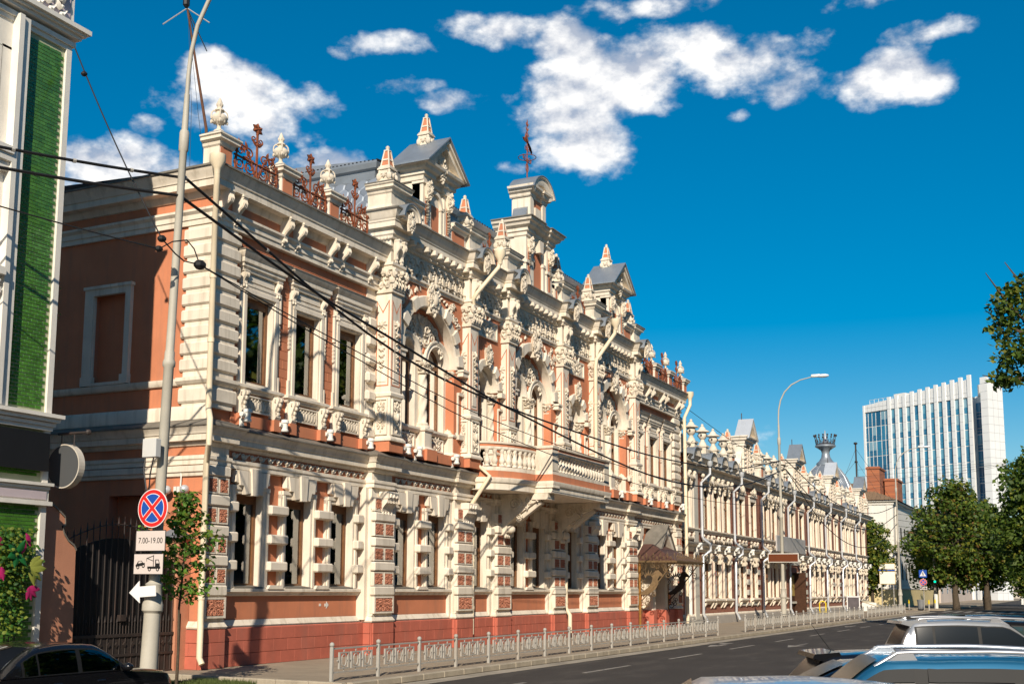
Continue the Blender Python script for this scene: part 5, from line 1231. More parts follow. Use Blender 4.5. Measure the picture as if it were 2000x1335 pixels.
g=lambda mb,n,sm=None: mb.build(n,None,gt,sm)
m=MB().use(BLACKM); pts=[(-1.85,.95)]+[(-1.85+3.7*i/16,2.62+.5*sin(PI*i/16)) for i in range(17)]+[(1.85,.95)]; m.prism(pts,.02,.05); g(m,'gate_sheet')
m=MB().use(IRON); m.box(-1.85,1.85,-.02,.02,.1,.95); m.box(-1.85,1.85,-.05,.03,.93,1.0); m.box(-1.85,1.85,-.05,.03,.5,.56); m.box(-1.85,1.85,-.05,.03,.08,.14); m.tube([(-1.85+3.7*i/16,-.02,2.62+.3+.5*sin(PI*i/16)) for i in range(17)],.016,5)
for k in range(15): m.prism([(-1.0+k*.25,.7),(-.95+k*.25,.76),(-1.0+k*.25,.82),(-1.05+k*.25,.76)],-.05,-.02)
m.box(.02,.2,-.1,.0,1.28,1.42); g(m,'gate_frame')
bar=MB().use(IRON); bar.tube([(0,-.03,.1),(0,-.03,3.2)],.013,5); bar.add([(-.035,-.03,3.2),(0,-.05,3.22),(.035,-.03,3.2),(0,-.01,3.22),(0,-.03,3.4)],[(0,1,4),(1,2,4),(2,3,4),(3,0,4)]); barm=bar.mesh('gate_bar'); sp=MB().use(IRON); sp.tube([(0,-.03,.95),(0,-.03,1.25)],.012,5); sp.add([(-.03,-.03,1.25),(0,-.05,1.27),(.03,-.03,1.25),(0,-.01,1.27),(0,-.03,1.42)],[(0,1,4),(1,2,4),(2,3,4),(3,0,4)]); spm=sp.mesh('gate_spear')
for k in range(20):
    x=-1.78+k*.187; inst(barm,'gate_bar',gt,(x,0,-.42+.5*sin(PI*(x+1.85)/3.7)+.14)); inst(spm,'gate_spear',gt,(x+.09,0,0))
# ---------------------------------------------------------------- the long brick mansion next door
BR=bpy.data.materials.new('red brick'); BR.use_nodes=True
def brickmat(M,c1,c2,mc,sc_=1.0):
    n=M.node_tree; N=n.nodes; L=n.links; b=N['Principled BSDF']; b.inputs['Roughness'].default_value=.9; g=N.new('ShaderNodeNewGeometry'); mp=N.new('ShaderNodeMapping'); mp.inputs['Rotation'].default_value=(R(-90),0,0) ; L.new(g.outputs['Position'],mp.inputs[0])
    t=N.new('ShaderNodeTexBrick'); t.inputs['Scale'].default_value=1; t.inputs['Brick Width'].default_value=.26*sc_; t.inputs['Row Height'].default_value=.077*sc_; t.inputs['Mortar Size'].default_value=.008*sc_; t.inputs['Color1'].default_value=(*c1,1); t.inputs['Color2'].default_value=(*c2,1); t.inputs['Mortar'].default_value=(*mc,1); L.new(mp.outputs[0],t.inputs[0]); L.new(t.outputs[0],b.inputs['Base Color'])
    bp=N.new('ShaderNodeBump'); bp.inputs['Strength'].default_value=.4; bp.inputs['Distance'].default_value=.01; L.new(t.outputs['Fac'],bp.inputs['Height']); bp.invert=True; L.new(bp.outputs[0],b.inputs['Normal'])
brickmat(BR,(.33,.10,.05),(.24,.065,.035),(.30,.20,.14))
STONEG=mat('grey plinth stone',(.42,.38,.33),.9,.12,2,.1,30,.15,20); PGREY=mat('pale grey stucco',(.58,.55,.47),.85,.08,2,.05,30)
BRK=empty('brick_mansion','long two storey red brick mansion with cream trim, urns and gablets','building')
K=lambda mb,name,smooth=None,loc=(0,0,0),parent=None: mb.build(name,None,parent or BRK,smooth,loc)
BX0,BX1=39.25,101.2; BY=.3
TRI=[(43.0,49.5),(57.4,64.5),(72.1,78.7),(86.4,93.3)]; PAIR=[(50.3,56.4),(65.2,71.6),(79.5,85.9),(94.1,100.5)]
tw=[x0+(x1-x0)*f for x0,x1 in TRI for f in (.16,.49,.82)]; pw=[x0+(x1-x0)*f for x0,x1 in PAIR for f in (.27,.75)]
WX=[40.4]+tw+pw; ow=.58
LWX=[x for x in WX if x!=40.4 and x!=pw[2]]
m=MB().use(BR); wall_holes(m,BX0,BX1,.45,9.2,BY,[(x-ow,x+ow,5.35,7.6) for x in WX]+[(x-ow,x+ow,1.45,3.5) for x in LWX]+[(40.4-.55,40.4+.55,.3,3.4),(pw[2]-.8,pw[2]+.8,.1,3.2)]); m.quad((BX1,BY,0),(BX1,12,0),(BX1,12,9.2),(BX1,BY,9.2)); m.quad((BX0,12,0),(BX1,12,0),(BX1,12,9.2),(BX0,12,9.2)); K(m,'wall')
m=MB().use(DARKIN); m.quad((BX0+.1,BY+.8,.2),(BX1-.1,BY+.8,.2),(BX1-.1,BY+.8,9),(BX0+.1,BY+.8,9)); K(m,'interior')
m=MB().use(STONEG)
for x0,x1 in ((BX0,66.0),(68.0,BX1)): m.sweep([(x0,BY),(x1,BY)],[(.08,-.05),(.08,.44),(.02,.47),(-.2,.47)])
m.use(CREAM); m.sweep([(BX0,BY),(66,BY)],[(.06,.46),(.06,.52),(0,.6)]); m.sweep([(68,BY),(BX1,BY)],[(.06,.46),(.06,.52),(0,.6)]); K(m,'plinth')
m=MB().use(CREAM); p=[(BX0,BY),(BX1,BY),(BX1,12)]
m.sweep(p,[(0,4.0),(.05,4.02),(.08,4.12),(.14,4.16),(.14,4.3),(.3,4.34),(.34,4.42)]); m.use(FLASH); m.sweep(p,[(.34,4.41),(.36,4.41),(.36,4.45),(0,4.6)]); m.use(CREAM); m.sweep(p,[(0,5.08),(.06,5.1),(.1,5.2),(.16,5.24),(.16,5.3),(0,5.34)]); m.sweep(p,[(0,8.45),(.08,8.5),(.1,8.62),(.16,8.66),(.16,8.8),(.42,8.84),(.42,8.98),(.5,9.06),(.56,9.18)]); m.use(FLASH); m.sweep(p,[(.56,9.17),(.6,9.17),(.6,9.21)]); m.use(ZINC); m.sweep(p,[(.6,9.2),(0,9.32),(-.4,9.34)]); K(m,'cornice',30)
m=MB().use(ZINC); m.quad((BX0,BY+.6,9.33),(BX1,BY+.6,9.33),(BX1,6,10.4),(BX0,6,10.4)); m.quad((BX0,6,10.4),(BX1,6,10.4),(BX1,12,9.3),(BX0,12,9.3)); K(m,'roof')
def bsur(z0,z1,fancy):
    m=MB().use(CREAM); reveal(m,0,0,ow,z0,z1,.2)
    for s in (-1,1):
        for a,b,d in ((ow,ow+.1,.05),(ow+.1,ow+.2,.09),(ow+.2,ow+.28,.05)):
            x0,x1=sorted((s*a,s*b)); m.box(x0,x1,-d,0,z0-.05,z1+.1)
    m.box(-ow-.28,ow+.28,-.08,0,z1,z1+.3); m.box(-ow-.34,ow+.34,-.16,0,z1+.3,z1+.4)
    m.use(CREAM2)
    if fancy=='low':
        m.prism([(-.12,z1-.1),(.12,z1-.1),(.2,z1+.5),(-.2,z1+.5)],-.3,0); m.blob((0,-.3,z1+.35),.16,.1,.14,7,5); m.blob((0,-.28,z1+.05),.1,.1,.12,7,5)
        for s in (-1,1): m.spiral((s*.2,-.2,z1+.3),.12,1.4,.04,0,s,10,5); m.tube([(s*.2,-.15,z1+.42),(s*.45,-.14,z1+.28),(s*.62,-.12,z1+.02)],.05,5)
    if fancy=='crest':
        for s in (-1,1):
            m.spiral((s*.3,-.16,z1+.62),.2,1.5,.06,0,s,12,5); m.spiral((s*.62,-.14,z1+.52),.13,1.4,.05,PI,s,10,5)
        m.leaf((0,-.12,z1+.4),.65,.34,.14,0); m.blob((0,-.2,z1+.6),.14,.12,.18,7,5)
    if fancy=='fest':
        for s in (-1,1): m.blob((s*.5,-.14,z1+.22),.12,.1,.16,6,4); m.blob((s*.5,-.12,z1+.0),.07,.08,.12,6,4)
        m.blob((0,-.18,z1+.25),.13,.1,.16,7,5)
    return m.mesh('window_surround',smooth=35)
BS_L=bsur(1.45,3.5,'low'); BS_T=bsur(5.35,7.6,'fest'); BS_P=bsur(5.35,7.6,'crest')
def bwin(hh,w=ow):
    m=MB().use(WOOD); t=.08; m.box(-w,-w+t,-.05,.05,0,hh); m.box(w-t,w,-.05,.05,0,hh); m.box(-w+t,w-t,-.05,.05,0,t); m.box(-w+t,w-t,-.05,.05,hh-t,hh); m.box(-w+t,w-t,-.05,.05,hh*.6,hh*.6+t); return m.mesh('window_frame')
BFL,BFU=bwin(2.05),bwin(2.25); BP=MB().use(GLASS).box(-ow+.08,ow-.08,0,.01,.08,2.17).mesh('pane'); BPL=MB().use(GLASS).box(-ow+.08,ow-.08,0,.01,.08,1.97).mesh('pane'); BB=MB().use(BLIND).box(-ow+.08,ow-.08,.12,.13,.08,1.97).mesh('window_blind')
FEST=MB().use(CREAM2)
for s in (-1,1):
    pts=[(s*.9,-.08,.1),(s*.7,-.12,-.12),(s*.45,-.14,-.22),(s*.2,-.12,-.12),(0,-.08,.08)]; FEST.tube(pts,[.05,.09,.11,.09,.05],6); FEST.blob((s*.9,-.1,.1),.12,.1,.12,6,4); FEST.blob((s*.9,-.08,-.2),.06,.07,.16,6,4)
FEST.blob((0,-.12,.08),.12,.1,.12,6,4); FEST.blob((0,-.1,-.22),.06,.06,.16,6,4); FEST=FEST.mesh('festoon',smooth=50)
SILLB=MB().use(CREAM); SILLB.sweep([(-1.0,0),(1.0,0)],[(0,1.1),(.06,1.15),(.12,1.25),(.24,1.3),(.24,1.38),(0,1.43)])
for s in (-1,1): SILLB.prism([(0,1.2),(-.2,1.2),(-.18,1.08),(-.06,.9),(0,.86)],s*.75-.09,s*.75+.09,'x')
SILLB=SILLB.mesh('window_sill')
for x in WX:
    up=BS_P if x in pw else BS_T
    inst(up,'window_surround',BRK,(x,BY,0)); o=inst(BFU,'window',BRK,(x,BY+.13,5.35)); inst(BP,'pane',o); inst(BB,'window_blind',o) if int(x*7)%2 else None
    inst(FEST,'festoon',BRK,(x,BY-.02,4.86),scale=(.95,1,.8))
    if x not in pw: inst(FEST,'festoon',BRK,(x,BY-.05,8.22),scale=(1.1,1.3,1.1))
    if x in LWX:
        inst(BS_L,'window_surround',BRK,(x,BY,0)); o=inst(BFL,'window',BRK,(x,BY+.13,1.45)); inst(BPL,'pane',o); inst(BB,'window_blind',o) if int(x*5)%3 else None
        inst(SILLB,'window_sill',BRK,(x,BY,0))
    inst(SPOT,'wall_spotlight',BRK,(x+.7,BY-.55,4.1))
# banded grey stone in the pair bays, hoods over the triplets
GBK=MB().use(PGREY).cbox(-.3,.3,-.1,0,0,.34,.02).mesh('banded_block')
m=MB().use(PGREY)
for x0,x1 in PAIR: m.box(x0,x1,BY-.06,BY,3.75,4.0); m.box(x0,x1,BY-.07,BY,.95,1.1)
m.box(41.5,42.25,BY-.1,BY,.3,9.0); K(m,'stucco_band')
for x0,x1 in PAIR:
    for z in (1.6,2.25,2.9):
        for x in (x0+.35,(x0+x1)/2+.02,x1-.35): inst(GBK,'banded_block',BRK,(x,BY,z))
HD=MB().use(CREAM); HD.arch(0,0,0,[(.55,-.1),(.55,.3),(.62,.46),(.75,.5),(.82,.56),(.82,.3)],R(10),R(170),12); HD.use(ZINC); HD.arch(0,0,0,[(.82,-.5),(.82,.6),(.85,.6),(.85,-.5)],R(8),R(172),12); HD.use(CREAM); HD.prism([(-.6,.05),(.6,.05),(.4,.45),(0,.58),(-.4,.45)],-.05,.2); HD=HD.mesh('roof_hood',smooth=30)
for x in [40.6]+[x0+(x1-x0)*f for x0,x1 in TRI for f in (.14,.5,.86)]: inst(HD,'roof_hood',BRK,(x,BY-.04,8.85))
# roof balustrade: pedestals with lidded urns, lattice between
U2=MB().use(CREAM2); U2.box(-.27,.27,-.27,.27,0,.75); U2.box(-.32,.32,-.32,.32,.75,.86); U2.lathe([(.24,.86),(.2,1.0),(.12,1.12),(.11,1.2),(.2,1.28),(.27,1.42),(.24,1.56),(.2,1.6),(.42,1.64),(.42,1.68),(.2,1.8),(.16,1.9),(.07,1.98),(.09,2.04),(.06,2.1),(0,2.13)],12)
U2.use(BLACKM)
for a in (0,PI/2,PI,-PI/2): U2.blob((.24*cos(a),.24*sin(a),1.44),.06,.06,.08,6,4)
U2=U2.mesh('lidded_urn',smooth=40)
O2=MB().use(CREAM2); O2.box(-.33,.33,-.33,.33,0,.75); O2.use(TERRA); O2.box(-.2,.2,-.345,-.33,.15,.65); O2.use(CREAM2); O2.box(-.4,.4,-.4,.4,.75,.9); O2.lathe([(.3,.9),(.16,1.15),(.16,1.2),(.3,1.35),(.34,1.5),(.3,1.56),(.36,1.6),(.3,1.66)],12); merge(O2,obelisk_mb(),T((0,0,1.0))@Matrix.Diagonal((1.3,1.3,1.12,1))); O2=O2.mesh('obelisk_finial',smooth=40)
LAT=MB().use(CREAM2); LAT.box(-1,1,-.06,.06,0,.1); LAT.box(-1,1,-.08,.08,.66,.75)
for k in range(4):
    LAT.tube([(-1+k*.5,0,.1),(-.5+k*.5,0,.66)],.035,5); LAT.tube([(-.5+k*.5,0,.1),(-1+k*.5,0,.66)],.035,5)
LAT=LAT.mesh('balustrade_lattice')
ux=[]
for (a,b) in ((39.6,48.5),(57.8,64.0),(72.4,77.2),(86.6,91.2)):
    n=round((b-a)/2.0)+1
    for k in range(n): ux.append(a+(b-a)*k/(n-1))
for x in ux: inst(U2,'lidded_urn',BRK,(x,BY+.1,9.3))
for a,b in zip(ux,ux[1:]):
    if b-a<2.6: inst(LAT,'balustrade_lattice',BRK,((a+b)/2,BY+.1,9.3),scale=((b-a)/2-.13,1,1))
for x0,x1 in PAIR:
    for x in (x0-.7,x1+.6): inst(O2,'obelisk_finial',BRK,(x,BY+.1,9.3))
def gablet(c,new):
    y=BY-.15; m=MB().use(CREAM)
    m.box(c-1.0,c+1.0,y+.1,y+.75,9.3,11.3)
    for s in (-1,1):
        m.box(c+s*.8-.22,c+s*.8+.22,y-.05,y+.4,9.3,11.2); m.box(c+s*.8-.28,c+s*.8+.28,y-.12,y+.4,10.2,10.34); m.box(c+s*.8-.28,c+s*.8+.28,y-.12,y+.4,11.05,11.2); m.box(c+s*.3-.1,c+s*.3+.1,y,y+.2,9.3,11.0)
        P=[(c+s*1.0,9.3),(c+s*2.2,9.3),(c+s*2.1,9.7),(c+s*1.6,9.9),(c+s*1.25,10.4),(c+s*1.0,10.7)]; m.prism(P if s>0 else P[::-1],y+.05,y+.5); m.spiral((c+s*1.6,y,9.7),.24,1.5,.07,0,s,12,5)
        m.use(CREAM2)
        for k in range(6): m.blob((c+s*.8,y-.1,9.5+k*.27),.1,.08,.09,6,4); m.blob((c+s*.3,y-.05,9.6+k*.25),.06,.07,.06,5,4)
        m.use(CREAM)
    m.use(TERRA); m.box(c-.2,c+.2,y+.08,y+.1,9.4,11.0); m.use(CREAM)
    m.sweep([(c-1.04,y+.75),(c-1.04,y-.06),(c+1.04,y-.06),(c+1.04,y+.75)],[(0,11.18),(.08,11.22),(.1,11.36),(.22,11.42),(.26,11.55),(.34,11.6),(.34,11.68),(-.2,11.7)])
    e=1.15; m.prism([(c-e,11.66),(c+e,11.66),(c,12.75)],y-.1,y+.5)
    for s in (-1,1):
        P=[(c+s*e,11.6),(c+s*(e-.3),11.66),(c,12.42),(c,12.78)]; m.prism(P if s>0 else P[::-1],y-.42,y-.1)
    m.use(ZINC2 if new else ZINC)
    for s in (-1,1):
        P=[(c+s*(e+.12),11.5),(c+s*(e+.12),11.56),(c,12.9),(c,12.82)]; m.prism(P if s>0 else P[::-1],y-.48,y+.5)
    m.use(IRON); m.tube([(c,y+.3,12.8),(c,y+.3,13.3)],.03,5); K(m,'gablet',30)
for k,(x0,x1) in enumerate(PAIR): gablet((x0+x1)/2,k in (0,2))
GALV=ZINC2
for x in (42.7,49.75,56.8,64.9,71.9,78.95,86.15,93.6):
    m=MB().use(GALV); y=BY-.12
    m.tube([(x+.25,y-.5,8.9),(x+.25,y-.5,8.4),(x,y-.05,7.9),(x,y-.05,4.9),(x+.0,y-.1,4.75),(x+.35,y-.42,4.45),(x+.35,y-.42,4.1),(x,y-.08,3.8),(x,y-.05,.6),(x+.05,y-.25,.15)],.085,8); m.lathe([(.09,0),(.16,.12),(.16,.32)],10,(x+.25,y-.5,8.8)); K(m,'downpipe',45)
# white door, balcony with blank board, wooden entrance, notice banners, awning
m=MB().use(mat('frosted door panel',(.5,.5,.5),.4,.2,1)); m.box(39.9,40.9,BY+.1,BY+.14,.35,3.3); m.use(WHITEP); m.box(39.8,39.92,BY-.05,BY+.15,.3,3.4); m.box(40.9,41.02,BY-.05,BY+.15,.3,3.4); m.use(PGREY); m.box(39.6,41.2,BY-.5,BY,.0,.28); K(m,'side_door')
m=MB().use(CREAM); m.box(57.6,64.4,-.85,BY,4.4,4.6); K(m,'balcony_slab'); m=MB().use(IRON)
for k in range(30): m.tube([(57.7+k*.07,-.8,4.6),(58.3+k*.07,-.8,5.4)],.012,4); m.tube([(58.3+k*.07,-.8,4.6),(57.7+k*.07,-.8,5.4)],.012,4)
m.tube([(57.6,-.8,5.42),(64.4,-.8,5.42)],.025,5)
for x in (57.7,61,64.3): m.tube([(x,-.8,4.6),(x,-.8,7.4)] if x!=61 else [(x,-.8,4.6),(x,-.8,5.4)],.03,5)
K(m,'balcony_railing')
b=bpy.data.materials.new('blank board'); b.use_nodes=True
b.node_tree.nodes['Principled BSDF'].inputs['Base Color'].default_value=(.42,.40,.39,1); b.node_tree.nodes['Principled BSDF'].inputs['Roughness'].default_value=.35
mm=MB().use(mat('blank board face',(.45,.42,.40),.4,.35,.5)); mm.cbox(56.0,65.0,-1.02,-.92,4.45,5.5,.02); o=mm.build('blank_board'); tag(o,'wide blank grey board on the railing of the brick mansion balcony','sign')
m=MB().use(mat('dark door wood',(.06,.025,.012),.5,.3,6)); X=pw[2]; m.box(X-.8,X+.8,BY+.1,BY+.2,.1,3.2); m.box(X+.55,X+.72,BY-.75,BY+.1,.1,3.2); K(m,'entrance_door'); m=MB().use(mat('yellowed glass',(.45,.33,.10),.3,.1)); m.box(X-.6,X+.45,BY+.06,BY+.1,1.5,3.0); m.box(X-1.9,X-1.3,BY-.08,BY-.04,.6,1.25); K(m,'door_glass')
m=MB().use(mat('grey banner',(.4,.4,.38),.6,.4,3)); 
for x in (tw[1],tw[2]): m.box(x-.3,x+.36,BY+.1,BY+.12,1.5,3.4)
m.use(mat('red lettering',(.5,.03,.04),.6,0))
for k in range(5): m.box(tw[1]-.18,tw[1]+.1,BY+.085,BY+.1,2.25+k*.17,2.25+k*.17+(.12 if k%2 else .08))
K(m,'window_banner')
m=MB().use(mat('beige awning',(.55,.48,.33),.8,.08)); m.add([(95.0,-.0,.95),(98.8,-.0,.95),(98.8,-1.5,.45),(95.0,-1.5,.45),(95,-.0,.9),(98.8,-.0,.9),(98.8,-1.5,.4),(95,-1.5,.4)],[(0,1,2,3),(7,6,5,4),(0,3,7,4),(1,5,6,2),(3,2,6,7)]); m.use(WHITEP); m.box(95.05,95.1,-1.3,0,0,.8); K(m,'cellar_awning')
# ---------------------------------------------------------------- buildings beyond
o=empty('domed_roof','ribbed silver dome with an iron crown above the brick mansion roof','dome',(110,4.0,0))
m=MB().use(PGREY); m.lathe([(3.3,8),(3.3,12.8),(3.0,13.0)],8,a0=R(22.5)); m.build('drum',None,o)
m=MB().use(TILEZ); prof=[(3.0,13.0),(2.95,13.6),(2.7,14.6),(2.25,15.6),(1.6,16.5),(1.05,17.0),(.9,17.2)]; m.lathe(prof,8,a0=R(22.5)); m.use(ZINC)
for k in range(8):
    a=R(22.5+45*k); m.tube([(r*cos(a),r*sin(a),z) for r,z in prof],.07,5)
for q in range(8):
    a0,a1=R(22.5+45*q),R(67.5+45*q)
    for i in range(-6,14):
        for hnd in (1,-1):
            pts=[]
            for t in range(9):
                z=13.0+3.9*t/8; u=(i/8+hnd*t/8*.9) if hnd>0 else (i/8+.9-t/8*.9)
                if not 0<=u<=1: continue
                r=np.interp(z,[p[1] for p in prof],[p[0] for p in prof]); pts.append((r*(cos(a0)*(1-u)+cos(a1)*u),r*(sin(a0)*(1-u)+sin(a1)*u),z))
            if len(pts)>1: m.tube(pts,.022,3)
m.lathe([(1.05,17.0),(1.05,17.25),(.75,17.5),(.5,17.9),(.42,18.4),(.5,18.7),(.85,18.95),(1.12,19.1),(1.12,19.25),(.8,19.4),(.4,19.6),(.2,20.0),(.05,20.9),(0,21)],16); m.build('dome',None,o,40)
m=MB().use(IRON)
for k in range(16):
    a=2*PI*k/16; c,s=cos(a),sin(a); m.tube([(1.0*c,1.0*s,19.25),(1.02*c,1.02*s,19.7),(1.15*c,1.15*s,20.2),(1.28*c,1.28*s,20.4)],.035,5); m.blob((1.2*c,1.2*s,20.35),.11,.11,.11,6,4); b2=a+PI/16; m.tube([(1.02*c,1.02*s,19.4),(1.08*cos(b2),1.08*sin(b2),19.9)],.03,4)
m.tube([(1.0*cos(2*PI*k/16),1.0*sin(2*PI*k/16),19.4) for k in range(16)],.04,5,True); m.build('iron_crown',None,o)
o.location=(112,6.0,-1.4)
# white corner house with a tiled hip roof and brick chimney stacks
WH=empty('white_corner_house','white walled house with hipped tile roof and brick chimney stacks past the mansion','building')
WHT=mat('white stucco',(.74,.70,.62),.9,.06,1,.05,20); YEL=mat('yellow stucco',(.62,.50,.26),.9,.1,1)
W_=lambda mb,n,sm=None,par=None: mb.build(n,None,par or WH,sm)
m=MB().use(WHT); WXa,WXb,WYa,WYb=126,172,1.0,14; zt=12.6
holesF=[(WXa+3+k*3.4-.55,WXa+3+k*3.4+.55,z0,z1) for k in range(12) for z0,z1 in ((3.2,5.2),(7.4,9.6))]
wall_holes(m,WXa,WXb,2.0,zt,WYa,holesF); m.quad((WXa,WYa,2.0),(WXa,WYb,2.0),(WXa,WYb,zt),(WXa,WYa,zt)); m.use(YEL); m.quad((WXa-.05,WYa-.05,0),(WXb,WYa-.05,0),(WXb,WYa-.05,2.0),(WXa-.05,WYa-.05,2.0)); m.quad((WXa-.05,WYa-.05,0),(WXa-.05,WYb,0),(WXa-.05,WYb,2.0),(WXa-.05,WYa-.05,2.0)); m.use(WHT)
for z,d in ((12.0,.15),(12.3,.4),(6.2,.15),(2.0,.12)): m.sweep([(WXa,WYb),(WXa,WYa),(WXb,WYa)],[(0,z),(d*.6,z+.05),(d,z+.15),(d,z+.25),(0,z+.3)])
for y in (1.5,3.6,5.0): m.box(WXa-.12,WXa,y-.2,y+.2,6.4,12.0)
for k in range(8): m.box(WXa-.1,WXa,WYa,WYa+1.0,2.3+k*.48,2.3+k*.48+.34); m.box(WXa,WXa+.9,WYa-.1,WYa,2.3+k*.48,2.3+k*.48+.34)
m.tube([(WXa+1.2,WYa-.15,12.2),(WXa+1.2,WYa-.15,.3)],.12,6); W_(m,'wall')
m=MB().use(DARKIN); m.quad((WXa+.1,WYa+.6,2),(WXb,WYa+.6,2),(WXb,WYa+.6,12),(WXa+.1,WYa+.6,12)); W_(m,'interior')
wf=MB().use(WHITEP); wf.box(-.55,-.47,0,.06,0,2); wf.box(.47,.55,0,.06,0,2); wf.box(-.47,.47,0,.06,0,.08); wf.box(-.47,.47,0,.06,1.92,2); wf.box(-.04,.04,0,.05,.08,1.92); wf=wf.mesh('window'); pn=MB().use(GLASS).box(-.47,.47,.02,.03,.08,1.92).mesh('pane')
for h_ in holesF: q=inst(wf,'window',WH,((h_[0]+h_[1])/2,WYa+.15,h_[2]),scale=(1,1,(h_[3]-h_[2])/2)); inst(pn,'pane',q)
ROOFT=mat('brown corrugated roof',(.23,.15,.09),.85,.2,3,.15,20); m=MB().use(ROOFT); e=.6; A=[(WXa-e,WYa-e,12.62),(WXb,WYa-e,12.62),(WXb,WYb,12.62),(WXa-e,WYb,12.62)]; rA,rB=(WXa+6,WYa+6.5,15.6),(WXb,WYa+6.5,15.6)
m.quad(A[0],A[1],rB,rA); m.quad(A[2],A[3],rA,rB); m.add([A[3],A[0],rA],[(0,1,2)])
for k in range(28):
    t=k/28; y=WYa-e+(WYb-WYa+e)*t; q=min(1,2*min(t,1-t)); zt_=12.64+2.98*q*.98; m.tube([(WXa-e,y,12.64),(WXa-e+6.6*q*.95,y+(WYa+6.5-y)*q*.0,zt_)],.05,4) if q>.05 else None
W_(m,'roof')
BRK2=bpy.data.materials.new('old chimney brick'); BRK2.use_nodes=True; brickmat(BRK2,(.42,.13,.05),(.28,.08,.035),(.28,.16,.1),2.2)
for x,y,w_,h_ in ((128.5,3.4,1.5,16.9),(131,1.7,1.5,15.6)): m=MB().use(BRK2); m.box(x-.4,x+4,y-w_/2,y+w_/2,12.6,h_); m.box(x-.5,x+4.1,y-w_/2-.1,y+w_/2+.1,h_-.3,h_-.1); W_(m,'chimney_stack')
m=MB().use(mat('dark annex',(.10,.085,.07),.8)); m.box(108,110.5,2.0,4.2,6.0,9.8); m.use(GLASS); m.box(107.95,108,2.2,3.9,6.4,9.4); o=m.build('glazed_annex'); tag(o,'narrow dark glazed annex behind the far end of the brick mansion','annex')
m=MB().use(IRON); m.tube([(116,3.4,10),(116,3.4,18.4)],.09,6); m.blob((116,3.4,18.4),.25,.25,.15,6,4); m.blob((116,3.4,16.3),.2,.2,.15,6,4)
for a in range(5): m.tube([(116,3.4,17.8-(a%2)*1.4),(116+2*cos(a*1.3),3.4+4*sin(a*1.3),12)],.018,3)
o=m.build('roof_mast'); tag(o,'slim dark mast with stay wires beside the silver dome','mast')
# glass office tower
TW=empty('office_tower','tall white and blue glass office tower with vertical ribs behind the trees','building',(270,25.8,0))
d=Vector((255-270,1.2-25.8,0)); L=d.length; TW.rotation_euler=(0,0,math.atan2(d.y,d.x))     # local x along the front, local -y... front faces the street
CLAD=mat('white cladding panel',(.78,.78,.76),.45,.05,.2,0,1,0,1,spec=.5); CLADG=mat('panel joint grey',(.35,.36,.37),.6,0)
BG=[mat('blue tower glass %d'%k,c,.12,.1,.3,spec=.8) for k,c in enumerate(((.02,.14,.26),(.03,.2,.34),(.10,.29,.40),(.22,.38,.46),(.015,.10,.20)))]
def t_(mb,n,sm=None): return mb.build(n,None,TW,sm)
H0=44.3; 
def ztop(x): return 45.6+ (x/L)**1.6*2.3
FH=3.55
m=MB().use(CLAD)
m.box(0,L,.3,3.5,0,44)                 # body
m.quad((0,.0,43.9),(L,.0,43.9),(L,.0,ztop(L)),(0,.0,ztop(0))); m.quad((0,.6,43.9),(L,.6,43.9),(L,.6,ztop(L)),(0,.6,ztop(0))); m.quad((0,0,ztop(0)),(L,0,ztop(L)),(L,.6,ztop(L)),(0,.6,ztop(0))); m.box(-.3,.2,-.1,.4,0,45.6); t_(m,'tower_body')
nb=10; xs0=L*.255; bay=(L-xs0)/nb
rib=MB().use(CLAD).box(-.42,.42,-.2,.3,0,1).mesh('rib'); 
for k in range(nb+1):
    x=xs0+k*bay; inst(rib,'rib',TW,(x,0,0),scale=(1,1,ztop(min(L,x))+.9))
rr=random.Random(2); pane=[MB().use(g_).box(0,1,-.02,.0,0,1).mesh('pane') for g_ in BG]
sm_=MB()
for f in range(12):
    z=43.9-FH*(f+1)
    if z<6: break
    for k in range(nb):
        x=xs0+k*bay+.42; w_=bay-.84
        inst(pane[rr.choice((2,3,2,3,1,0))],'pane',TW,(x,.25,z+1.4),scale=(w_,1,FH-1.5)); sm_.use(BG[rr.choice((0,1,1))]); sm_.box(x,x+w_,.21,.27,z+.1,z+.75); sm_.box(x,x+w_,.21,.27,z+.8,z+1.35)
    cells=[0,.12,.27,.42,.62,.78,.9,1]
    for a,b in zip(cells,cells[1:]):
        inst(pane[rr.choice((4,0,3,2,0,1))],'pane',TW,(a*xs0+.25,.25,z+1.4),scale=((b-a)*xs0-.25,1,FH-1.5)); sm_.use(BG[rr.choice((4,0,1))]); sm_.box(a*xs0+.25,b*xs0,.21,.27,z+.1,z+.7); sm_.box(a*xs0+.25,b*xs0,.21,.27,z+.78,z+1.35)
o=t_(sm_,'spandrel_glass'); o['kind']='stuff'
m=MB().use(CLADG)
for k in range(24):
    z=43.9-k*1.78
    for q in range(nb+1): x=xs0+q*bay; m.box(x-.42,x+.42,-.212,-.2,z,z+.06)
for k in range(26): x=k*L/26; m.box(x,x+.05,-.02,0,43.9,ztop(x)-.1)
m.box(0,L,-.02,0,44.9,44.96); o=t_(m,'panel_joints'); o['kind']='stuff'
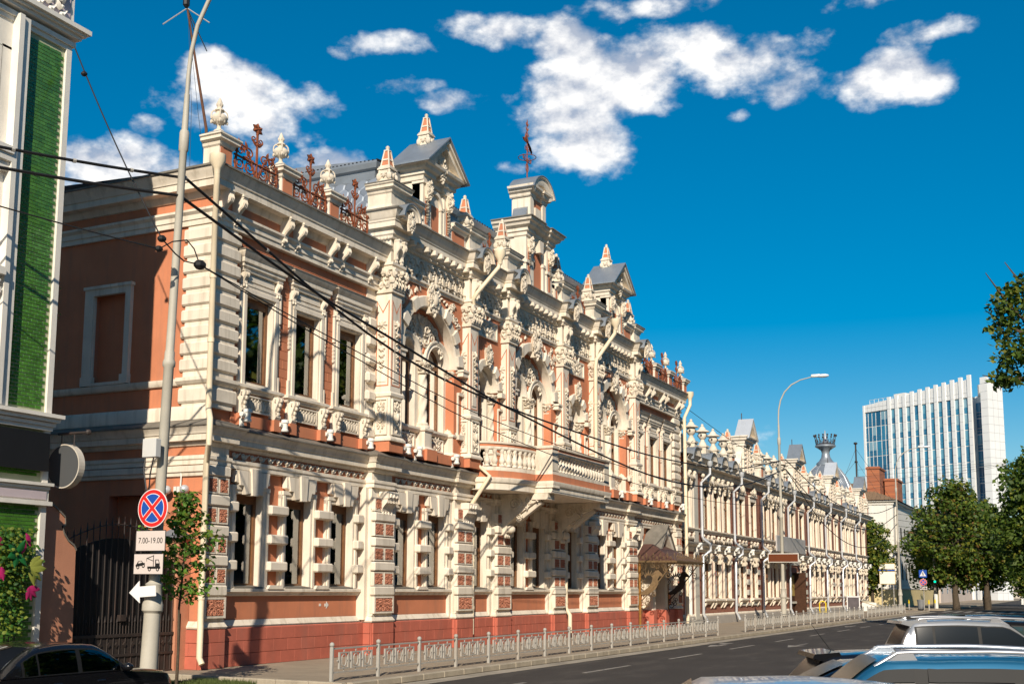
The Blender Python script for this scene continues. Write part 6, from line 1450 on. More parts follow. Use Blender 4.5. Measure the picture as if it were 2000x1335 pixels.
# recessed glazed corner and the tall end slab
m=MB().use(CLAD); m.box(L,L+4.2,2.0,3.0,0,44.2); t_(m,'link_body'); m=MB()
for f in range(12):
    z=42.8-FH*(f+1)
    for a,b in ((.1,1.1),(1.15,2.0),(2.05,2.9),(2.95,4.1)): m.use(BG[rr.choice((4,0,1,2,3))]); m.box(L+a,L+b,1.9,2.0,z+1.4,z+FH-.1); m.use(BG[rr.choice((0,1))]); m.box(L+a,L+b,1.9,2.0,z+.1,z+.65); m.box(L+a,L+b,1.9,2.0,z+.72,z+1.3)
o=t_(m,'link_glazing'); o['kind']='stuff'
m=MB().use(CLAD); m.box(L+4.2,L+5.9,-2.2,3.0,0,45.0); m.prism([(-2.2,45),(3,45),(3,45.4),(-2.2,47.4)],L+4.2,L+5.9,'x'); t_(m,'end_slab')
m=MB().use(CLADG)
for k in range(26):
    z=46-k*1.78; m.box(L+4.25,L+5.85,-2.22,-2.2,z,z+.05); m.box(L+5.9,L+5.92,-2.2,2.9,z,z+.05) if z<44 else None
for y in (-.5,1.2): m.box(L+5.9,L+5.92,y,y+.05,0,44.5)
o=t_(m,'panel_joints'); o['kind']='stuff'
m=MB().use(WHITEP)
for k in range(7): m.tube([(1+k*1.3,1,45.5),(1+k*1.3,1,46.9)],.05,4)
m.tube([(1,1,46.9),(9,1,46.9)],.05,4); m.tube([(1,1,46.3),(9,1,46.3)],.04,4); m.box(8,11,1,4,45.4,47.4); m.lathe([(1.1,44.2),(1.1,46.6)],14,(L+1.6,2.5,0)); t_(m,'roof_plant')
# low far buildings closing the street
for k,(x,y,w_,d_,h_,c,lab) in enumerate(((180,1.5,60,14,9,(.6,.5,.42),'pale street house far behind the row of trees'),(330,-8,30,30,10,(.5,.45,.38),'distant beige block closing the end of the street'))):
    b=empty('far_house',lab,'building'); m=MB().use(mat('far wall %d'%k,c,.9,.1,.3)); m.box(x,x+w_,y,y+d_,-.1,h_); m.build('wall',None,b); m=MB().use(ROOFT); m.prism([(y-.5,h_),(y+d_+.5,h_),(y+d_/2,h_+3)],x,x+w_,'x'); m.build('roof',None,b); pm=MB().use(BG[4]).box(-.6,.6,-.06,-.02,0,1.8).mesh('window')
    for q in range(8):
        for z in (1.5,5.2): inst(pm,'window',b,(x+3+q*(w_-6)/7,y,z))
for k,(x0,x1,h_,c,lab) in enumerate(((-75,-28,12,(.30,.24,.18),'unseen ochre building on the opposite side of the street'),(-26,14,14,(.26,.22,.19),'unseen grey brown building on the opposite side of the street'),(16,60,11,(.33,.25,.18),'unseen low tan building on the opposite side of the street'),(62,130,13,(.28,.23,.18),'unseen long brown building on the opposite side of the street'))):  # unseen row added to keep low sky light off the fronts
    b=empty('unseen_opposite_building',lab,'building'); m=MB().use(mat('opposite wall %d'%k,c,.9,.1,.4)); m.box(x0,x1,-60,-36,-.1,h_); m.build('wall',None,b); m=MB().use(ROOFT); m.prism([(-60.5,h_),(-35.5,h_),(-48,h_+3.5)],x0,x1,'x'); m.build('roof',None,b); wm_=MB().use(BG[4]).box(-.6,.6,-.0,.05,0,1.9).mesh('window')
    n=int((x1-x0)/3.4)
    for q in range(n):
        for z in (1.6,5.2,8.4)[:2 if h_<12 else 3]: inst(wm_,'window',b,(x0+1.7+q*3.4,-36,z))
# ---------------------------------------------------------------- vegetation
def leafmat(name,c,tr=.35):
    m=bpy.data.materials.new(name); m.use_nodes=True; n=m.node_tree; N=n.nodes; L=n.links; b=N['Principled BSDF']; b.inputs['Roughness'].default_value=.55; b.inputs['Specular IOR Level'].default_value=.3
    g=N.new('ShaderNodeNewGeometry'); t=N.new('ShaderNodeTexNoise'); t.inputs['Scale'].default_value=.9; t.inputs['Detail'].default_value=3; L.new(g.outputs['Position'],t.inputs[0])
    x=N.new('ShaderNodeMix'); x.data_type='RGBA'; r=N.new('ShaderNodeMapRange'); L.new(t.outputs['Fac'],r.inputs[0]); r.inputs[1].default_value=.35; r.inputs[2].default_value=.65; L.new(r.outputs[0],x.inputs[0])
    x.inputs[6].default_value=(*[q*.7 for q in c],1); x.inputs[7].default_value=(*[q*1.25 for q in c],1); L.new(x.outputs[2],b.inputs['Base Color'])
    tl=N.new('ShaderNodeBsdfTranslucent'); h=N.new('ShaderNodeMix'); h.data_type='RGBA'; h.blend_type='MULTIPLY'; h.inputs[0].default_value=1; L.new(x.outputs[2],h.inputs[6]); h.inputs[7].default_value=(1.2,1.6,.4,1); L.new(h.outputs[2],tl.inputs[0])
    ms=N.new('ShaderNodeMixShader'); ms.inputs[0].default_value=tr; L.new(b.outputs[0],ms.inputs[1]); L.new(tl.outputs[0],ms.inputs[2]); L.new(ms.outputs[0],N['Material Output'].inputs[0])
    MATS[name]=m; return m
LF=[leafmat('leaf green',(.095,.145,.022)),leafmat('leaf dark green',(.055,.095,.017)),leafmat('leaf yellow green',(.19,.19,.022))]
BRN=[leafmat('leaf brown',(.16,.085,.025)),leafmat('leaf olive',(.09,.09,.02))]
BARK=mat('bark',(.10,.075,.05),.95,.3,8,.3,40,.5,30)
def leaves(name,lobes,n,size,mats,seed,prob=None,shape=4,droop=.0,hollow=.35):
    "leaf faces spread through a set of lobes (centre, radii); gaps between the lobes let the sky through"
    r=np.random.RandomState(seed); L=np.array([[*c,*s] for c,s in lobes],float); vol=np.cbrt(L[:,3]*L[:,4]*L[:,5])**2; k=r.choice(len(L),n,p=vol/vol.sum())
    u=r.normal(size=(n,3)); u/=np.linalg.norm(u,axis=1)[:,None]; rad=(hollow+(1-hollow)*r.rand(n)**.6)
    # sub-clumps
    nc=max(12,n//45); cu=r.normal(size=(nc,3)); cu/=np.linalg.norm(cu,axis=1)[:,None]; ci=r.randint(nc,size=n); crad=.35+.85*r.rand(nc)**.8
    mixu=cu[ci]*crad[ci,None]+u*.22*rad[:,None]
    P=L[k,:3]+L[k,3:]*mixu
    N_=r.normal(size=(n,3))*.8+np.array([-.35,-.35,.9])+u*.6; N_/=np.linalg.norm(N_,axis=1)[:,None]
    T_=np.cross(N_,r.normal(size=(n,3))); T_/=np.linalg.norm(T_,axis=1)[:,None]; Bv=np.cross(N_,T_); s=size*(.55+.8*r.rand(n))[:,None]
    if shape==4: V=np.stack([P-T_*s*.5,P-Bv*s*.32-N_*s*.06,P+T_*s*.5,P+Bv*s*.32-N_*s*.06],1)
    V=V.reshape(-1,3); F=np.arange(4*n).reshape(n,4); mi=r.choice(len(mats),n,p=prob)
    # whole clumps share a tint
    cm=r.choice(len(mats),nc,p=prob); mi=np.where(r.rand(n)<.6,cm[ci],mi)
    return npmesh(name,V,F,mats,mi)
def limbs(m,base,top,lobes,r0,seed):
    rr=random.Random(seed); b=Vector(base); t=Vector(top)
    pts=[b.lerp(t,k/5)+Vector((rr.uniform(-.1,.1),rr.uniform(-.1,.1),0))*(r0*4 if 0<k<5 else 0) for k in range(6)]
    m.tube(pts,[r0*1.35,r0*1.05,r0*.95,r0*.85,r0*.7,r0*.55],8)
    for c,s in lobes:
        c=Vector(c); a=pts[rr.choice((3,4,5))]; mid=a.lerp(c,.5)+Vector((0,0,.15*(c-a).length*rr.uniform(-.3,1))); m.tube([a,mid,c,c+(c-a)*.25],[r0*.5,r0*.34,r0*.2,r0*.06],5)
def tree(label,base,h,lobes,n,size,seed,r0=.2,mats=None,prob=(.5,.32,.18),group=None,trunk_top=None,name='tree',cat='tree'):
    o=empty(name,label,cat,base,group); m=MB().use(BARK); limbs(m,(0,0,-.2),trunk_top or (0,0,h*.6),lobes,r0,seed); m.build('trunk',None,o,50)
    inst(leaves('crown',lobes,n,size,mats or LF,seed,prob),'crown',o); return o
def lob(rx,h0,h1,n,seed,s=1.5):
    r=random.Random(seed); L=[]
    for i in range(n):
        t=(i+.5)/n; z=h0+(h1-h0)*t; w=rx*math.sin(PI*(.12+.80*t))**.7; a=i*2.4+r.uniform(-.5,.5); q=w*r.uniform(.35,.75)
        L.append(((q*cos(a),q*sin(a),z),(s*r.uniform(.7,1.2)*w/rx+.3,s*r.uniform(.7,1.2)*w/rx+.3,s*r.uniform(.5,.85))))
    L.append(((0,0,h1-.3),(s*.6,s*.6,s*.8))); return L
mixb=LF+BRN
tree('broad street tree with brown upper leaves behind the traffic light',(119,-6.2,0),14,lob(4.2,2.8,13.2,16,3,2.0),15000,.42,5,.3,mixb,(.42,.24,.22,.06,.06),'trees lining the far pavement')
tree('dense green street tree just right of the brown topped tree',(124,-9.0,0),12,lob(3.8,2.6,11.0,14,8,2.0),12000,.42,9,.28,None,(.5,.3,.2),'trees lining the far pavement')
tree('low spreading street tree left of the traffic light pole',(126,-3.4,0),10,lob(3.4,2.6,9.3,11,12,1.8),9000,.4,14,.25,None,(.5,.25,.25),'trees lining the far pavement')
tree('slim street tree with a pale trunk deeper in the row',(140,-8.0,0),11,lob(3.6,3.6,10.4,11,18,2.0),8000,.45,17,.3,None,(.45,.4,.15),'trees lining the far pavement')
tree('farthest dark tree in the row of street trees',(160,-12.5,0),12,lob(4.5,3,11,11,21,2.3),8000,.5,21,.3,None,(.35,.55,.1),'trees lining the far pavement')
tree('tall dark tree at the right edge beyond the parked cars',(72,-16.2,0),12.5,lob(3.0,3.0,11.6,13,31,1.7),14000,.36,31,.28,None,(.42,.46,.12))
tree('dark tree filling the shade behind the right edge',(100,-17.5,0),12,lob(4.4,2.2,11,12,35,2.1),11000,.42,36,.3,None,(.35,.55,.1))
tree('big tree whose lit branch reaches into the upper right of the sky',(38,-20.2,0),18,lob(3.6,7.0,17.2,14,44,1.6)+[((0.6,3.6,13.2),(1.0,1.1,.8)),((1.0,4.0,14.6),(.8,.9,.7)),((.8,4.2,12.0),(.8,.7,.5)),((.8,3.9,15.6),(.8,.9,.8)),((.9,3.2,16.4),(.8,.8,.6))],16000,.30,44,.34,None,(.45,.4,.15))
tree('leafy yellow green bush tree at the far corner of the brick mansion',(105.5,.6,0),9,lob(1.8,2.2,8.6,12,52,1.2),9000,.30,52,.16,[LF[0],LF[2],LF[1]],(.4,.4,.2),name='bush_tree')
tree('small round bush below the dark trees near the far right',(132,-12.8,0),4,lob(1.9,1.2,4.0,7,61,1.1),3500,.3,61,.1,None,(.6,.3,.1),name='bush')
# trees across the street: out of the frame, made tall to fill window reflections and block low sky
for k,(x,lab) in enumerate(((3,'first tall tree across the road behind the viewer'),(18,'second tall tree across the road behind the viewer'),(33,'third tall tree across the road, opposite the mansion entrance'),(47,'very tall tree across the road opposite the brick mansion'),(60,'last very tall tree across the road'))):
    tree(lab,(x,-29-(k%2)*2,0),24,lob(5.5,4,23,14,70+k,3.2),6500,.9,70+k,.35,None,(.4,.5,.1),'trees across the road behind the viewer')
# young street tree by the lamp post
def leafpoly(P,d,s,up):
    d=Vector(d).normalized(); sd=d.cross(Vector(up)).normalized(); n=sd.cross(d)
    return [P,P+d*s*.25+sd*s*.36-n*s*.03,P+d*s*.62+sd*s*.34-n*s*.05,P+d*s*1.0-n*s*.14,P+d*s*.62-sd*s*.34-n*s*.05,P+d*s*.25-sd*s*.36-n*s*.03,P+d*s*.5+n*s*.04]
YT=empty('young_tree','slim young street tree with a leafy crown in front of the mansion corner','tree',(-4.05,-2.85,-.07))
m=MB().use(BARK); m.tube([(0,0,0),(.02,.0,.8),(.0,.01,1.6),(.05,-.02,2.4),(.1,.0,3.2),(.12,0,3.9)],[.035,.028,.024,.02,.013,.004],7)
rr=random.Random(12); LV=MB(); YM=[leafmat('young leaf',(.12,.24,.03),.35),leafmat('young leaf light',(.19,.22,.03),.45),leafmat('young leaf dark',(.07,.15,.02),.3)]
for k in range(62):
    z=1.7+2.15*(k/62)**.9; a=k*2.4; ln=(.80 if z<2.9 else .62)*(1-.75*max(0,(z-2.9)/1.1))*rr.uniform(.55,1.15)
    if 2.2<z<2.95 and rr.random()<.5: ln*=1.25
    b0=Vector((.06,0,z)); d=Vector((cos(a),sin(a),rr.uniform(.15,.6))); tip=b0+d.normalized()*ln+Vector((0,0,-.12*ln)); mid=b0.lerp(tip,.5)+Vector((0,0,.05)); m.tube([b0,mid,tip],[.009,.006,.003],4)
    for q in range(rr.randint(18,27)):
        t=rr.uniform(.2,1.05); P=(b0.lerp(mid,t*2) if t<.5 else mid.lerp(tip,t*2-1))+Vector((rr.uniform(-.08,.08),rr.uniform(-.08,.08),rr.uniform(-.08,.08)))
        LV.use(rr.choice((YM[0],YM[0],YM[1],YM[2],YM[2])))
        V=leafpoly(P,(rr.uniform(-1,1),rr.uniform(-1,1),rr.uniform(-1.1,.1)),rr.uniform(.07,.13),(rr.uniform(-.4,.4)-.3,rr.uniform(-.4,.4)-.3,1)); LV.add(V,[(0,1,6),(1,2,6),(2,3,6),(3,4,6),(4,5,6),(5,0,6)])
m.build('trunk',None,YT,50); LV.build('crown',None,YT)
m=MB().use(BARK); m.tube([(.09,.05,0),(.08,.04,1.5)],.018,6); m.build('stake',None,YT)
# weed on the corner of the tiled building
def weed(name,label,base,n,sp,s,seed,mats):
    rr=random.Random(seed); o=empty(name,label,'plant',base); m=MB(); st=MB().use(BARK)
    for k in range(n):
        P=Vector((rr.gauss(0,sp[0]),rr.gauss(0,sp[1]),rr.gauss(0,sp[2]))); m.use(rr.choice(mats)); V=leafpoly(P,(rr.uniform(-1,1),rr.uniform(-1,1),rr.uniform(-.6,.8)),s*rr.uniform(.6,1.2),(-.4,-.5,1)); m.add(V,[(0,1,6),(1,2,6),(2,3,6),(3,4,6),(4,5,6),(5,0,6)])
    for k in range(5): st.tube([(0,0,-sp[2]*1.5),(rr.gauss(0,sp[0]),rr.gauss(0,sp[1]),sp[2])],.008,4)
    m.build('foliage',None,o); st.build('stem',None,o); return o
weed('wall_weed','small yellow green weed sprouting from the tiled building corner',(-4.98,.15,7.75),110,(.09,.07,.2),.09,3,[leafmat('weed leaf',(.16,.20,.02),.4),LF[2]])
# artificial garland on the tiled wall
GL=empty('hanging_garland','garland of artificial ferns and magenta leaves hanging on the green tiled wall','garland',(-6.15,-.55,2.2))
rr=random.Random(8); m=MB(); gm=[leafmat('garland leaf',(.13,.17,.02),.3),leafmat('garland leaf green',(.05,.13,.02),.3),leafmat('garland leaf dark',(.02,.06,.012),.2)]
for k in range(1500):
    z=rr.gauss(.22,.36)
    if rr.random()<.28: z=rr.uniform(-1.15,0); P=Vector((rr.choice((-.25,.1,.22,-.05))+rr.gauss(0,.05),rr.gauss(.05,.05),z))
    else: P=Vector((rr.gauss(-.1,.24),rr.gauss(0,.11),max(-.5,min(.85,z))))
    m.use(rr.choice((gm[0],gm[0],gm[1],gm[2]))); V=leafpoly(P,(rr.uniform(-1,1),rr.uniform(-1,.2),rr.uniform(-1,.3)),rr.uniform(.05,.10),(-.4,-1,.6)); m.add(V,[(0,1,6),(1,2,6),(2,3,6),(3,4,6),(4,5,6),(5,0,6)])
o=m.build('foliage',None,GL); o['kind']='stuff'
def bigleaf(name,P,d,s,mt):
    m=MB().use(mt); n=7; V=[];F=[]; d=Vector(d).normalized(); sd=d.cross(Vector((0,-1,.3))).normalized(); up=sd.cross(d)
    for i in range(n+1):
        t=i/n; w=.27*s*sin(PI*min(1,.06+.94*t))**.8*(1-.25*t)
        for q in (-1,-.5,0,.5,1): V.append(Vector(P)+d*s*t+sd*w*q+up*(.05*s*(1-abs(q))*1.2-.22*s*t*t)+up*(.012*s*(i%2)*(abs(q)>.3)))
    for i in range(n):
        for j in range(4): F.append((i*5+j,i*5+j+1,i*5+j+6,i*5+j+5))
    m.add(V,F); return m.build(name,None,GL,60)
yl=leafmat('large veined leaf',(.24,.26,.05),.3); mg=leafmat('magenta leaf',(.42,.02,.13),.3); dg=leafmat('monstera leaf',(.012,.12,.03),.2)
for d in ((1,-.3,.55),(1,-.4,.0),(.7,-.3,-.6),(.2,-.4,-.9),(1,-.2,.9)): bigleaf('large_leaf',(.25,-.15,.1),d,.36,yl)
for d in ((.7,-.3,-.7),(.2,-.3,-1),(-.3,-.3,-.9),(.9,-.3,-.1)): bigleaf('magenta_leaf',(.27,-.15,-.28),d,.25,mg)
for P,d in (((.12,-.15,.75),(.3,-.3,-.8)),((.1,-.15,.6),(-.3,-.3,-.9)),((-.42,-.15,.1),(.1,-.4,-1)),((-.38,-.15,.05),(-.6,-.3,-.8)),((-.4,-.12,.5),(-.5,-.3,.6))): bigleaf('magenta_leaf',P,d,.26,mg)
for d in ((-.8,-.4,-.2),(-.3,-.4,-.8),(.4,-.4,-.5),(.2,-.4,.6),(-.7,-.3,.5)): bigleaf('monstera_leaf',(-.1,-.17,.36),d,.3,dg)
m=MB().use(BLACKM)
for x in (-6.38,-6.2,-5.98,-5.85): m.tube([(x,-.34,0),(x,-.34,1.7)],.012,5)
m.tube([(-6.5,-.34,1.5),(-5.8,-.34,1.5)],.012,5); o=m.build('window_grille'); tag(o,'thin black iron bars on the tiled wall below the garland','grille')
# ---------------------------------------------------------------- street furniture
FENM=mat('grey painted railing',(.40,.38,.34),.6,.1,5,.1,30,.1,30,(.30,.17,.06),.25); POLEM=mat('grey cream lamp post paint',(.46,.43,.36),.55,.08,2,.05,30,0,1,(.3,.26,.2),.3)
post=MB().use(FENM); post.cbox(-.035,.035,-.035,.035,-.05,.72,.008); post.blob((0,0,.765),.055,.055,.055,10,7); post=post.mesh('post',smooth=40)
PS=1.86
rail=MB().use(FENM); rail.box(.035,PS-.035,-.012,.012,.665,.70); rail.box(.035,PS-.035,-.012,.012,.17,.20); rail=rail.mesh('rail')
fr=MB().use(FENM); w_,z0,z1=.185,.25,.60; t=.028
fr.box(-w_,-w_+t*1.6,-.02,.02,z0,z1); fr.box(w_-t*1.6,w_,-.02,.02,z0,z1); fr.box(-w_+t*1.6,w_-t*1.6,-.018,.018,z0,z0+t); fr.box(-w_+t*1.6,w_-t*1.6,-.018,.018,z1-t,z1); fr.tube([(.085*cos(a),0,.425+.125*sin(a)) for a in [2*PI*k/18 for k in range(18)]],.014,6,True)
fr.box(-.008,.008,-.008,.008,.55,.665); fr.box(-.008,.008,-.008,.008,.2,.30)
for s in (-1,1): fr.box(min(s*.085,s*w_),max(s*.085,s*w_),-.007,.007,.418,.432); fr.box(min(s*w_,s*.26),max(s*w_,s*.26),-.007,.007,.418,.432); fr.blob((s*.235,0,.425),.02,.02,.02,6,4)
fr.blob((0,0,.63),.018,.018,.018,6,4); fr=fr.mesh('lattice_frame',smooth=40)
def fence(x0,n,y,label,detail=True):
    F_=empty('railing',label,'railing',(x0,y,0),'low grey railings along the kerb')
    for k in range(n+1): inst(post,'post',F_,(k*PS,0,0))
    for k in range(n):
        inst(rail,'rail',F_,(k*PS,0,0))
        for q in (.25,.5,.75): inst(fr,'lattice_frame',F_,(k*PS+PS*q,0,0),scale=(1.05,1,1))
fence(-1.25,16,-4.6,'low grey railing with oval lattice in front of the ornate mansion'); fence(33.2,18,-4.6,'low grey railing in front of the brick mansion up to the advertising stand'); fence(68.6,11,-4.6,'far low grey railing ending at the street corner past the advertising stand')
def lamp(x,y,label,tilt=0,base=True,h=11.3,arm=2.3,rise=3.0):
    L=empty('street_lamp',label,'street lamp',(x,y,0),'curved arm street lamps'); m=MB().use(POLEM)
    m.lathe([(.17,-.1),(.155,1.45),(.2,1.5),(.2,1.62),(.165,1.72),(.15,1.95),(.17,2.0),(.105,2.05),(.10,6.25),(.125,6.28),(.125,6.36),(.10,6.42),(.10,6.55),(.085,6.6),(.075,10.75),(.10,10.78),(.10,11.15),(.085,11.2)],20); m.build('pole',None,L,40); L.rotation_euler=(0,R(tilt),0)
    m=MB().use(POLEM); m.tube([(0,0,11.1),(0,0,12.0)],[.07,.055],10); m.tube([(0,0,11.5),(0,0,12.4),(0,-.03,12.9),(0,-.16,13.5),(0,-.42,14.0),(0,-.85,14.42),(0,-1.4,14.68),(0,-2.1,14.82)],[.045]*6+[.035,.03],10); m.build('arm',None,L,50)
    m=MB().use(WHITEP); m.cbox(-.09,.09,-2.6,-2.05,14.78,14.96,.03); m.use(mat('lamp glass',(.7,.72,.74),.15,0,spec=.8)); m.blob((0,-2.75,14.84),.15,.38,.12,10,7); m.build('lamp_head',None,L,50); return L
lamp(-4.9,-2.88,'curved arm street lamp post beside the tiled building carrying road signs',2.0); l2=lamp(50.3,-2.6,'curved arm street lamp post in front of the brick mansion with a brown sign'); lamp(91.0,-4.0,'distant curved arm street lamp at the far end of the brick mansion')
# things fixed to the near post
m=MB().use(mat('light grey box',(.55,.55,.53),.5,.05)); m.cbox(-.26,-.11,-.17,.17,4.42,4.78,.01); o=m.build('junction_box',loc=(-4.88,-2.88,0)); tag(o,'light grey junction box on the near lamp post above the round sign','box')
m=MB().use(BLACKM); m.tube([(-4.96,-2.7,4.8),(-4.9,-2.6,4.6),(-4.98,-2.62,4.2),(-5.02,-2.75,3.8),(-5.0,-2.8,3.5),(-5.0,-2.8,2.2)],.018,5); m.tube([(-5.02,-2.9,4.42),(-5.04,-2.85,4.1),(-5.03,-2.82,3.6)],.014,5); o=m.build('loose_cable'); tag(o,'loose black cable hanging from the junction box down the lamp post','cable')
SR=mat('sign red',(.62,.02,.018),.4,0,spec=.5); SBL=mat('sign blue',(.01,.07,.36),.4,0,spec=.5); SW=mat('sign white',(.78,.76,.74),.4,0,spec=.5); SP_=mat('sign plate pale',(.62,.54,.50),.45,.04,spec=.5); SK=mat('sign black',(.015,.015,.015),.5,0)
# flat signs: local x across, local y towards the reader is -y
def disc(m,r,y,n=40,y1=0): m.add([(r*cos(2*PI*k/n),y,r*sin(2*PI*k/n)) for k in range(n)]+[(r*cos(2*PI*k/n),y1,r*sin(2*PI*k/n)) for k in range(n)],[tuple(range(n))[::-1]]+[(k,(k+1)%n,(k+1)%n+n,k+n) for k in range(n)]); return m
def nostop(name,label,loc,rz,d,group=None):
    S=empty(name,label,'road sign',loc,group,rz); k=d/.7
    m=MB().use(SW); disc(m,.35*k,-.012,48,.0); m.build('backing_plate',None,S); m=MB().use(SR); disc(m,.335*k,-.016,48,-.012); m.build('red_disc',None,S); m=MB().use(SW); disc(m,.268*k,-.0195,48,-.016); m.build('white_line',None,S)
    m=MB().use(SBL); disc(m,.256*k,-.023,48,-.0195); m.build('blue_disc',None,S)
    for a in (PI/4,-PI/4):
        for mm,w,y in ((SW,.045,.026 if a>0 else .0265),(SR,.033,.029 if a>0 else .0295)):
            m=MB().use(mm); c,s=cos(a),sin(a); L=.262*k if mm is SW else .29*k; w_=w*k
            m.add([(c*u*L-s*v*w_,-y,s*u*L+c*v*w_) for u,v in ((-1,-1),(1,-1),(1,1),(-1,1))],[(0,1,2,3)]); m.build('red_bar' if mm is SR else 'white_edge',None,S)
    return S
RZS=-PI/2          # facing -X
nostop('no_stopping_sign','round blue and red no stopping sign on the near lamp post',(-5.06,-2.98,3.44),RZS,.74)
def text(s,size,loc,mt,par,sx=1):
    c=bpy.data.curves.new('lettering','FONT'); c.body=s; c.size=size; c.align_x='CENTER'; c.align_y='CENTER'; c.extrude=.001
    t=bpy.data.objects.new('lettering',c); me=bpy.data.meshes.new_from_object(t); bpy.data.objects.remove(t); me.materials.clear(); me.materials.append(mt); me.transform(Matrix.Rotation(PI/2,4,'X')@Matrix.Diagonal((sx,1,1,1))); me.name='lettering'
    return inst(me,'lettering',par,loc)
def plate(name,label,loc,rz,w,h,mt=None):
    S=empty(name,label,'road sign',loc,None,rz); m=MB().use(SK); m.cbox(-w/2,w/2,-.012,0,-h/2,h/2,.004); m.build('plate_edge',None,S); m=MB().use(mt or SP_); m.box(-w/2+.014,w/2-.014,-.015,-.012,-h/2+.014,h/2-.014); m.build('plate_face',None,S); return S
S=plate('time_plate','pale plate reading 7.00-19.00 below the round sign on the near post',(-5.08,-2.98,2.82),RZS,.74,.40); text('7.00-19.00',.155,(0,-.0165,0),SK,S,.92)
S=plate('tow_plate','pale plate with tow truck pictogram on the near lamp post',(-5.09,-2.96,2.38),RZS,.74,.40)
m=MB().use(SK); y=-.0165
def fp(P): m.add([(a,y,b) for a,b in P],[tuple(range(len(P)))])
fp([(-.02,-.09),(.3,-.09),(.3,-.045),(-.02,-.045)]); fp([(.17,-.05),(.285,-.05),(.285,.0),(.255,.085),(.17,.085)]); fp([(-.31,-.055),(-.13,-.03),(-.08,-.005),(-.085,.02),(-.13,.025),(-.17,.065),(-.255,.055),(-.29,.0),(-.315,-.015)]); fp([(.118,-.05),(.135,-.05),(.135,.17),(.118,.17)]); fp([(.13,.165),(.13,.15),(-.04,.095),(-.05,.11)]); fp([(-.05,.11),(-.04,.10),(-.035,.05),(-.045,.05)]); fp([(.12,.05),(-.03,.10),(-.03,.112),(.12,.065)])
for x,z in ((.035,-.1),(.235,-.1),(-.255,-.06),(-.12,-.035)): fp([(x+.038*cos(2*PI*k/16),z+.038*sin(2*PI*k/16)) for k in range(16)])
m.build('pictogram',None,S); m=MB().use(SP_); y=-.018
for x,z in ((.035,-.1),(.235,-.1),(-.255,-.06),(-.12,-.035)): fp([(x+.017*cos(2*PI*k/12),z+.017*sin(2*PI*k/12)) for k in range(12)])
fp([(.195,.015),(.265,.015),(.245,.07),(.195,.07)]); fp([(-.245,.01),(-.15,.03),(-.18,.055),(-.24,.045)]); m.build('pictogram_gap',None,S)
m=MB().use(SW); P=[(-.34,0),(-.08,-.21),(-.08,-.10),(.32,-.10),(.32,.10),(-.08,.10),(-.08,.21)]; m.prism(P,-.012,0); o=m.build('arrow_sign',loc=(-5.10,-2.86,1.86)); o.rotation_euler=(0,R(-4),RZS); tag(o,'white arrow board pointing left on the near lamp post','sign')
# brown sign on the second lamp post
m=MB().use(WHITEP); m.cbox(-.92,.92,-.03,.0,-.27,.27,.02); m.use(mat('brown sign face',(.13,.032,.008),.5,.05)); m.box(-.88,.88,-.034,-.03,-.23,.23); o=m.build('brown_sign',loc=(50.1,-2.7,3.86)); o.rotation_euler=(0,0,RZS); tag(o,'blank brown street sign on the lamp post before the brick mansion','sign')
# far corner: concrete pole, sign post, signals, blank boards
CONC=mat('concrete pole',(.36,.32,.26),.9,.12,2,.1,20); 
def cpole(x,y,label,h=11.5,arm=9.2):
    o=empty('concrete_lamp_pole',label,'lamp pole',(x,y,0),'concrete lamp poles far down the street'); m=MB().use(CONC); m.tube([(0,0,-.1),(0,0,h*.62)],[.2,.15],8); m.use(WHITEP); m.tube([(0,0,h*.62),(0,0,h)],[.12,.08],8); m.tube([(0,0,-.1),(0,0,1.6)],.21,8); m.build('pole',None,o,40)
    m=MB().use(WHITEP); m.tube([(0,0,arm-.5),(0,-1.2,arm-.15),(0,-2.2,arm)],.05,6); m.blob((0,-2.7,arm+.05),.2,.55,.12,8,6); m.build('arm',None,o,40)
cpole(119,-4.1,'concrete lamp pole with the traffic signals at its foot',11.5,9.0); cpole(180,-10.2,'farthest concrete lamp pole against the dark trees',11,9.0)
o=empty('sign_post','grey sign post at the far crossing carrying two road signs and a plate','post',(107,-4.2,0)); m=MB().use(FENM); m.tube([(0,0,0),(0,0,4.1)],.045,6); m.build('post',None,o)
S=empty('crossing_sign','blue square pedestrian crossing sign on top of the far sign post','road sign',(106.9,-4.2,3.65),None,RZS); m=MB().use(SBL); m.cbox(-.38,.38,-.02,0,-.38,.38,.015); m.build('sign_plate',None,S); m=MB().use(SW); m.add([(-.31,-.023,-.24),(.31,-.023,-.24),(0,-.023,.3)],[(0,1,2)]); m.build('white_triangle',None,S)
m=MB().use(SK); y=-.026
fp([(.03*cos(k)*1.2,.13+.045*sin(k)) for k in [2*PI*q/10 for q in range(10)]]); fp([(-.03,.07),(.04,.07),(.05,-.05),(-.02,-.05)]); fp([(.05,-.05),(.0,-.05),(.05,-.2),(.1,-.2)]); fp([(-.02,-.05),(.03,-.05),(-.06,-.2),(-.11,-.2)]); fp([(-.03,.06),(-.02,.0),(-.12,-.04),(-.12,0)]); fp([(.04,.06),(.12,-.02),(.09,-.03),(.04,.01)]); m.build('walking_figure',None,S)
nostop('no_stopping_sign','small round no stopping sign on the far sign post',(106.9,-4.2,2.78),RZS,.72)
S=plate('tow_plate','small pale plate below the far no stopping sign',(106.9,-4.2,2.2),RZS,.74,.36); m=MB().use(SK); y=-.018; fp([(-.02,-.08),(.28,-.08),(.28,-.03),(-.02,-.03)]); fp([(.16,-.03),(.27,-.03),(.24,.07),(.16,.07)]); fp([(-.29,-.06),(-.08,-.02),(-.1,.03),(-.25,.03)]); m.build('pictogram',None,S)
